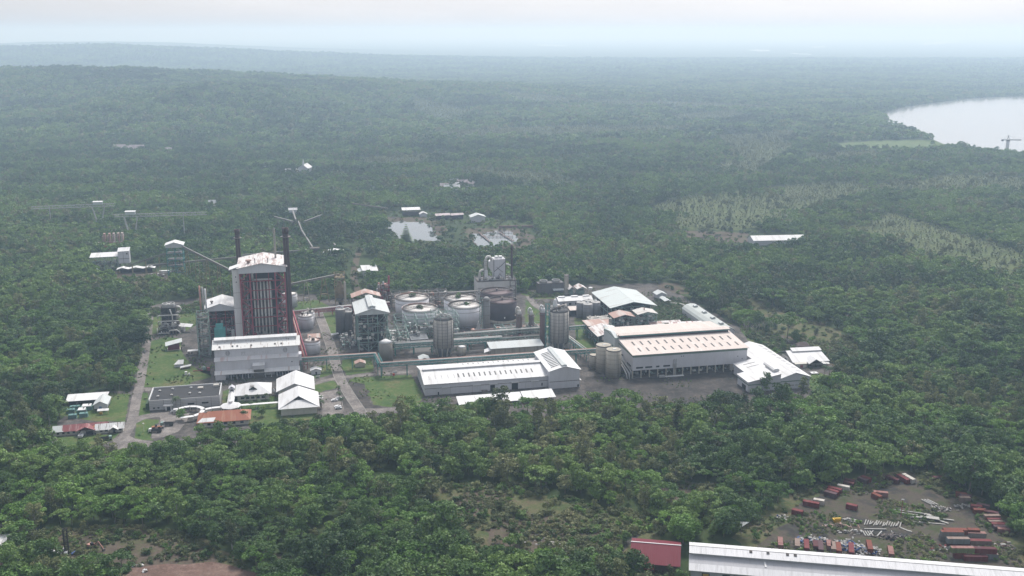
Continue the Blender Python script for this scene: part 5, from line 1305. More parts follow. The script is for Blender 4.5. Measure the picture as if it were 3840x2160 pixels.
m = MB(); m.tube([(-2, 22, 10), (-2, 8, 7.5), (-1.2, 4, 6), (-1, 1, 5), (-1, -.5, 0)], .55, 8); m.tube([(-3.4, 22, 9), (-3.4, 8, 6.5), (-3, 3, 5), (-2.6, .5, 4), (-2.6, -1, 0)], .55, 8); m.tube([(-4.6, 20, 8), (-4.6, 6, 5.5), (-4.4, 1, 3.4), (-4.2, -.5, 0)], .5, 8)
m.build('pipe', PipeG, t, True)
m = MB(); m.box(24, 38, -2.4, -.4, 0, .5); m.build('loading_ramp', White, t); m = MB(); m.box(19.5, 23.5, -2.6, -.5, 0, 1.5); m.build('crate', PipeG, t)
t = T('end_tower', 'pale end wall block rising at the left end of the machine hall ridge', 'stair block', 290.2, -24)
m = MB(); m.extr_x([(-1, 0), (24, 0), (24, 20.8), (9, 22.8), (-1, 20.8)], -2.4, .6); m.build('wall', Silver_roof, t)
m = MB(); m.box(-2.6, .8, -2, 25, 20.4, 20.8); m.box(-2.5, -2.3, 2, 5, 12, 14); m.build('trim', GreenBand, t)
# right white halls
t = T('finishing_hall', 'long white gabled hall with dark skylights behind the machine hall right end', 'warehouse', 383.5, -101.5)
w, d = 21.5, 74
gable(t, w, d, 8.2, 11.6, W_wall, W_roof, 'y', .9)
m = MB(); m.box(-.05, w, -.1, 0, 5.2, 5.9); m.build('green_band', GreenBand, t); windows(t, [(.6 + i * 5.2, 0, 1.8) for i in range(4)], 4.2, 1.2, 'y', PipeG, .06)
tilt = math.atan(3.4 / 10.75)
m = MB()
for i in range(9):
    for s_ in (0, 1):
        x0, y = (13.6 + s_ * 2.2, 6 + i * 7.4 + s_ * 3); z = lambda x: 11.6 - (x - 10.75) * 3.4 / 10.75 + .33
        m.add([(x0, y, z(x0)), (x0 + 4, y, z(x0 + 4)), (x0 + 4, y + .6, z(x0 + 4)), (x0, y + .6, z(x0))], [(0, 1, 2, 3)])
m.build('skylight', Black, t)
t = T('finishing_annex', 'white gabled hall in front of the long skylit one, green stripe round its wall', 'warehouse', 359.5, -101.5)
w, d = 23.9, 17.5
MB().box(0, w, 0, d, 0, 7.2).build('wall', W_wall, t)
m = MB(); slab(m, (-1, -1.2, 7.2), (w, -1.2, 11.6), (w, d, 11.6), (-1, d, 7.2), .25); m.build('roof', W_roof, t)
m = MB(); m.add([(0, -.02, 7.1), (w, -.02, 7.1), (w, -.02, 11.4), (0, d, 7.1), (w, d, 7.1), (w, d, 11.4)], [(0, 1, 2), (5, 4, 3), (0, 2, 5, 3), (1, 4, 5, 2)]); m.build('gable', W_wall, t)
m = MB(); m.box(-.1, w, -.1, 0, 4.6, 5.3); m.box(-.1, 0, 0, d, 4.6, 5.3); m.build('green_band', GreenBand, t); windows(t, [(0, 4, 0)], 6, 3.2, 'x', Black, .06, 'door')
t = T('middle_annex', 'white lean-to roof with two dark skylights between the machine hall and the skylit hall', 'warehouse', 366, -83)
MB().box(0, 17.2, 0, 20, 0, 7.6).build('wall', W_wall, t)
slab(MB(), (-.8, -.5, 7.4), (17.2, -.5, 10.6), (17.2, 20.5, 10.6), (-.8, 20.5, 7.4)).build('roof', W_roof, t)
m = MB()
for y in (7, 13): m.add([(4, y, 8.55), (13, y, 10.15), (13, y + .7, 10.15), (4, y + .7, 8.55)], [(0, 1, 2, 3)])
m.build('skylight', Black, t)
t = T('roof_ridge_duct', 'white rounded ridge cowls on the front white hall', 'roof cowl', 382, -98, z=11.8)
m = MB(); m.extr_y([(-2.2, 0), (2.2, 0), (2.2, 1), (1.2, 1.9), (-1.2, 1.9), (-2.2, 1)], 1, 17); m.build('cowl', W_roof, t)
t = T('villa_office', 'white-roofed low office with a gabled porch by the palms on the far right', 'office', 415.5, -57, R(-3))
MB().box(0, 27, 0, 20, 0, 3.6).build('wall', Cream, t); m = MB(); slab(m, (-1, -2, 3.5), (28, -2, 3.5), (28, 16, 7), (1, 16, 7)); slab(m, (-1, 25, 3.6), (28, 25, 3.6), (28, 16, 7), (1, 16, 7)); m.build('roof', W_roof, t)
m = MB(); slab(m, (5, 12.5, 7.3), (28.2, 12.5, 7.3), (28.2, 17.5, 8.6), (5, 17.5, 8.6)); m.box(5.5, 27.6, 13, 17, 6, 7.4); m.build('ridge_vent', W_roof, t)
m = MB(); gable_wall(m, 9, 8, 3.6, 6.2, 'y', 11, -4.4, 3.2); m.build('porch_gable', Gloom, t); m = MB(); gable_roof(m, 9, 9, 3.6, 6.4, 'y', .8, .2, None, 11, -5); m.build('porch_roof', W_roof, t)
m = MB(); slab(m, (20.5, -6, 2.8), (26.5, -5, 2.2), (27.5, -1, 2.8), (21.5, -1.5, 3.6)); m.build('side_canopy', Stripe_roof, t); m = MB(); slab(m, (0, -4, 2.9), (9.5, -4, 2.9), (9.5, -1.5, 3.6), (0, -1.5, 3.6)); m.box(.3, 9.2, -3.6, 0, 0, 2.9); m.build('front_annex', Cream, t)
windows(t, [(4.3, -3.6, 0)], 2, 2, 'y', RedSteel, .06, 'door'); windows(t, [(0, 4, 1), (0, 11, 1)], 3, 1.4, 'x', Glass, .06)
t = T('brown_hut', 'brown thatched-looking hut behind the far right white office', 'hut', 440, -19, R(-14)); hip(t, 8, 6, 2.6, 5.4, Beige, paint('brown_roof', (.10, .075, .07), (.06, .05, .045), .5, .5), 4, .9)
t = T('square_pad', 'white square slab on a dark plinth in the yard by the palms', 'platform', 420, -77, R(-4)); MB().box(0, 6, 0, 4.6, 0, .5).build('plinth', Grime, t); MB().box(.5, 5.5, .4, 4.2, .5, .75).build('slab', White, t)
m = MB(); m.lathe([(.8, .75), (.7, 1.0)], 12, (3, 2.3)); m.build('cover', PipeG, t)
# grey arched store with four cowls
t = T('grey_store', 'long grey store with four roof cowls running down towards the machine hall', 'warehouse', 388.5, 22)
m = MB(); prof = [(0, 0), (0, 5.2), (1.5, 7.0), (4.5, 8.7), (8, 9.2), (11.5, 8.7), (14.5, 7.0), (16, 5.2), (16, 0)]; m.extr_y(prof, 0, 74); m.build('wall', W_wall, t)
m = MB(); pr = [(p[0] * 1.04 - .3, p[1]) for p in prof[1:-1]]; pr2 = [(p[0], p[1] + .3) for p in pr]; m.extr_y(pr2 + pr[::-1], -.8, 74.8); m.build('roof', sheet('grey_green_roof', (.36, .385, .375), (.28, .28, .27), .3, 1.1, axis=1), t)
m = MB(); m.box(-1.3, 1.3, -2.4, 2.4, 0, 1.6); gable_roof(m, 3.2, 5.2, 1.6, 2.2, 'y', .2, .12, None, -1.6, -2.6); o = m.build('roof_cowl', Silver_roof, t); o.location = (8, 9, 8.9); copies(o, [(8, 26, 8.9), (8, 44, 8.9), (8, 64, 8.9)])
m = MB(); m.box(-.08, 0, 0, 74, 2.4, 2.8); m.build('girt', PipeG, t)
t = T('forest_hut', 'small white hut with a grey gable roof at the forest edge behind the garden', 'hut', 386, 152); gable(t, 8.5, 9, 4.2, 6, W_wall, Silver_roof, 'y', 1.0)
t = T('sloping_shelter', 'low sloping walkway roof below the forest edge hut', 'shelter', 387, 133); gable_roof(MB(), 5, 15, 2.4, 3.4, 'y', .5).build('roof', Silver_roof, t); m = MB(); [m.bar((x, y, 0), (x, y, 2.4), .25) for x in (.3, 4.7) for y in (1, 7, 14)]; m.build('post', OldSteel, t)
t = T('garden_pipe', 'white pipe snaking from the sloping shelter to the grey store', 'pipe', 391, 131); m = MB(); m.tube([(0, 0, 1), (7, -4, 1.4), (11, -14, 1.2), (9.5, -26, 1.4), (10, -34, 3)], .55, 8); m.build('pipe', PipeW, t, True); m = MB(); [m.bar((x, y, 0), (x, y, 1.2), .3) for x, y in ((7, -4), (11, -14), (9.5, -26))]; m.build('support', OldSteel, t)
# big grey roof and its rusty neighbours
t = T('big_grey_hall', 'big open hall under a wide grey gable roof with torn rusty strips', 'industrial hall', 319.5, 84)
gable_roof(MB(), 40, 54, 13, 17.2, 'y', 1.0, .3).build('roof', sheet('torn_grey_roof', (.42, .455, .455), (.27, .25, .23), .8, 1.3, axis=1, scale=.12, lo=.58, hi=.64), t)
m = MB(); frame(m, .5, 39.5, .5, 53.5, 0, 13, 4, 5, 2, .55, True, None, .45, 3); [m.bar((x, .5, 13), (20, .5, 16.6), .4) for x in (.5, 39.5)]; m.build('steel_frame', GreenSteel, t)
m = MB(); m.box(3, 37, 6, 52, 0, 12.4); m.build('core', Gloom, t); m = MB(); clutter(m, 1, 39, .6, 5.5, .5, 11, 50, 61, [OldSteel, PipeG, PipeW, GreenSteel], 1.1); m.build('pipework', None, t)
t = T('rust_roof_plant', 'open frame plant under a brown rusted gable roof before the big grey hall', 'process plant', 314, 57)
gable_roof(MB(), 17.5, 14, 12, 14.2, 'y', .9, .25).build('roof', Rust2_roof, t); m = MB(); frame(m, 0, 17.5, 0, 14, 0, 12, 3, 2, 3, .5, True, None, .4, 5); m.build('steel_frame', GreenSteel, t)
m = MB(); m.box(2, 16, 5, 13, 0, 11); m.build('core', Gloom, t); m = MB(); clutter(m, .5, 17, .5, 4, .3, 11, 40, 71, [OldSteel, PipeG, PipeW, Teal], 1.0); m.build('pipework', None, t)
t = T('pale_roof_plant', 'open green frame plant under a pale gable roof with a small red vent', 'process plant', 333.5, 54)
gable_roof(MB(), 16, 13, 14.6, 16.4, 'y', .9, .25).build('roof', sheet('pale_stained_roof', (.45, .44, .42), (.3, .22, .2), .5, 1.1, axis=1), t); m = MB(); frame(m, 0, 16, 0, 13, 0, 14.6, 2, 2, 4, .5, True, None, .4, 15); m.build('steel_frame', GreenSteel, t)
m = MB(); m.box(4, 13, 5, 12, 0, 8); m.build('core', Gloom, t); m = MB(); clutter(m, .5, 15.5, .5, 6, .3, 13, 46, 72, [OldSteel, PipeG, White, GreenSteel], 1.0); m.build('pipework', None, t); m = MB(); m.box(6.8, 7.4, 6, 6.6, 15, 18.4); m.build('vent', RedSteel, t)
t = T('stone_like_plant', 'long two-part plant with rust-patched roof and small ridge vent beside the concrete silos', 'process plant', 288, 17)
m = MB(); gable_roof(m, 20, 25, 9.6, 12.4, 'y', .8, .25); m.build('roof', Rust_roof, t)
m = MB(); slab(m, (-1, 25.8, 10.4), (17, 27, 10.8), (22, 43, 11), (-1, 43, 10.6)); m.build('roof', Rust2_roof, t); m = MB(); gable_roof(m, 2.6, 10, 13.4, 13.9, 'y', .2, .15, None, 8.7, 6); m.box(9, 11, 6, 16, 12, 13.5); m.build('ridge_vent', Silver_roof, t)
m = MB(); frame(m, 0, 20, 0, 42, 0, 9.6, 2, 5, 2, .5, True, None, .4, 25); m.build('steel_frame', GreenSteel, t); m = MB(); m.box(2, 19.5, 3, 41, 0, 9); m.build('core', Gloom, t); m = MB(); m.box(15, 24, 41, 43, 7, 11.4); m.build('parapet', Conc, t)
m = MB(); clutter(m, .3, 19, .4, 2.6, .3, 9, 22, 73, [OldSteel, PipeG, GreenSteel, PipeW], .9); clutter(m, -.6, 1.8, 1, 41, .3, 9, 34, 74, [OldSteel, PipeG, Teal], .9); m.build('pipework', None, t)
t = T('roof_slab_plant', 'low concrete block with white pipe on its roof behind the rust-patched plant', 'process plant', 298, 66); MB().box(0, 17, 0, 18, 0, 6.6).build('wall', Conc, t); m = MB(); m.tube([(0, 2, 7.4), (0, 5, 7.4), (15, 7, 7.6), (17, 8, 7.6)], .55, 8); clutter(m, 1, 16, 8, 17, 6.6, 9, 12, 3, [OldSteel, PipeG], .8); m.build('roof_pipe', PipeW, t)
t = T('streaked_shed', 'low shed with white and dark red streaked roof behind the machine hall ridge', 'shed', 358, 39, R(1)); gable_roof(MB(), 20, 14, 6.2, 8.2, 'x', .8, .25).build('roof', sheet('red_streaked_roof', (.62, .60, .59), (.24, .09, .09), .95, 1.1, scale=.2, lo=.50, hi=.56), t); m = MB(); m.box(1, 19, 1, 13, 0, 6); m.build('wall', Gloom, t)
t = T('white_lean_shed', 'silvery sloped roof just behind the machine hall ridge, left of the streaked shed', 'shed', 343, 34, R(2)); slab(MB(), (0, 0, 5), (13, 0, 5), (12, 15, 6.8), (0, 15, 6.8)).build('roof', W_roof, t); MB().box(.6, 12.4, .6, 14.4, 0, 4.9).build('wall', Gloom, t)
m = MB(); slab(m, (0, 15.3, 6.2), (11, 15.3, 6.2), (11, 20, 7.2), (0, 20, 7.2)); m.build('rusty_roof', Rust2_roof, t)
t = T('rusty_corner_shed', 'rusty patched roof wedged between the streaked shed and the grey store', 'shed', 378.5, 39, R(2)); slab(MB(), (0, 0, 5), (11, 0, 5), (9.5, 12, 6.6), (-1, 12, 6.6)).build('roof', Rust_roof, t); MB().box(.5, 9, .6, 11.4, 0, 4.9).build('wall', Gloom, t)
t = T('torn_canopy', 'narrow torn white roof strip behind the streaked shed', 'canopy', 349, 54, R(3)); slab(MB(), (0, 0, 6), (22, -1.5, 6), (22, 1.5, 7), (-5, 3.5, 7)).build('roof', Rust_roof, t); m = MB(); [m.bar((x, .5, 0), (x, .5, 6), .3) for x in (1, 8, 15, 21)]; m.build('post', OldSteel, t)

# ================================================================ PIPE BRIDGES AND OPEN STEEL
def pipe_bridge(name, label, pts, z, w=3.0, steel=Teal, legs=12, pipes=(PipeW, PipeG, PipeR, OldSteel), deck=True, h=2.4, cat='pipe bridge'):
    t = T(name, label, cat, 0, 0)
    m = MB(); G_ = []
    for (u0, v0), (u1, v1) in zip(pts, pts[1:]):
        L = math.hypot(u1 - u0, v1 - v0); ladder_truss(m, (u0, v0, z), (u1, v1, z), h, w, max(2, int(L / 3.5)), None, .34)
        for i in range(int(L / legs) + 1):
            q = i * legs / L
            if q > 1: break
            a = Vector((u0 + (u1 - u0) * q, v0 + (v1 - v0) * q, 0)); d = Vector((-(v1 - v0), u1 - u0, 0)).normalized() * w / 2
            g = MB(); G_.append(g)
            for o in (d, -d): g.bar(a + o, a + o + Vector((0, 0, z)), .42)
            g.bar(a + d + Vector((0, 0, z * .5)), a - d + Vector((0, 0, z * .5)), .25); g.bar(a + d + Vector((0, 0, z * .5)), a - d + Vector((0, 0, z)), .2)
    m.build('truss', steel, t)
    for g in G_: g.build('trestle', steel, t)
    k = len(pipes)
    for j, mm in enumerate(pipes):
        m = MB(); off = (j - (k - 1) / 2) * w / k * .95; lv = z + (h + .35 if j % 2 == 0 else .45)
        q = []
        for i, (u, v) in enumerate(pts):
            a = Vector(pts[max(i - 1, 0)]); b = Vector(pts[min(i + 1, len(pts) - 1)]); d = (b - a).normalized()
            q.append((u - d.y * off, v + d.x * off, lv))
        m.tube(q, .34 if j != 1 else .26, 7); m.build('pipe', mm, t, True)
    return t
pipe_bridge('pipe_bridge', 'long teal pipe bridge running from the turbine hall across the road and past the warehouse', [(60, 7), (114.5, 7), (116, -17), (205, -17), (281, -17)], 8.3, 3.2, Teal, 18.5)
pipe_bridge('pipe_bridge', 'inner teal pipe rack with white pipes in front of the hopper silo', [(131, 31), (214, 31)], 6.5, 4.0, Teal, 14, (PipeW, PipeW, PipeG, OldSteel, PipeW), h=3.2)
pipe_bridge('pipe_bridge', 'lower pipe rack in the shadow behind the inner teal rack', [(131, 36), (250, 40)], 4, 3, GreenSteel, 15, (PipeG, PipeW, OldSteel))
pipe_bridge('pipe_bridge', 'red rusty pipe rack coming down beside the black chimney to the pipe bridge', [(55, 140), (63.5, 12)], 8, 2.6, RedSteel, 16, (PipeR, PipeW, RedSteel))
pipe_bridge('pipe_bridge', 'low red and white pipe rack between the old silo and the boiler tower', [(54, 152), (96, 160), (140, 166)], 4.5, 3, RedSteel, 12, (PipeW, PipeR, PipeW))
pipe_bridge('pipe_bridge', 'teal pipe rack crossing behind the concrete silos towards the rust-patched plant', [(262, 48), (288, 50)], 7, 3, Teal, 9, (PipeW, PipeG, OldSteel))
pipe_bridge('pipe_bridge', 'low rack with white pipes slanting down to the warehouse end', [(266, 30), (271, -14)], 5.5, 3, Teal, 11, (PipeW, PipeR, PipeW))
pipe_bridge('pipe_bridge', 'pipe rack with white pipes behind the white tanks', [(140, 172), (222, 172)], 9, 3, OldSteel, 14, (PipeW, PipeW, OldSteel))
t = T('open_steel_rack', 'tall grey green steel rack standing in front of the white tanks', 'steel frame', 136, 70)
m = MB(); frame(m, 0, 51, 0, 18, 0, 17, 6, 2, 3, .4, False, None, .38, 5); handrail(m, [(0, 0, 17), (51, 0, 17)]); handrail(m, [(0, 18, 17), (51, 18, 17)]); m.build('steel_frame', GreenSteel, t)
m = MB(); clutter(m, 8, 50, 1, 17, .5, 11, 130, 81, [PipeW, PipeG, OldSteel, GreenSteel, White], 1.1); m.build('pipework', None, t)
t = T('pipe_jungle', 'dense ground-level pipework and pumps between the columns', 'pipework', 190, 42)
m = MB(); clutter(m, 0, 62, 0, 26, 0, 6, 240, 91, [PipeW, PipeG, OldSteel, PipeR, RedSteel, GreenSteel], .9); m.build('pipework', None, t)
MB().box(-44, 68, -12, 28, 0, .12).build('slab', Grime, t)
pipe_bridge('pipe_bridge', 'pipe rack with pale and pinkish pipes at the foot of the black tank', [(196, 62), (252, 66)], 4.6, 3.4, GreenSteel, 9, (PipeR, PipeW, PipeG, PipeW))
pipe_bridge('pipe_bridge', 'second white-piped rack between the inner teal rack and the columns', [(178, 46), (262, 50)], 7.5, 3.6, GreenSteel, 12, (PipeW, PipeG, PipeW, OldSteel))
t = T('open_steel_rack', 'open green steel frame full of vessels between the two brown columns', 'steel frame', 214, 50)
m = MB(); frame(m, 0, 40, 0, 12, 0, 11, 6, 2, 2, .4, True, None, .36, 9); m.build('steel_frame', GreenSteel, t); m = MB(); clutter(m, 0, 40, 0, 12, .5, 11, 90, 101, [PipeW, PipeG, OldSteel, PipeR, White], 1.0); m.build('pipework', None, t)
t = T('open_steel_rack', 'open steel frame of pumps right of the grey-roofed process tower', 'steel frame', 129, 42)
m = MB(); frame(m, 0, 14, 0, 26, 0, 13, 2, 3, 2, .42, True, None, .38, 19); m.build('steel_frame', GreenSteel, t); m = MB(); clutter(m, 0, 14, 0, 26, .5, 11, 70, 102, [PipeW, PipeG, OldSteel, GreenSteel], 1.0); m.build('pipework', None, t)
t = T('open_steel_rack', 'rusty open frame and vessels behind the left white tanks', 'steel frame', 142, 164)
m = MB(); frame(m, 0, 50, 0, 14, 0, 14, 6, 2, 2, .4, True, None, .36, 29); m.build('steel_frame', OldSteel, t); m = MB(); clutter(m, 0, 50, 0, 14, .5, 13, 70, 103, [PipeW, PipeG, OldSteel, PipeR], 1.2); m.build('pipework', None, t)
t = T('pump_yard', 'dark pump yard with tangled pipes at the foot of the slim dark silos', 'pipework', 92, 56)
m = MB(); clutter(m, 0, 11, 0, 34, 0, 5, 60, 93, [PipeG, OldSteel, PipeW, GreenSteel], .9); m.build('pipework', None, t); MB().box(-.5, 33, -8, 36, 0, .12).build('slab', Grime, t)
t = T('small_canopy', 'tiny pale canopy standing by the road below the slim dark silos', 'canopy', 85.5, 88, R(10)); slab(MB(), (0, 0, 2.6), (6, 0, 3), (6, 2.5, 3.4), (0, 2.5, 3)).build('roof', W_roof, t); m = MB(); [m.bar((x, 1, 0), (x, 1, 2.7), .2) for x in (.5, 5.5)]; m.build('post', OldSteel, t)
t = T('substation_hut', 'small white hut under the teal pipe bridge beside the turbine hall', 'hut', 67, -1); gable(t, 7, 5, 3.2, 4.4, W_wall, W_roof, 'y', .6); windows(t, [(3, 0, 0)], 1.2, 2, 'y', Black, .05, 'door')
# ================================================================ OFFICES, GATE, LEFT GROUP
t = T('dark_roof_office', 'long office with a flat black roof and pale tiled walls beside the left road', 'office', -38, -52)
w, d, h = 44.5, 24, 6.8
MB().box(0, w, 0, d, 0, h).build('wall', paint('pale_tile_wall', (.42, .42, .43), (.30, .29, .28), .4, .4), t)
MB().box(.5, w - .5, .5, d - .5, h, h + .15).build('roof', Dark_roof, t)
m = MB(); m.box(-.15, w + .15, d - .3, d + .15, h, h + .9); m.box(-.15, .3, 0, d, h, h + .9); m.box(w - .3, w + .15, 0, d, h, h + .9); m.build('parapet', White, t)
m = MB(); [m.lathe([(.7, h + .15), (.7, h + .8), (1.0, h + .9), (.2, h + 1.3)], 10, p) for p in ((5, 6), (5, 17), (13.5, 7), (13, 19), (25, 8), (25, 19), (31.5, 7))]; m.build('roof_vent', PipeG, t)
m = MB(); m.box(29.5, 33, 15, 18, h + .15, h + 1.4); m.box(39.5, 43, 18, 21, h + .15, h + 1.5); m.build('roof_hatch', Conc, t)
m = MB(); [m.box(x - .1, x + .1, -.08, 0, 0, h) for x in (9, 19.5, 29.5, 39)]; [m.box(0, w, -.05, 0, z, z + .08) for z in (1.7, 2.9, 4.1, 5.3)]; m.build('joint', OldSteel, t)
windows(t, [(24, 0, 2.2), (33, 0, 2.2)], 4.2, 1.1, 'y', Black, .07); windows(t, [(2.2, 0, 1), (5, 0, 1)], 1.2, .9, 'y', Glass, .07); m = MB(); m.box(10, 14, -2, 0, 0, 3); m.box(9, 15, -2.6, .1, 3, 3.5); m.build('porch', White, t); windows(t, [(11, -2.0, 0)], 2.2, 2.4, 'y', Black, .06, 'door')
MB().box(-2.4, -.2, 1, 22, 0, 4.5).build('climbing_plants', paint('creeper_green', (.03, .06, .025), (.02, .04, .018), .6, 1.5), t)
t = T('pyramid_roof_office', 'white office with a low pyramid roof and small gable vent', 'office', 17.5, -46)
hip(t, 20.5, 19, 4.4, 9.4, Cream, W_roof, 4, 1.8)
m = MB(); gable_wall(m, 5.5, .4, 6.6, 8.6, 'y', 7.5, 2.6, 6.4); m.build('gable_vent', Black, t); m = MB(); [m.box(8.4 + i * .8, 8.6 + i * .8, 4.0, 6.5, 8.0, 8.9) for i in range(4)]; m.build('vent_fin', OldSteel, t); windows(t, [(2 + i * 3.4, 0, 1) for i in range(5)], 2.2, 1.6, 'y', Glass, .06)
def saddle(t, w, d, hw, hr):
    MB().box(0, w, 0, d, 0, hw).build('wall', Cream, t)
    m = MB(); slab(m, (-1.5, -1.5, hw - .3), (-1.5, d + 1, hw - .3), (w / 2 + .6, d + 1, hr), (w / 2 - .6, -2.5, hr), .25); slab(m, (w + 1.5, -1.5, hw - .3), (w + 1.5, d + 1, hw - .3), (w / 2 + .6, d + 1, hr), (w / 2 - .6, -2.5, hr), .25); m.build('roof', W_roof, t)
    gable_wall(MB(), w, .5, hw, hr - .5, 'y', 0, 0, hw - .1).build('gable', W_wall, t)
t = T('twin_gable_office', 'taller rear one of the two white saddle-roofed offices beside the car park', 'office', 44.5, -48); saddle(t, 22.5, 25, 5.8, 11)
t = T('twin_gable_office', 'lower front one of the two white saddle-roofed offices, hip end facing the trees', 'office', 46, -80)
MB().box(0, 23, 0, 24, 0, 5.2).build('wall', Cream, t); m = MB()
slab(m, (-1.5, -2, 4.9), (-1.5, 27, 4.9), (11.5, 27, 10.2), (11.5, 6.5, 10.2), .25); slab(m, (24.5, -2, 4.9), (24.5, 27, 4.9), (11.5, 27, 10.2), (11.5, 6.5, 10.2), .25); m.add([(-1.5, -2, 5.12), (24.5, -2, 5.12), (17.5, 5.0, 8.2), (5.5, 5.0, 8.2)], [(0, 1, 2, 3)]); m.build('roof', W_roof, t)
m = MB(); m.add([(5.8, 5.2, 8.0), (17.2, 5.2, 8.0), (11.5, 6.6, 10.1), (5.8, 6.4, 8), (17.2, 6.4, 8)], [(0, 1, 2)]); m.build('gable_vent', Black, t); m = MB(); slab(m, (24, 16, 4.4), (27.5, 16, 4), (27.5, 22, 4), (24, 22, 4.4)); m.build('side_canopy', W_roof, t)
t = T('gate_walkway', 'white covered walkway curving past the offices', 'covered walkway', 0, 0)
m, q = MB(), MB(); arc = [(-22, -61)] + [(-12 + 9 * math.cos(a), -67 + 9 * math.sin(a)) for a in (R(140), R(115), R(90), R(60), R(30), R(5))] + [(2, -64), (12, -63), (30, -62.5), (46, -62.5)]
arc2 = [(-3, -66), (-4, -72), (-8, -76.5), (-16, -78)]
for path in (arc, arc2):
    for (a0, b0), (a1, b1) in zip(path, path[1:]): m.bar((a0, b0, 3.1), (a1, b1, 3.1), 2.8, .28); q.bar((a0, b0 - .9, 0), (a0, b0 - .9, 3), .22); q.bar((a0, b0 + .9, 0), (a0, b0 + .9, 3), .22)
m.build('roof', White, t); q.build('post', White, t)
t = T('entrance_pavilion', 'white octagonal pavilion roof joining the covered walkways', 'pavilion', 14, -63); MB().lathe([(7, 3.2), (6.9, 3.5), (1.4, 5.4), (1.2, 6.6)], 8).build('roof', W_roof, t); m = MB(); [m.bar((6 * math.cos(k * math.pi / 4), 6 * math.sin(k * math.pi / 4), 0), (6 * math.cos(k * math.pi / 4), 6 * math.sin(k * math.pi / 4), 3.3), .3) for k in range(8)]; m.build('post', White, t)
t = T('long_porch', 'narrow white gabled passage leading back from the pavilion to a small tower', 'covered walkway', 12, -58); gable_roof(MB(), 3.4, 22, 4, 5.2, 'y', .4).build('roof', W_roof, t); MB().box(.4, 3, .5, 21.5, 0, 4).build('wall', Cream, t)
m = MB(); m.box(.2, 3.2, 19, 22.5, 0, 7); gable_roof(m, 3.4, 4, 7, 8.2, 'y', .3, .2, None, 0, 18.8); m.build('tower', W_wall, t); windows(t, [(.8, 19, 4.8)], 1.8, 1.3, 'y', Black, .06)
t = T('orange_roof_house', 'house with an orange rusty hip roof patched in white in front of the pavilion', 'house', -4, -90); hip(t, 30, 16, 3.4, 7.4, Cream, Terra_roof, 20, 1.4)
m = MB(); m.add([(-1, -.8, 3.75), (9, -.8, 3.75), (11, 5.6, 6.3), (4.2, 5.6, 6.3)], [(0, 1, 2, 3)]); m.build('roof_patch', W_roof, t); m = MB(); m.bar((4.6, 7.6, 7.6), (1, 14, 4.2), .5, .4); m.bar((25, 8, 7.6), (25, 15, 4.4), .5, .6); m.build('ridge_cap', White, t); windows(t, [(5 + i * 5, 0, 1) for i in range(5)], 2, 1.4, 'y', Glass, .06)
t = T('garden_kiosk', 'tiny pointed white kiosk between the pyramid roof and the saddle-roofed office', 'kiosk', 41, -38); MB().lathe([(1.6, 2.4), (.2, 4.6)], 4, a0=math.pi / 4).build('roof', White, t); m = MB(); [m.bar((x, y, 0), (x, y, 2.5), .2) for x in (-.9, .9) for y in (-.9, .9)]; m.build('post', White, t)
# generator yard
t = T('generator_shed', 'long white shed roof over dark stores on the grass left of the road', 'shed', -91.5, -36); slab(MB(), (-.5, -.5, 4.6), (24.5, -.5, 4.6), (25, 10.5, 5.8), (-1, 10.5, 5.8)).build('roof', W_roof, t)
m = MB(); m.box(0, 24, 5, 9.5, 0, 5); [m.bar((x, .2, 0), (x, .2, 4.6), .3) for x in (.5, 8, 16, 23.5)]; m.build('wall', Gloom, t)
t = T('gable_house', 'small grey house with a white and grey gable roof beside the long shed', 'house', -73, -46); gable(t, 8, 14, 4.4, 6.6, W_wall, Silver_roof, 'y', .6, 1.6); m = MB(); m.box(.4, 7.6, .5, 13.6, 0, 1.7); m.build('base', Gloom, t); windows(t, [(3.1, 0, .1)], 1.6, 3, 'y', paint('blue_door', (.12, .2, .36), fine=False), .06, 'door')
mk = paint('faded_green_machine', (.10, .20, .19), (.14, .12, .1), .5, .6)
for lab, u, v, w_, d_, h_, lid in (('pale green generator box nearest the long shed', -89, -41, 6, 3, 2.6, None), ('green generator box with a white lid between the others', -82, -43, 7, 3.5, 2.4, 1), ('green machine box on the left of the group', -90, -47, 5, 3.4, 2.6, None), ('green machine box with two white covers in the middle', -83.5, -49, 6, 3.5, 2.2, 1), ('green machine at the front left of the group', -87, -57, 5, 3, 2.5, None), ('green machine at the front right with a brown pipe', -80.5, -56, 5, 3, 2.6, None)):
    t = T('generator', lab, 'machine', u, v); m = MB(); m.box(0, w_, 0, d_, .3, h_); m.box(-.2, w_ + .2, -.2, d_ + .2, 0, .3); [m.box(w_ * k / 4 - .1, w_ * k / 4 + .1, -.08, 0, .4, h_ - .1) for k in (1, 2, 3)]; m.build('casing', mk, t)
    m = MB(); m.tube([(w_ * .7, d_ / 2, h_), (w_ * .7, d_ / 2, h_ + 1.4), (w_ * .7 + 1, d_ / 2, h_ + 1.8)], .25, 8); m.build('exhaust', OldSteel, t)
    if lid: slab(MB(), (1, -.4, h_ + .5), (w_ - .4, -.4, h_ + .5), (w_ - .4, d_, h_ + .9), (1, d_, h_ + .9), .15).build('cover', White, t)
t = T('small_shelter', 'small white canopy over yellow gear beside the green machines', 'shelter', -70, -52.5); slab(MB(), (0, -1, 2.5), (7, -1, 2.5), (7, 1.6, 3.1), (0, 1.6, 3.1)).build('roof', W_roof, t); m = MB(); [m.bar((x, 0, 0), (x, 0, 2.6), .2) for x in (.4, 6.6)]; m.box(1.2, 3, -.4, .8, 0, 1.4); m.build('gear', paint('yellow_gear', (.42, .28, .06), scale=1.), t)
t = T('long_barrack', 'long low building with a dark red roof and arched carport by the gate', 'barrack', -90, -86, R(2)); MB().box(0, 30, 0, 7, 0, 2.9).build('wall', Cream, t)
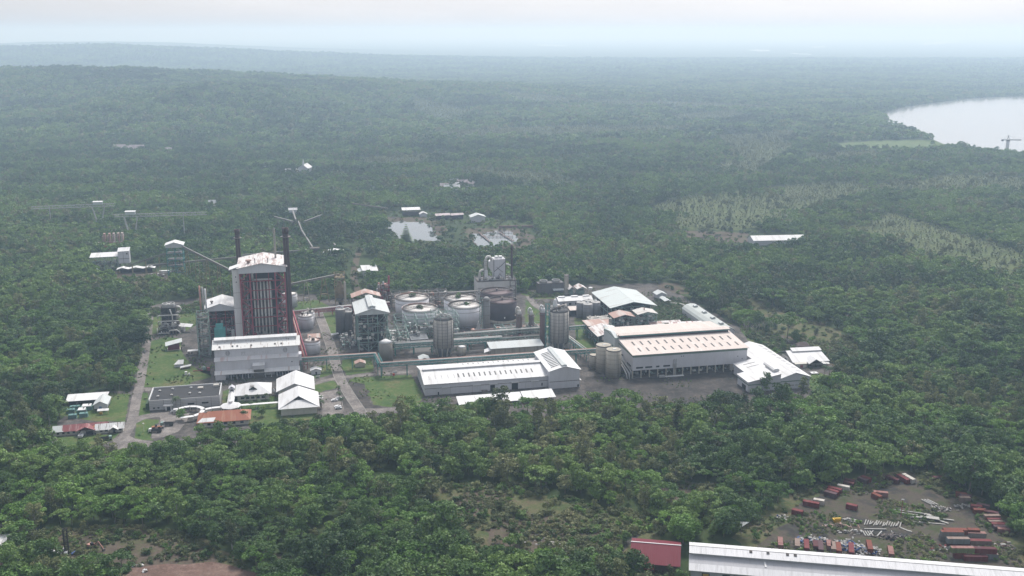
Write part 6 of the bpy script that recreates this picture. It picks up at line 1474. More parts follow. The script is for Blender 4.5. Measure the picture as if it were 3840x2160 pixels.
m = MB(); gable_roof(m, 24.5, 8, 3.0, 5.2, 'x', .8, .2, None, 6, 0); m.build('roof', Oldred_roof, t); m = MB(); gable_roof(m, 5.2, 8, 3.0, 5.0, 'x', .7, .2, None, 0, 0); m.build('pale_roof', Silver_roof, t)
m = MB(); gable_roof(m, 10, 6, 3.2, 5.4, 'y', .6, .2, None, 14, -3); m.build('porch_roof', Oldred_roof, t); m = MB(); [m.bar((x, -3, 0), (x, -3, 3), .35) for x in (14.3, 19, 23.7)]; m.bar((14.3, -3, 2.9), (23.7, -3, 2.9), .3); m.build('arch', PipeG, t); windows(t, [(2 + i * 3, 0, 1) for i in range(4)], 1.4, 1.1, 'y', Glass, .06)
m = MB(); m.box(15, 23, -.1, .5, 0, 2.8); m.build('carport_interior', Black, t)
t = T('gatehouse', 'guard house with black and white streaked roof and gabled porch beside the road', 'guard house', -65, -87, R(2)); MB().box(0, 15.5, 0, 6, 0, 2.8).build('wall', Cream, t)
gable_roof(MB(), 15.5, 6.5, 2.9, 5.0, 'x', .9, .2).build('roof', Stripe_roof, t); m = MB(); gable_roof(m, 4.6, 4, 2.9, 4.4, 'y', .4, .2, None, 8, -3); m.build('porch_roof', Stripe_roof, t); m = MB(); [m.bar((x, -3, 0), (x, -3, 2.9), .2) for x in (8.2, 12.4)]; m.box(9.6, 11, -.1, 0, 0, 2.1); m.build('porch', Black, t); windows(t, [(2, 0, 1), (5, 0, 1), (13.2, 0, 1)], 1.6, 1.1, 'y', Glass, .06)
t = T('water_tank_drum', 'small orange water tank between the red barrack and the guard house', 'water tank', -66.5, -84); MB().lathe([(1.0, 2), (1.0, 3.8), (.3, 4.3)], 12).build('drum', paint('orange_plastic', (.55, .22, .09), scale=1), t); m = MB(); [m.bar((x, y, 0), (x, y, 2), .2) for x in (-.7, .7) for y in (-.7, .7)]; m.build('stand', OldSteel, t)

# ---------------------------------------------------------------- vehicles
CarGlass, Tyre = paint('car_glass', (.02, .022, .026), fine=False, rough=.1), paint('tyre_rubber', (.02, .02, .02), fine=False, rough=.8)
def car(label, u, v, rot, mat, kind='car'):
    t = T('parked_car', label, kind, u, v, rot)
    m = MB(); m.extr_y([(-2.2, .35), (2.2, .35), (2.25, .75), (2.1, .95), (1.0, 1.02), (-1.9, 1.05), (-2.25, .9)], -.88, .88); m.extr_y([(-1.75, 1.04), (1.0, 1.0), (.45, 1.5), (-1.5, 1.52)], -.72, .72); m.build('body', mat, t)
    m = MB(); m.extr_y([(-1.6, 1.08), (.8, 1.06), (.4, 1.42), (-1.45, 1.43)], -.74, .74); m.add([(1.0, -.62, 1.05), (1.0, .62, 1.05), (.52, .58, 1.46), (.52, -.58, 1.46)], [(0, 1, 2, 3)]); m.build('window', CarGlass, t)
    m = MB(); m.tube([(0, -.11, 0), (0, .11, 0)], .33, 14); o = m.build('wheel', Tyre, t); o.location = (1.35, -.8, .33); copies(o, [(-1.35, -.8, .33), (1.35, .8, .33), (-1.35, .8, .33)])
    return t
Cwhite = paint('car_white', (.75, .75, .76), fine=False, rough=.3); Csilver = paint('car_silver', (.4, .41, .42), fine=False, rough=.3)
car('white pickup nearer the offices of the two cars in the upper parking bay', 81, -59.5, R(8), Cwhite); car('white car partly behind the pickup in the upper parking bay', 84, -56.3, R(8), Cwhite)
car('white car farther from the trees of the pair in the lower parking bay', 82.5, -72, R(4), Cwhite); car('silver white car nearest the trees in the lower parking bay', 82.8, -75, R(4), Csilver)
car('white car parked at the door of the black-roofed office', -22, -58.5, R(4), Cwhite)
def truck(label, u, v, rot, cab, bed, load=True):
    t = T('parked_truck', label, 'truck', u, v, rot)
    m = MB(); m.extr_y([(2.2, .7), (4.0, .7), (4.0, 1.7), (3.7, 2.5), (2.2, 2.6)], -1.1, 1.1); m.build('cab', cab, t); m = MB(); m.extr_y([(3.3, 1.75), (4.04, 1.72), (3.76, 2.4), (3.3, 2.4)], -1.0, 1.0); m.build('windscreen', CarGlass, t)
    m = MB(); m.box(-4, 2, -1.2, 1.2, .9, 1.1); m.box(-4, 2, -1.2, -1.1, 1.1, 2.1); m.box(-4, 2, 1.1, 1.2, 1.1, 2.1); m.box(-4, -3.9, -1.1, 1.1, 1.1, 2.1); m.box(1.9, 2, -1.1, 1.1, 1.1, 2.3); m.build('bed', bed, t)
    m = MB(); m.tube([(0, -.15, 0), (0, .15, 0)], .5, 14); o = m.build('wheel', Tyre, t); o.location = (3, -1, .5); copies(o, [(3, 1, .5), (-2, -1, .5), (-2, 1, .5), (-3.1, -1, .5), (-3.1, 1, .5)])
dk = paint('dark_truck_bed', (.06, .062, .065), scale=.8); truck('dark flatbed truck parked under trees beside the front forecourt', -24, -82, R(175), GreenSteel, dk); truck('dark truck with pale cab in front of the round lawn', -30, -92, R(170), White, dk); truck('dark truck parked at the edge of the forest by the gate', -58, -99, R(10), GreenSteel, dk); truck('small pale truck in front of the red-roofed barrack', -73, -89.5, R(85), White, White)
t = T('wheel_loader', 'old orange wheel loader on the forecourt by the round lawn', 'loader', -30, -86, R(10)); orm = paint('faded_orange', (.30, .12, .06), (.15, .08, .05), .5, .8)
m = MB(); m.box(-2.6, .4, -1, 1, .8, 1.8); m.box(.6, 2.4, -.8, .8, .8, 1.5); m.bar((1.5, 0, 1.4), (3.6, 0, .7), .8, .4); m.build('body', orm, t); m = MB(); m.box(-.6, .5, -.8, .8, 1.8, 2.9); m.build('cab', CarGlass, t); m = MB(); m.box(3.4, 4.4, -1.3, 1.3, .2, 1.2); m.build('bucket', OldSteel, t)
m = MB(); m.tube([(0, -.25, 0), (0, .25, 0)], .75, 14); o = m.build('wheel', Tyre, t); o.location = (-1.6, -1, .75); copies(o, [(-1.6, 1, .75), (1.6, -1, .75), (1.6, 1, .75)])
for lab, u, v in (('white lamp post standing on the round lawn', -37, -89), ('pale lamp post on the forecourt beside the dark flatbed', -25, -88)):
    t = T('lamp_post', lab, 'lamp post', u, v); MB().tube([(0, 0, 0), (0, 0, 5)], .12, 8, None, .08).build('pole', White, t); MB().lathe([(.15, 5), (.5, 5.2), (.5, 5.4), (.1, 5.6)], 10).build('lamp_head', White, t)
t = T('red_sign', 'small red box standing on the big lawn under the pipe bridge', 'hydrant box', 124, -18); MB().box(0, 1.4, 0, .8, .6, 2.2).build('box', paint('red_box', (.4, .07, .06), fine=False), t); m = MB(); m.bar((.2, .4, 0), (.2, .4, .8), .15); m.bar((1.2, .4, 0), (1.2, .4, .8), .15); m.build('leg', OldSteel, t)
t = T('white_sign', 'red and white signboard at the car park corner', 'sign', 83.5, -42); MB().box(0, 1.6, 0, .15, 1.4, 2.4).build('board', White, t); MB().box(-.02, 1.62, -.04, 0, 2.05, 2.42).build('red_strip', paint('red_box', (.4, .07, .06)), t); MB().bar((.8, .07, 0), (.8, .07, 1.4), .15).build('post', OldSteel, t)
for lab, u, v in (('white plaque lying on the lawn by the hall corner road', 70, -9), ('white board on the grass below the inner pipe bridge', 125, -10)): t = T('lawn_plaque', lab, 'plaque', u, v); MB().box(0, 3, 0, .3, .3, 1.5).build('board', White, t); MB().box(-.1, 3.1, -.2, .5, 0, .3).build('plinth', Conc, t)

# ================================================================ WOODYARD CONVEYORS AND OUTLYING SHEDS
def on_line(x, y, z): return G(x, y, z)
Hood = paint('conveyor_hood', (.17, .165, .155), (.11, .10, .09), .5, .4)
def conveyor(label, a, b, legs=4, w=1.15, roof=Hood, trestle=None, name='conveyor', la=0, hip_=1.1):
    """inclined belt gallery between two world points, on trestles"""
    a, b = Vector(a), Vector(b); t = thing(name, label, 'conveyor', (a.x, a.y, 0), 0); a0, b0 = Vector((0, 0, a.z)), Vector((b.x - a.x, b.y - a.y, b.z))
    MB().bar(a0, b0, w, hip_ * .5).build('belt_hood', roof, t); m = MB(); ladder_truss(m, a0 - Vector((0, 0, hip_ * 1.4)), b0 - Vector((0, 0, hip_ * 1.4)), hip_, w * .8, max(4, int((b - a).length / 4)), None, .22); m.build('truss', OldSteel, t)
    d = (b0 - a0); d.z = 0; d.normalize(); s_ = Vector((-d.y, d.x, 0))
    for i in range(legs):
        q = (i + .5 + la) / legs
        if q > 1: continue
        p = a0 + (b0 - a0) * q; h = p.z - hip_ * 1.4; m = MB()
        for o in (1, -1): m.bar((p.x + s_.x * o * (w * .5 + h * .06), p.y + s_.y * o * (w * .5 + h * .06), 0), (p.x + s_.x * o * .6, p.y + s_.y * o * .6, h), .4)
        m.bar((p.x + s_.x, p.y + s_.y, h * .5), (p.x - s_.x, p.y - s_.y, h * .5), .25); m.build('trestle', trestle or Ochre, t)
    return t
t = T('transfer_tower', 'slim open steel tower with a white gable roof where the conveyors meet', 'transfer tower', -65, 329)
m = MB(); frame(m, 0, 15.5, 0, 12, 0, 32, 2, 1, 5, .6, True, None, .5, 3); m.build('steel_frame', Teal, t); m = MB(); decks(m, 0, 15.5, 0, 12, [13, 19.5, 26]); clutter(m, 1, 14.5, 1, 11, .5, 12, 34, 2, [OldSteel, PipeG], 1.1); clutter(m, 3, 12, 3, 10, 13, 31, 10, 3, [OldSteel, PipeG], 1.2); m.build('machinery', None, t)
m = MB(); gable_wall(m, 16.5, 13, 34.5, 37, 'y', -.5, -.5, 31.8); m.build('gable', W_wall, t); m = MB(); gable_roof(m, 16.5, 13, 34.6, 37.2, 'y', .9, .25, None, -.5, -.5); m.build('roof', W_roof, t)
conveyor('pale covered conveyor sloping down from the transfer tower to the boiler tower', pl(-50, 332, 33), pl(15, 98, 55), 5)
conveyor('short inclined conveyor rising from the log sheds to the transfer tower', pl(-108, 350, 11), pl(-67, 338, 25), 3)
conveyor('very long low conveyor gallery crossing behind the boiler tower and chimneys', pl(-84, 331, 15), pl(22, 347, 17), 7, 1.5); conveyor('right half of the long low gallery, ending at a junction house in the trees', pl(6, 362, 15), pl(77, 390, 11.5), 5, 1.5)
conveyor('inclined conveyor on ochre A-frames between the black chimney and the old silo', pl(53, 160, 29.5), pl(98, 192, 29), 0, 1.6)
t = T('conveyor_trestle', 'tall ochre A-frame trestle under the inclined conveyor beside the old silo', 'trestle', 84, 203)
m = MB(); m.bar((-4.5, 0, 0), (-1, -8, 25), .6); m.bar((4.5, 0, 0), (1, -8, 25), .6); m.bar((-3, -3, 9), (3, -3, 9), .8); m.bar((-1.6, -6, 18), (1.6, -6, 18), .5); m.bar((-3, -2.6, 9), (1.2, -7, 22), .3); m.build('leg', Ochre, t)
t = T('conveyor_trestle', 'thin pale A-frame trestle under the inclined conveyor nearer the chimney', 'trestle', 68, 195); m = MB(); m.bar((-3.4, 0, 0), (-.8, -14, 25), .45); m.bar((3.4, 0, 0), (.8, -14, 25), .45); m.bar((-2.2, -5, 9), (2.2, -5, 9), .4); m.build('leg', Beige, t)
t = T('junction_house', 'dark open steel junction house at the end of the long conveyor', 'junction house', 76, 388); m = MB(); frame(m, 0, 10, 0, 8, 0, 13, 1, 1, 2, .6, True, None, .5, 3); m.box(.5, 9.5, .5, 7.5, 7, 12.6); m.build('steel_frame', OldSteel, t)
conveyor('pale conveyor running away from the junction house up the forest clearing', pl(79, 396, 13), pl(69, 505, 12), 5, 1.5); conveyor('upper end of the forest conveyor, bent away from its lower run', pl(69, 507, 12), pl(66, 560, 13), 3, 1.5)
conveyor('left arm of the star of conveyors in the forest', pl(60, 548, 15), pl(37, 588, 15), 3, 1.8); conveyor('right arm of the star of conveyors in the forest', pl(73, 546, 15), pl(95, 588, 15), 3, 1.8); conveyor('far arm of the star of conveyors in the forest', pl(63, 560, 15), pl(60, 620, 16), 3, 1.8)
t = T('conveyor_head_house', 'tiny white roof at the far end of the star of conveyors', 'head house', 55, 640); gable(t, 10, 6, 14, 16, W_wall, W_roof, 'x', .8, 9); m = MB(); [m.bar((x, y, 0), (x, y, 9.5), .4) for x in (.5, 9.5) for y in (.5, 5.5)]; m.build('post', OldSteel, t)
conveyor('short grey conveyor beside the forest path', pl(103, 425, 10), pl(114, 400, 4), 2, 1.8)
conveyor('thin dark conveyor line slanting towards the settling pond', pl(140, 690, 12), pl(185, 650, 10), 4, 1.4, OldSteel)
t = T('forest_shed', 'white roofed shed beside the junction house, half sunk in trees', 'shed', 91, 392); MB().box(0, 20, 0, 9, 0, 5).build('wall', Cream, t); m = MB(); slab(m, (-1, -1, 6), (8, -1, 9), (8, 10, 9), (-1, 10, 6)); slab(m, (9, -1, 9.4), (22, -1, 7.2), (22, 10, 7.2), (9, 10, 9.4)); m.build('roof', W_roof, t); m = MB(); m.box(0, 20, 0, 9, 5, 6.5); m.build('upper_wall', Gloom, t)
t = T('leaning_shed', 'bright white monopitch roof by the forest path above the process tower', 'shed', 125, 295); slab(MB(), (0, 0, 7), (16, -4, 7), (15, 10, 10), (-1, 12, 10)).build('roof', W_roof, t); MB().box(1, 13, 1, 9, 0, 7).build('wall', W_wall, t); m = MB(); slab(m, (-3.5, 2, 5.2), (0, 1, 6.6), (-1, 12, 7.4), (-4.2, 12, 6)); m.build('side_roof', Silver_roof, t)
def gantry(label, base, x0, x1, y0, y1, z, cabx, thin):
    """truss carried on V legs, ends given on the survey picture at height z"""
    a, b = G(x0, y0, z), G(x1, y1, z); c = a + (b - a) * cabx
    t = thing('cable_gantry', label, 'gantry', (c.x, c.y, 0), math.atan2((b - a).y, (b - a).x)); L = (b - a).length
    m = MB(); ladder_truss(m, (-L * cabx, 0, z), (L * (1 - cabx), 0, z), 3.2, 2.6, 24, None, .34); m.build('truss', PipeG, t)
    m = MB(); [m.bar((sx * 7.5, sy * 1.6, z), (sx * 1.6, sy * 3, 0), .9) for sx in (-1, 1) for sy in (-1, 1)]; m.bar((-3.4, 0, z * .35), (3.4, 0, z * .35), .4); m.build('leg', PipeG, t)
    m = MB(); q = L * (thin - cabx); m.bar((q, 0, 0), (q, 0, z + 3), .9); m.build('thin_leg', PipeG, t)
    MB().box(-5.5, 5.5, -2.4, 2.4, z + 2.6, z + 6).build('cabin', Silver_roof, t); slab(MB(), (-6, -2.8, z + 6), (6, -2.8, z + 6), (6, 2.8, z + 6.6), (-6, 2.8, z + 6.6)).build('cabin_roof', W_roof, t)
gantry('farther lattice gantry with grey cabin high above the forest', None, 80, 288, 526, 518, 25, .80, .21); gantry('nearer lattice gantry with white cabin high above the forest', None, 289, 520, 546, 540, 30, .17, .74)
t = T('log_shed', 'open log shed on tall posts under a white strip roof in the left clearing', 'shed', -147, 386)
slab(MB(), (-1, -1, 13.6), (27, -1, 13.9), (27, 12, 16.2), (-1, 12, 15.9)).build('roof', W_roof, t); m = MB(); frame(m, 0, 26, 0, 11, 0, 13.5, 4, 1, 2, .5, True, None, .4, 4); m.build('steel_frame', GreenSteel, t); m = MB(); clutter(m, 1, 25, 1, 10, .3, 9, 46, 14, [OldSteel, PipeG, GreenSteel], 1.2); m.build('machinery', None, t)
t = T('tall_block_house', 'tall white block house attached to the log shed', 'building', -120, 386); MB().box(0, 11, 0, 8, 6, 19).build('wall', W_wall, t); slab(MB(), (-.5, -.8, 18.6), (11.5, -.8, 19), (11.5, 8.5, 21.4), (-.5, 8.5, 21)).build('roof', W_roof, t); m = MB(); m.box(-.05, 11, -.08, 0, 10.8, 11.3); m.box(5, 5.3, -.08, 0, 6, 19); m.build('joint', OldSteel, t); windows(t, [(8, 0, 15.5)], 1.6, 1.2, 'y', Black, .06); m = MB(); frame(m, .3, 10.7, .3, 7.7, 0, 6, 2, 1, 1, .5); m.build('base_frame', OldSteel, t)
t = T('debarking_drum', 'rusty red drums and towers standing above the log shed', 'machinery', -146, 470)
for x in (0, 12): MB().tube([(x, 0, 5), (x, 1, 5), (x, 16, 5), (x, 17, 5)], 3.8, 18).build('drum', paint('rust_red', (.28, .09, .07), (.18, .08, .06), .5, .5), t, True)
m = MB(); frame(m, -5, 17, 14, 22, 0, 17, 4, 1, 2, .6, True, None, .5, 4); [m.box(x, x + 2, 15, 20, 10, 20) for x in (-4, 1.5, 6, 11, 15)]; m.box(-10, 22, 12, 14, 9, 11); m.build('frame', Rust2_roof, t)
t = T('triple_gable_shed', 'low open shed with three white gables in a row in the left clearing', 'shed', -119, 364); m = MB()
for i, (x, w_) in enumerate(((0, 11), (11.5, 14), (26, 11))): gable_roof(m, w_, 8, 4.4, 6, 'y', .3, .2, None, x, 0)
m.build('roof', W_roof, t); m = MB(); [m.bar((x, y, 0), (x, y, 4.4), .3) for x in (.3, 11.2, 25.6, 36.8) for y in (.3, 7.6)]; m.box(3, 34, 4, 7.4, 0, 3.4); m.build('wall', Gloom, t)
t = T('flat_container', 'long white flat-topped box at the foot of the transfer tower', 'container', -77, 356); MB().box(0, 13.5, 0, 3, .4, 2.8).build('box', White, t); MB().box(.2, 13.3, .2, 2.8, 0, .4).build('skid', OldSteel, t)
t = T('scrap_heap', 'dark scrap and fallen beams on the bare ground by the transfer tower', 'scrap heap', -88, 338); m = MB(); clutter(m, 0, 20, 0, 8, 0, 3, 26, 15, [OldSteel, PipeG, Gloom], 1.0); m.bar((-14, 2, .4), (10, 6, 3.4), .5); m.build('scrap', None, t)
t = T('white_bin', 'small white bin in front of the open log shed', 'bin', -141, 382); MB().lathe([(1.4, 0), (1.4, 1.6), (.6, 2.6), (.3, 3)], 10).build('bin', White, t)
# around the ponds
t = T('pond_pump_house', 'white roofed open pump house on posts above the settling pond', 'pump house', 204, 640); slab(MB(), (-1, -1, 8), (24, -1, 8), (24, 9, 10.2), (-1, 9, 10.2)).build('roof', W_roof, t); m = MB(); frame(m, 0, 23, 0, 8, 0, 8, 3, 1, 2, .5, True, None, .4, 2); m.box(1, 22, 4, 7, 0, 5); m.build('frame', OldSteel, t)
t = T('pond_hut', 'small white gabled hut right of the pond pump house', 'hut', 226, 630); gable(t, 9, 8, 4, 6, W_wall, W_roof, 'y', 1)
t = T('ruined_roof', 'long brownish collapsed roof between the two ponds', 'shed', 243, 602); m = MB(); slab(m, (0, 0, 5.4), (20, 0, 5.8), (20, 9, 7.2), (0, 9, 6.8)); slab(m, (21, 0, 5), (38, 1, 5.6), (38, 8, 6.8), (21, 8, 6.6)); m.build('roof', sheet('mauve_old_roof', (.36, .31, .32), (.2, .17, .17), .7, 1.2), t); MB().box(1, 37, 1, 8, 0, 5).build('wall', Gloom, t)
t = T('pond_house', 'white gabled house right of the brownish roof near the second pond', 'house', 286, 575); gable(t, 18, 14, 7, 10, W_wall, Silver_roof, 'y', 1.2)
t = T('pond_walkway', 'rusty wooden walkways and posts crossing the second pond', 'walkway', 0, 0); t.location = (0, 0, 0); t.rotation_euler = (0, 0, 0); m = MB()
for a, b in (((1205, 585), (1238, 612)), ((1255, 583), (1292, 606)), ((1210, 594), (1290, 594)), ((1215, 584), (1288, 583))): p, q = G(*a, 1.2), G(*b, 1.2); m.bar(p, q, 1.6, .4); n_ = 8; [m.bar((p.x + (q.x - p.x) * i / n_, p.y + (q.y - p.y) * i / n_, 0), (p.x + (q.x - p.x) * i / n_, p.y + (q.y - p.y) * i / n_, 2.6), .5) for i in range(n_ + 1)]
m.build('deck', paint('old_timber', (.16, .11, .10), scale=.6), t)
t = T('broken_wall', 'low rusty retaining wall on the bank of the second pond', 'wall', 0, 0); t.location = G(1255, 574); t.rotation_euler = (0, 0, R(5)); MB().box(0, 44, 0, 1.5, 0, 3).build('wall', paint('rust_bank', (.2, .13, .12), scale=.3), t)
t = thing('reservoir_shed', 'long bright white roof alone in the forest on the right', 'shed', G(1896, 618), R(6)); gable(t, 62, 22, 6, 9.5, W_wall, W_roof, 'x', 1)
# settlements far off
def hut(name, label, x, y, w, d, h, mat, rot=0, wall=Cream): t = thing(name, label, 'house', G(x, y), R(rot)); gable(t, w, d, h * .55, h, wall, mat, 'x', .8); return t
Mauve = MATS['mauve_old_roof']
for lab, x, y, w_, mm in (('upper left pale hut of the village on the hill slope', 1130, 464, 14, Silver_roof), ('longest brownish roof of the village on the hill slope', 1150, 467, 26, Mauve), ('rightmost brownish roof of the village on the hill slope', 1168, 470, 16, Mauve), ('white roof in the middle of the village on the hill slope', 1132, 474, 14, W_roof), ('leftmost low brown roof of the village on the hill slope', 1108, 476, 14, Mauve), ('lowest pale roof of the village on the hill slope', 1118, 480, 18, Silver_roof), ('second lowest pale roof of the village on the hill slope', 1137, 480, 12, W_roof)): hut('village_house', lab, x, y, w_, 9, 9, mm, 3)
for lab, x, y, w_ in (('left end house of the faint mauve row far up the valley', 285, 380, 24), ('middle house of the faint mauve row far up the valley', 305, 383, 30), ('right end house of the faint mauve row far up the valley', 326, 381, 28), ('small faint mauve roof right of the distant row', 405, 388, 20)): hut('valley_house', lab, x, y, w_, 12, 13, Mauve, 4)
t = thing('chapel', 'distant white chapel with a small spire in the forest', 'chapel', G(752, 440), R(-8)); gable(t, 16, 22, 12, 18, W_wall, W_roof, 'y', 1); MB().lathe([(2, 12), (2, 20), (.2, 28)], 4, (8, 2), a0=math.pi / 4).build('spire', W_roof, t); m = MB(); m.box(-8, 0, 6, 14, 0, 9); m.build('side_wing', W_roof, t)
for lab, x, y in (('tiny white hut left of the distant chapel', 718, 438), ('tiny pink hut far above the distant chapel', 661, 420), ('tiny white roof beside the nearer gantry end', 525, 520)): hut('forest_house', lab, x, y, 9, 7, 9, W_roof, 5)
# tower crane by the lake
t = thing('tower_crane', 'tower crane standing on the lake shore', 'crane', G(2533, 378), R(-8)); m = MB(); m.box(-2.6, 2.6, -2.6, 2.6, 0, 20); m.build('mast', paint('crane_white', (.5, .5, .5), scale=.3), t)
m = MB(); ladder_truss(m, (3, 0, 20.6), (26, 0, 20.6), 2.2, 2, 8, None, .5); ladder_truss(m, (-12, 0, 20.8), (-3, 0, 20.8), 1.6, 2, 3, None, .5); m.build('jib', PipeG, t); m = MB(); m.bar((-2.4, 0, 20), (0, 0, 31), .8); m.bar((2.4, 0, 20), (0, 0, 31), .8); m.bar((0, 0, 31), (17, 0, 23), .25); m.bar((0, 0, 31), (-10, 0, 22), .25); m.build('apex', OldSteel, t); MB().box(-13, -9, -1.6, 1.6, 19, 22.4).build('counterweight', OldSteel, t); MB().box(-3, 3, -3, 3, 19, 22).build('cab', OldSteel, t)
# ================================================================ CONTAINER YARD AND FOREGROUND
def zoomed(x0, y0, s):
    return lambda x, y, z=0.0: G((x0 + x / s) / S, (y0 + y / s) / S, z)
ZA, ZB, ZC, ZD, ZE = zoomed(2900, 1980, 4.954), zoomed(3450, 1940, 6.587), zoomed(2960, 1740, 4.954), zoomed(3480, 1780, 6.586), zoomed(3100, 1880, 5.6)
def box_paint(name, c, dirt, am=.6): return sheet(name, c, dirt, am, .35, .6, .25, 0, .45, .62, .25)
K = {'red': box_paint('container_red', (0.127, 0.028, 0.034), (0.164, 0.070, 0.057)), 'dark': box_paint('container_dark_red', (0.082, 0.025, 0.031), (0.070, 0.045, 0.045)), 'pink': box_paint('container_pink', (0.221, 0.123, 0.111), (0.131, 0.049, 0.048), .8),
     'orange': box_paint('container_orange_rust', (0.156, 0.048, 0.034), (0.107, 0.041, 0.037), .8), 'tan': box_paint('container_tan', (0.205, 0.156, 0.135), (0.139, 0.090, 0.078)), 'grey': box_paint('container_grey', (0.213, 0.205, 0.201), (0.156, 0.135, 0.123)),
     'blue': box_paint('container_blue_grey', (0.180, 0.197, 0.213), (0.123, 0.123, 0.123), .8), 'green': box_paint('container_green', (0.156, 0.180, 0.082), (0.070, 0.090, 0.049), .8), 'white': box_paint('container_white', (0.410, 0.394, 0.369), (0.246, 0.205, 0.180)), 'purple': box_paint('container_purple', (0.086, 0.048, 0.057), (0.061, 0.043, 0.048))}
Bone = paint('dirty_white_scrap', (.30, .295, .285), (.2, .19, .17), .6, .8)
def container(label, a, b, key, z=0.0, wd=2.44, h=2.6, end_on=False, top=None, roof_key=None):
    """a and b: ground points under the two ends of the front long edge"""
    a, b = Vector((a.x, a.y, 0)), Vector((b.x, b.y, 0)); L = max(5.5, (b - a).length); an = math.atan2(b.y - a.y, b.x - a.x)
    t = thing('shipping_container', label, 'container', (a.x, a.y, z), an, 'containers in the scrap yard')
    m = MB(); m.box(.12, L - .12, .06, wd - .06, .15, h - .08)
    n_ = int(L / .6)
    for i in range(n_): x = .3 + (L - .6) * i / n_; m.box(x, x + .28, .0, .06, .2, h - .1); m.box(x, x + .28, wd - .06, wd, .2, h - .1)
    m.build('body', K[key], t); MB().box(.06, L - .06, .03, wd - .03, h - .08, h).build('roof', K[roof_key or key], t)
    m = MB(); [m.box(x, x + .18, y, y + .18, 0, h + .02) for x in (-.02, L - .16) for y in (-.02, wd - .16)]; [m.box(0, L, y, y + .1, 0, .15) for y in (0, wd - .1)]; m.build('corner_frame', K[key], t)
    m = MB(); m.box(-.05, .1, .15, wd / 2 - .02, .2, h - .15); m.box(-.05, .1, wd / 2 + .02, wd - .15, .2, h - .15); [m.bar((-.08, y, .2), (-.08, y, h - .2), .05) for y in (.5, 1.0, 1.45, 1.95)]; m.build('door', K[key], t)
    if top: clutter(MB(), 0, 1, 0, 1, 0, 1.5, 0, 1, [White]); 
    return t
def long_ways(label, f, near, far, key, wd=2.44):
    """container lying away from the camera, roof centre line given"""
    a, b = f(*near, 2.6), f(*far, 2.6); d = (b - a); d.z = 0; d.normalize(); s_ = Vector((d.y, -d.x, 0)) * wd / 2
    return container(label, a + s_, b + s_, key)
for lab, nr, fr, k in (('faded maroon pink container at the left end of the front row', (139, 315), (128, 160), 'pink'), ('brownish pink container standing alone, second from the left in the front row', (450, 330), (445, 185), 'tan'),
    ('bright red container third from the left in the front row, beside white and blue scrap', (625, 375), (612, 200), 'red'), ('dark red container left of the darker purple one in the front row', (790, 338), (780, 220), 'dark'), ('purple brown container partly under a bush in the front row', (890, 400), (870, 225), 'purple'),
    ('pale pink container, left of the three standing side by side in the front row', (1050, 330), (1030, 215), 'pink'), ('peach pink container, middle of the three side by side in the front row', (1125, 390), (1115, 240), 'tan'), ('red orange container, right of the three side by side in the front row', (1225, 420), (1200, 255), 'orange'),
    ('dark red open-ended container between two heaps of white scrap', (1455, 450), (1445, 265), 'red'), ('vivid red container with orange edges, alone right of the front row heaps', (1810, 390), (1770, 215), 'orange'), ('dull pink container farthest right in the front row', (2200, 480), (2170, 325), 'pink')):
    long_ways(lab, ZA, nr, fr, k)
for lab, a, b, k, z, rk in (
    ('front dark red container lowest in the big stack', (1095, 1090), (1670, 1100), 'red', 0, 'dark'), ('red container with an open pale door at the lower left of the big stack', (850, 1020), (1090, 1030), 'red', 0, None),
    ('green container with loose boards on its roof in the big stack', (775, 885), (1345, 890), 'green', 2.6, 'pink'), ('plain red container right of the green one in the big stack', (1352, 895), (1895, 915), 'red', 2.6, 'dark'), ('blue grey ribbed container under the red one at the right of the stack', (1560, 1035), (1930, 1045), 'blue', 0, 'tan'),
    ('blue grey ribbed container behind the green one in the big stack', (680, 655), (1230, 660), 'blue', 2.6, 'tan'), ('dark red container below the blue grey ribbed one at the left of the stack', (705, 730), (1240, 735), 'dark', 0, None), ('red-topped open container full of pale junk in the middle of the stack', (1240, 700), (1770, 715), 'tan', 0, 'red'),
    ('pale grey container at the upper left of the big stack', (530, 482), (1085, 490), 'grey', 2.6, 'orange'), ('grey container carrying the pale grey one at the back of the stack', (500, 575), (1085, 580), 'grey', 0, None), ('grey brown container at the upper right of the big stack', (1092, 505), (1635, 525), 'grey', 1.0, 'pink'),
    ('orange rust container hidden behind the pale grey one, top rear of the stack', (590, 430), (1180, 440), 'orange', 2.6, None), ('dark orange container at the right rear of the stack', (1190, 430), (1450, 440), 'orange', 2.0, None)):
    container(lab, ZB(*a, z), ZB(*b, z), k, z, roof_key=rk)
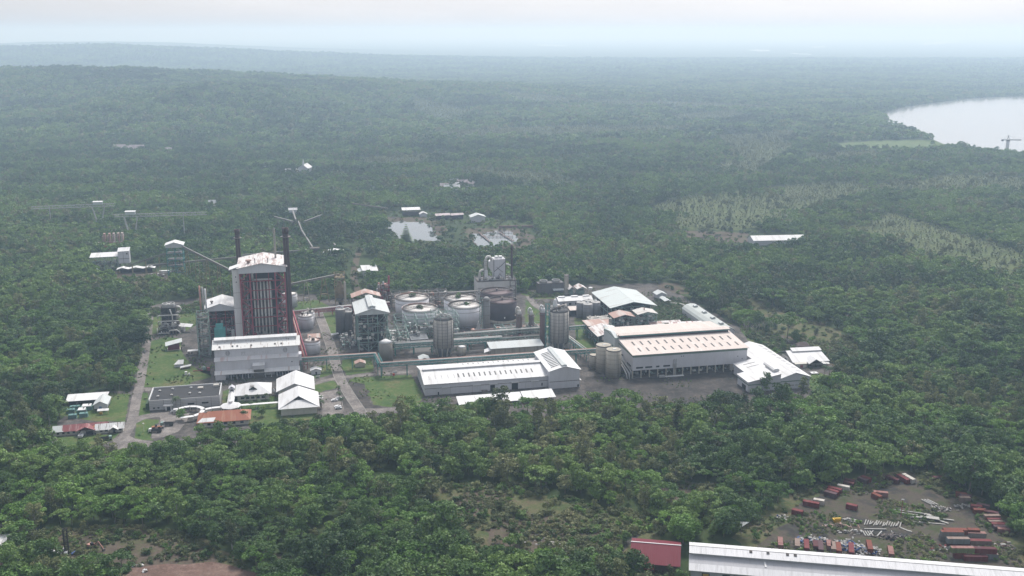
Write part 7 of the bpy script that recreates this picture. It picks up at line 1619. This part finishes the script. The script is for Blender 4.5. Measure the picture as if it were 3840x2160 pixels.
for lab, a, b, k in (('red container in the bushes at the far left of the yard', (250, 690), (550, 748), 'red'), ('short cream container behind the far left red one', (445, 660), (610, 690), 'white'),
    ('red container among shrubs at the left side of the track, back one of its pair', (705, 425), (960, 490), 'red'), ('red container close in front of its twin beside the left track', (690, 468), (900, 532), 'red'), ('brown mauve container in front of the red pair beside the left track', (645, 508), (862, 570), 'purple'), ('cream white container behind the red pair beside the left track', (885, 392), (1112, 440), 'white'),
    ('dark red container half hidden by trees behind the cream one', (1000, 330), (1195, 372), 'dark'), ('dark red container farther back in the trees behind the cream one', (1020, 285), (1190, 320), 'dark'), ('mauve container at the upper edge of the yard, beside a red one', (1262, 250), (1440, 312), 'purple'), ('red container at the upper edge of the yard, beside the mauve one', (1320, 225), (1470, 285), 'red'),
    ('dull red container half under bushes left of the white-topped one', (1785, 215), (2000, 305), 'dark'), ('red container right beside the white-topped one at the top of the yard', (1990, 190), (2180, 300), 'red'), ('white-topped container at the top of the yard', (2085, 180), (2285, 295), 'white'),
    ('small red container standing alone on the gravel, pale door open', (1050, 745), (1235, 790), 'red'), ('orange container end poking out of a bush in mid yard', (1520, 540), (1650, 600), 'orange'), ('pinkish container behind the orange one in mid yard', (1570, 520), (1840, 548), 'pink'), ('small bright red box in the bushes left of the far left container', (42, 850), (140, 872), 'red')):
    container(lab, ZC(*a, 2.5), ZC(*b, 2.5), k)
for lab, a, b, k in (('orange container highest in the right-hand row', (690, 452), (855, 478), 'orange'), ('dark purple container second from the top of the right-hand row', (830, 530), (1055, 538), 'purple'), ('tan container third from the top of the right-hand row', (805, 580), (1050, 582), 'tan'), ('red container with a pale edge in the right-hand row, beside purple roofs', (1070, 770), (1260, 790), 'red'),
    ('wide purple container behind the pale-edged red one', (1205, 730), (1530, 790), 'purple'), ('orange red container in the middle of the right-hand row', (1150, 872), (1460, 885), 'orange'), ('maroon container behind bushes in the middle of the right-hand row', (1390, 905), (1750, 962), 'dark'), ('upper tan container in the lower half of the right-hand row', (1420, 1028), (1810, 1022), 'tan'),
    ('red container between the two tan ones in the right-hand row', (1500, 1122), (1840, 1122), 'red'), ('lower tan container in the right-hand row', (1530, 1160), (1870, 1162), 'tan'), ('bright red container below the lower tan one', (1590, 1222), (1970, 1240), 'red'), ('black purple container near the lower end of the right-hand row', (1650, 1290), (1960, 1302), 'purple'), ('pinkish red container at the lower end of the right-hand row', (1740, 1345), (2020, 1372), 'pink'), ('small red container alone in the trees beyond the yard', (160, 78), (370, 66), 'dark')):
    container(lab, ZD(*a, 2.5), ZD(*b, 2.5), k)
Blue = paint('blue_plastic', (.05, .09, .22), scale=1.)
def heap(label, p, sx, sy, h, n, seed, mats, kind='scrap heap'):
    t = thing('scrap_heap', label, kind, (p.x, p.y, 0), 0); r = random.Random(seed); m = MB()
    for _ in range(n):
        x, y = r.gauss(0, sx / 2.6), r.gauss(0, sy / 2.6); z = h * math.exp(-(x / sx * 2) ** 2 - (y / sy * 2) ** 2) * r.random(); a, b, c = r.uniform(.3, 1.2), r.uniform(.15, .5), r.uniform(.08, .4); e = Euler((r.uniform(-.5, .5), r.uniform(-.5, .5), r.uniform(0, 3.1))).to_matrix()
        v = [Vector((x, y, z + .2)) + e @ Vector((i * a, j * b, k * c)) for k in (-1, 1) for i, j in ((-1, -1), (1, -1), (1, 1), (-1, 1))]
        m.add(v, [(3, 2, 1, 0), (4, 5, 6, 7), (0, 1, 5, 4), (1, 2, 6, 5), (2, 3, 7, 6), (3, 0, 4, 7)], r.choice(mats))
    m.build('scrap', None, t); return t
WB = [Bone, PipeG, Blue, PipeG, Bone, OldSteel]
for lab, p, sx, sy, n in (('white and blue scrap heap left of the bright red front-row container', ZA(555, 300), 4, 8, 60), ('white and blue scrap heap between the bright red and dark red front-row containers', ZA(700, 235), 5, 6, 60), ('low white and blue scrap behind the purple brown container', ZA(940, 245), 4, 3, 30), ('white and blue scrap heap right of the red orange container', ZA(1320, 340), 7, 8, 110),
    ('white and blue scrap heap right of the dark red open-ended container', ZA(1590, 405), 8, 8, 110), ('blue and white barrels beside the vivid red container', ZA(1890, 450), 3, 5, 30), ('blue scrap under trees at the far left of the yard', G(1968, 1303), 5, 3, 24)): heap(lab, p, sx, sy, 1.8, n, int(p.x * 10), WB)
for lab, p, sx, sy, n, mats in (('brown scrap pieces left of the white debris in mid yard', ZE(260, 540), 9, 3, 34, [OldSteel, Rust2_roof]), ('small white debris beside the yellow skip', ZE(480, 420), 6, 3, 24, [Bone, PipeG]), ('grey white lumps on the gravel below the brown scrap', ZE(500, 650), 9, 2.5, 26, [Bone, PipeG, OldSteel]), ('big dark heap in front of the vivid red container', ZE(1390, 770), 10, 5, 90, [Gloom, TankD, OldSteel]), ('white rubble by the bushes on the right of the yard', ZE(2420, 170), 7, 4, 40, [Bone, PipeG, OldSteel]),
    ('white sacks beside the right-hand container row', ZD(830, 790), 5, 3, 20, [Bone]), ('white junk spilling between the stacked containers', ZB(1380, 720, 2), 10, 3, 50, [Bone, PipeG]), ('timber and rust scraps at the right of the big stack', ZB(2050, 740), 9, 5, 40, [K['tan'], OldSteel, K['dark'], Bone]), ('pale boards lying at the left of the big stack', ZB(620, 790), 7, 4, 26, [PipeG, K['red'], Bone])): heap(lab, p, sx, sy, 1.5, n, int(p.y * 7), mats)
def beams(name, label, p, rot, items, mat, cat='scrap'):
    t = thing(name, label, cat, (p.x, p.y, 0), rot); m = MB()
    for a, b, w, h in items: m.bar(a, b, w, h)
    m.build('beam', mat, t); return t
beams('pipe_stack', 'stack of parallel white and grey pipes in mid yard', ZE(1160, 490), -.15, [((-9 + i * 1.05 + (i % 3) * .2, -2.6 + (i % 4) * .4, .5), (-7.2 + i * 1.05, 2.6 - (i % 5) * .5, .9), .4, .4) for i in range(17)], Bone, 'pipe stack')
beams('long_beam', 'long white beam lying below the pipe stack', ZE(1020, 600), -.04, [((-5.4, 0, .4), (5.4, 0, .4), .6, .6)], Bone, 'beam')
beams('board_rack', 'short upright row of white boards on the gravel', ZE(870, 690), 0, [((-2 + i * 1.2, -2.4, .4), (-2 + i * 1.2, 2.4, .6), .5, .3) for i in range(4)], Bone, 'boards')
beams('lattice_scrap', 'grey lattice frame lying beside the white boards', ZE(1020, 690), 0, [((-4, -2, .3), (0, 3, .4), .4, .3), ((0, -2.5, .3), (4, 2.5, .4), .5, .3), ((3, 0, .3), (9, -1.5, .3), .3, .3), ((8, -3, .3), (9, 3, .3), .3, .3)], PipeG)
beams('wrecked_roof', 'wrecked white roof sheets and beams splayed on the right of the yard', ZE(2130, 370), 0, [((-14, 9, .8), (2, 3, 1.0), .6, .4), ((-14, 7, .5), (-2, 1.5, .8), .6, .4), ((-9, 1, .5), (3, 0, .9), 1.2, .5), ((-1, 0, 1.2), (5, -1.6, 1.0), 3.2, .25), ((-1, 2.6, 1.4), (3, 1, 1.2), 2, .25), ((4, 0, .6), (12, -2.6, .5), .9, .4), ((4, -2, .5), (8, -5.6, .3), 1.0, .3), ((-10, -3, .3), (6, -6.5, .3), .6, .3)], Bone, 'wreckage')
beams('beam_row', 'three slanting grey beams by the bushes at the upper right of the yard', ZE(2110, 30), 0, [((-2 + i * 1.6, 3, .5), (1.2 + i * 1.6, -3, .4), .6, .4) for i in range(3)], PipeG, 'beams')
beams('fence_panel', 'narrow white panels lying right of the pipe stack', ZE(1610, 610), .35, [((0, 3, .3), (1.5, -1, .3), .8, .2), ((1.2, -1, .3), (2.6, -3, .3), .9, .3)], Bone)
t = thing('yard_pole', 'thin rusty pole standing in the middle of the yard', 'pole', ZE(1556, 330), 0); MB().tube([(0, 0, 0), (.2, 0, 9.5)], .14, 8).build('pole', RedSteel, t); m = MB(); m.box(-.5, .9, -.3, .3, 9.5, 9.9); m.build('lamp_head', PipeG, t)
t = thing('yellow_skip', 'yellow metal skip at the left side of the yard', 'skip', ZE(160, 455), .1); yl = paint('yellow_paint', (.46, .29, .03), (.3, .2, .06), .5, 1); m = MB(); m.add([(0, 0, 0), (3, 0, 0), (3, 2, 0), (0, 2, 0), (-.4, -.2, 1.8), (3.4, -.2, 1.8), (3.4, 2.2, 1.8), (-.4, 2.2, 1.8)], [(3, 2, 1, 0), (0, 1, 5, 4), (1, 2, 6, 5), (2, 3, 7, 6), (3, 0, 4, 7), (4, 5, 6, 7)]); m.build('bin', yl, t); m = MB(); m.box(.3, 3.6, .2, 1.2, 1.82, 2.3); m.build('load', yl, t)
t = thing('fallen_roof', 'grey triangular roof sheet leaning among trees behind the front containers', 'roof sheet', zoomed(2250, 1900, 3.4347)(1760, 330), 0); m = MB(); m.add([(0, 0, 1.2), (7.5, 6, 2.6), (1.2, 4.6, 3.4), (0, 0, 1.0), (7.5, 6, 2.4), (1.2, 4.6, 3.2)], [(0, 1, 2), (5, 4, 3), (0, 3, 4, 1), (1, 4, 5, 2), (2, 5, 3, 0)]); m.build('sheet', Silver_roof, t); m = MB(); [m.bar((x, y, 0), (x, y, z), .2) for x, y, z in ((.3, .4, 1), (7, 5.6, 2.3), (1.3, 4.3, 3.1))]; m.build('post', OldSteel, t)
# foreground sheds
t = thing('red_roof_shed', 'shed with a wide maroon red roof and white ridge strip in the foreground', 'shed', (54.0, 424.2, 0), R(-9.6))
MB().box(1, 21.6, 1, 21, 0, 4.9).build('wall', paint('brown_timber_wall', (.12, .07, .06), scale=.5), t); gable_roof(MB(), 21.2, 22, 5.0, 9.0, 'x', .9, .22, None, .7, 0).build('roof', Maroon_roof, t)
MB().box(-.3, 22.9, 10.75, 11.25, 9.2, 9.42).build('ridge_strip', White, t); m = MB(); m.box(2, 10, .3, 1.0, 0, 2.6); [m.bar((x, .3, 0), (x, .3, 4.7), .3) for x in (1.5, 11, 21)]; m.build('post', RedSteel, t)
slab(MB(), (1.5, -2.2, 2.8), (11, -2.2, 2.8), (11, .9, 3.9), (1.5, .9, 3.9)).build('lean_to_roof', Maroon_roof, t)
t = thing('long_white_shed', 'very long white-roofed shed crossing the lower right corner of the view', 'shed', (79.2, 411.2, 0), R(-9.5)); L = 175
MB().extr_x([(1, 0), (17, 0), (17, 11.6), (12, 12.6), (8, 12.2), (8, 10.8), (1, 8)], .5, L).build('wall', paint('grey_sheet_wall', (.36, .37, .38), (.26, .26, .26), .4, .3, stretch=(1, 1, .15)), t)
Fg = sheet('grimy_white_roof', (.53, .53, .55), (.30, .30, .31), .6, .8, scale=.25, lo=.5, hi=.68, weather=.3); Fg2 = sheet('translucent_grey_roof', (.36, .36, .385), (.28, .28, .295), .4, .8, scale=.3)
m = MB(); slab(m, (-.6, -.3, 7.8), (L, -.3, 7.8), (L, 3.6, 9.35), (-.6, 3.6, 9.35), .18); m.build('lower_roof', Fg, t); m = MB(); slab(m, (-.6, 3.6, 9.35), (L, 3.6, 9.35), (L, 8.4, 11.2), (-.6, 8.4, 11.2), .16); m.build('translucent_band', Fg2, t)
m = MB(); slab(m, (-.6, 7.2, 12.3), (L, 7.2, 12.3), (L, 12, 13.5), (-.6, 12, 13.5), .2); slab(m, (-.6, 18, 12.0), (L, 18, 12.0), (L, 12, 13.5), (-.6, 12, 13.5), .2); m.build('upper_roof', Fg, t)
m = MB(); m.box(-.6, L, 11.8, 12.2, 13.66, 13.8); m.build('ridge_cap', PipeG, t); m = MB(); [m.box(x, x + 1.3, 11, 11.3, 13.5, 13.95) for x in (26, 33.5, 42, 45.4)]; [m.box(x, x + 1.3, 10.2, 10.5, 13.3, 13.75) for x in (26, 33.5, 42, 45.4)]; m.build('roof_bracket', OldSteel, t)
m = MB(); slab(m, (32.6, 4.4, 9.9), (33.4, 4.4, 9.9), (33.0, 7.2, 11.0), (32.2, 7.2, 11.0), .2); m.build('roof_patch', White, t)
windows(t, [(5.2, 1, 4.6), (14.2, 1, 4.6)], 3.4, 1.9, 'y', Glass, .1); windows(t, [(19 + i * 8, 1, 4.6) for i in range(6)], 5.4, 1.9, 'y', Glass, .1); m = MB(); m.box(5.6, 8.2, .86, .9, 4.8, 6.2); m.build('yellow_blind', paint('yellow_gear', (.42, .28, .06)), t)
t = thing('corner_shed', 'striped white-roofed open shed cut by the left picture edge', 'shed', (-262, 437, 0), R(4)); slab(MB(), (0, 0, 4.4), (24, 0, 4.4), (23, 9, 6.4), (0, 9, 6.4)).build('roof', Stripe_roof, t); m = MB(); [m.bar((x, y, 0), (x, y, 4.4), .3) for x in (1, 8, 16, 23) for y in (.6, 8)]; m.box(1, 22, 5, 8, 0, 4.2); m.build('post', OldSteel, t)
Z17 = zoomed(0, 1900, 2.576)
t = thing('excavator', 'rusty pinkish excavator with its boom down in the lower left clearing', 'excavator', Z17(890, 400), R(-25)); rp = paint('rusty_pink', (.36, .2, .17), (.2, .1, .08), .5, .8)
m = MB(); m.box(-2, 2, -1.2, -.5, 0, .9); m.box(-2, 2, .5, 1.2, 0, .9); m.build('track', OldSteel, t); m = MB(); m.box(-2, 1.6, -1.3, 1.3, 1, 2.2); m.build('body', rp, t); m = MB(); m.box(.2, 1.6, -1.2, -.1, 2.2, 3.4); m.build('cab', CarGlass, t); m = MB(); m.bar((1.2, .3, 2), (4.2, .3, 4.2), .5, .6); m.bar((4.2, .3, 4.2), (7, .3, 1.2), .4, .5); m.build('boom', rp, t); m = MB(); m.box(6.6, 7.6, -.3, .9, .2, 1.2); m.build('bucket', OldSteel, t)
t = thing('drill_rig', 'dark rusty derrick among barrels in the lower left clearing', 'rig', Z17(650, 455), .2); m = MB(); frame(m, -.8, .8, -.8, .8, 0, 13, 1, 1, 6, .3, True); m.build('derrick', Gloom, t); m = MB(); clutter(m, -8, 0, -3, 2, 0, 2.6, 22, 5, [OldSteel, White, PipeG], .8); m.build('junk', None, t); m = MB(); m.tube([(2.2, -2, .5), (4, .5, .7)], .6, 10); m.build('barrel', Blue, t)
for k, (x, y, w_) in enumerate(((515, 435, 2.6), (845, 550, 1.6), (1010, 635, 2.2), (1330, 575, 3.6), (890, 625, 2.4), (1410, 620, 2.8))):
    p = Z17(x, y); heap(('white sheet scrap left of the derrick', 'small white scrap on the soil below the excavator', 'white scrap at the near edge of the red dirt road', 'pale sacks beside the red dirt road', 'dark and white scrap under the shrubs by the red dirt road', 'dark scrap lying on the red dirt road')[k], p, w_, 1.6, .6, 9, k + 40, [White, PipeW] if k not in (4, 5) else [OldSteel, White])
# rocks in the scrub
t = thing('rock_slabs', 'pale grey rock slabs exposed in the scrubby clearing', 'rocks', zoomed(1500, 1750, 2.147)(1100, 590), 0); m = MB(); r_ = random.Random(9)
for _ in range(34):
    x, y = r_.uniform(-12, 12), r_.uniform(-5, 6); a = r_.uniform(.5, 1.8); m.add([(x - a, y - a * .5, 0), (x + a, y - a * .6, 0), (x + a * .8, y + a * .6, 0), (x - a * .7, y + a * .5, 0), (x - a * .6, y - a * .3, a * .4), (x + a * .7, y - a * .4, a * .3), (x + a * .5, y + a * .4, a * .45), (x - a * .5, y + a * .3, a * .35)], [(0, 1, 5, 4), (1, 2, 6, 5), (2, 3, 7, 6), (3, 0, 4, 7), (4, 5, 6, 7)])
m.build('rock', paint('pale_rock', (.30, .28, .27), (.16, .15, .14), .5, .4), t)

# ================================================================ PALMS AND SINGLE TREES
M_palm = leaf_mat('palm_fronds', (.03, .055, .02), (.05, .085, .03), (.09, .12, .045))
def palm_meshes(h, n=18, L=3.2, seed=1):
    r = random.Random(seed); tr = MB(); tr.tube([(0, 0, -.2), (.15, .05, h * .5), (.35, .1, h)], .2, 8, None, .12); v, f = [], []
    for k in range(n):
        a = 2 * math.pi * k / n + r.uniform(-.15, .15); e = r.uniform(.05, 1.0); d = Vector((math.cos(a), math.sin(a), 0)); s_ = Vector((-d.y, d.x, 0)); p = Vector((.35, .1, h)); up = Vector((0, 0, 1)); o = len(v)
        for j in range(5):
            q = j / 4; w = L * .13 * math.sin(math.pi * (.12 + .8 * q)); c = p + d * L * q * math.cos(e * .6) + up * (L * (math.sin(e) * q - 1.05 * q * q)); v += [c - s_ * w - up * w * .6, c, c + s_ * w - up * w * .6]
        for j in range(4): b = o + 3 * j; f += [(b, b + 1, b + 4, b + 3), (b + 1, b + 2, b + 5, b + 4)]
    me = bpy.data.meshes.new('fronds'); me.from_pydata([tuple(p) for p in v], [], f); me.materials.append(M_palm); me.update(); t_ = bpy.data.meshes.new('trunk'); t_.from_pydata(tr.v, [], tr.f); t_.materials.append(M_bark); t_.update(); return me, t_
def tree_thing(name, label, cat, p, crown, trunk, s_=1.0, rot=0.0, group=None):
    t = thing(name, label, cat, (p.x, p.y, p.z), rot, group); t.scale = (s_, s_, s_)
    for nm, me in (('crown', crown), ('trunk', trunk)):
        if me is not None: o = bpy.data.objects.new(nm, me); COL.objects.link(o); o.parent = t
    return t
PALM = palm_meshes(9, 18, 3.6, 3); PALM2 = palm_meshes(5, 16, 2.4, 5)
Z18, Z3, Z4, Z13 = zoomed(2700, 1250, 4.6836), zoomed(700, 1160, 3.45), zoomed(150, 1400, 3.963), zoomed(1300, 700, 3.22)
for lab, p, pm, s_ in (('tallest palm beside the far right white office', Z18(2030, 650), PALM, 1.3), ('palm by the white square slab, left of its pair', Z18(1828, 745), PALM, .85), ('palm by the white square slab, right of its pair', Z18(1905, 805), PALM, 1.0), ('single palm at the door of the black-roofed office', Z4(2025, 545), PALM, 1.0)): tree_thing('palm_tree', lab, 'palm', p, *pm, s_, p.x)
for p in (Z3(780, 1195), Z3(905, 1175), Z3(1022, 1170), Z3(715, 1262), Z3(830, 1270), Z3(935, 1260), Z3(1065, 1240)): tree_thing('palm_tree', 'short palm lining the covered walkway by the pyramid-roofed office', 'palm', p, *PALM2, .9, p.x * 3, 'palms along the covered walkway')
for p in (Z3(1960, 1085), Z3(1978, 1160), Z3(2003, 1235), Z3(1730, 1215), Z3(1748, 1275)): tree_thing('palm_tree', 'short palm edging the small car park', 'palm', p, *PALM2, 1.0, p.x * 3, 'palms round the car park')
big = crown_mesh('crown', M_leaf_bright, 900, 14, 8.2, 34, 60, .75, 'round', .12); bigt = trunk_mesh(900, 14, .4, M_bark, 7, 4)
tree_thing('broadleaf_tree', 'big vivid green tree right behind the maroon red roof', 'tree', zoomed(2250, 1900, 3.4347)(1070, 470), big, bigt)
alb = crown_mesh('crown', M_leaf, 901, 19, 11, 34, 44, .7, 'umbrella', .6); albt = trunk_mesh(901, 18, .42, M_palebark, 9, 7, .35)
Zl = zoomed(1000, 1500, 2.576); tree_thing('broadleaf_tree', 'tall spreading tree with pale forked limbs, left of two below the low white shelter', 'tree', Zl(1800, 385), alb, albt); tree_thing('broadleaf_tree', 'spreading tree with pale forked limbs, right of two below the low white shelter', 'tree', Zl(2010, 420), alb, albt, .85, 2.0)
dome = crown_mesh('crown', M_leaf, 903, 20, 13, 30, 40, 1.2, 'round', .05); domet = trunk_mesh(903, 18, .6, M_bark)
for lab, x, y, s_ in (('large dome-shaped tree standing out of the pale meadow before the lake', 2040, 432, 1.25), ('round tree left of the large dome-shaped one', 1985, 405, .8), ('dark wide tree group member beside the green lakeside meadow', 2105, 382, .8), ('small pointed tree alone on the lakeside meadow', 2172, 378, .45), ('tree clump on the lakeside meadow left of the crane', 2345, 365, .5)): tree_thing('broadleaf_tree', lab, 'tree', G(x, y), dome, domet, s_, x)
def fir(h, r0, n=9):
    v, f = [], []; r = random.Random(2)
    for k in range(n):
        z = h * (.12 + .85 * k / n); rr = r0 * (1 - k / n) ** .8
        for j in range(14): a = 2 * math.pi * j / 14 + k; d = Vector((math.cos(a), math.sin(a), 0)); s_ = Vector((-d.y, d.x, 0)); L_ = rr * r.uniform(.8, 1.1); o = len(v); v += [Vector((0, 0, z + .6)), d * L_ * .6 + s_ * L_ * .2 + Vector((0, 0, z + .3)), d * L_ + Vector((0, 0, z - .5)), d * L_ * .6 - s_ * L_ * .2 + Vector((0, 0, z + .3))]; f.append((o, o + 1, o + 2, o + 3))
    me = bpy.data.meshes.new('crown'); me.from_pydata([tuple(p) for p in v], [], f); me.materials.append(M_leaf); me.update(); return me
tree_thing('conifer_tree', 'tiered dark conifer standing in front of the settling pond', 'tree', Z13(722, 690), fir(26, 10), trunk_mesh(7, 24, .4, M_bark, 0))
for lab, p, k, s_ in (('round garden tree on the lawn between the orange roof and the saddle-roofed office', Z3(968, 1385), 0, .62), ('small tree covering the end of the curved white walkway', Z4(2110, 690), 5, .7), ('dark tree overlapping the orange roof at its left corner', Z3(350, 1440), 0, .6), ('tree in front of the right end of the orange roof', Z3(745, 1445), 1, .5), ('dark round tree left of the far right white office', Z18(1105, 310), 1, .5), ('round tree beside the tallest palm', Z18(2150, 680), 1, .85), ('leafy tree standing before the right white hall gable', Z18(800, 1030), 6, .85)):
    tree_thing('broadleaf_tree', lab, 'tree', p, NEAR[k][1], NEAR[k][2], s_, p.x)
bare = trunk_mesh(77, 13, .2, M_palebark, 9, 2.6, .35)
for i in range(14): p = G(1868 + i * 7 + rng.uniform(-3, 3), 838 + rng.uniform(-8, 8)); o = bpy.data.objects.new('bare_tree', bare); COL.objects.link(o); o.location = p; o.rotation_euler = (0, 0, i); s_ = rng.uniform(.7, 1.1); o.scale = (s_, s_, s_); tag(o, 'thin bare grey tree beyond the machine hall right end', 'tree', 'bare trees beyond the machine hall')
for i, (x, y) in enumerate(((385, 900), (372, 925), (380, 955), (420, 960), (455, 945), (400, 870), (440, 895), (365, 968))): p = G(x + 6, y); o = bpy.data.objects.new('bush', SHRUB[0]); COL.objects.link(o); o.location = p; o.scale = (.45, .45, .5); tag(o, 'small dark shrub dotted on the lawn beside the left road', 'bush', 'shrubs on the left lawn')
for i, (x, y) in enumerate(((362, 1030), (365, 1005), (350, 1095), (372, 1085), (640, 1050), (700, 1040), (660, 1032), (735, 1050))): p = G(x, y); o = bpy.data.objects.new('bush', SHRUB[i % 3]); COL.objects.link(o); o.location = p; o.scale = (.6, .6, .55); tag(o, 'small clipped shrub on the office lawns and round lawn', 'bush', 'shrubs on the office lawns')
# ================================================================ HAZE
def build_haze():
    mb = MB(); mb.box(-34000, 34000, -3000, 41500, -2, 325)
    o = mb.build('haze')
    m = bpy.data.materials.new('haze'); m.use_nodes = True
    n, l = m.node_tree.nodes, m.node_tree.links
    n.remove(n['Principled BSDF'])
    pv = n.new('ShaderNodeVolumePrincipled')
    pv.inputs['Color'].default_value = (.385, .51, .665, 1)
    pv.inputs['Density'].default_value = 2.0e-4
    pv.inputs['Absorption Color'].default_value = (.5, .5, .5, 1)
    pv.inputs['Anisotropy'].default_value = .35
    l.new(pv.outputs[0], n['Material Output'].inputs['Volume'])
    o.data.materials.append(m)
    tag(o, kind='stuff')
build_haze()
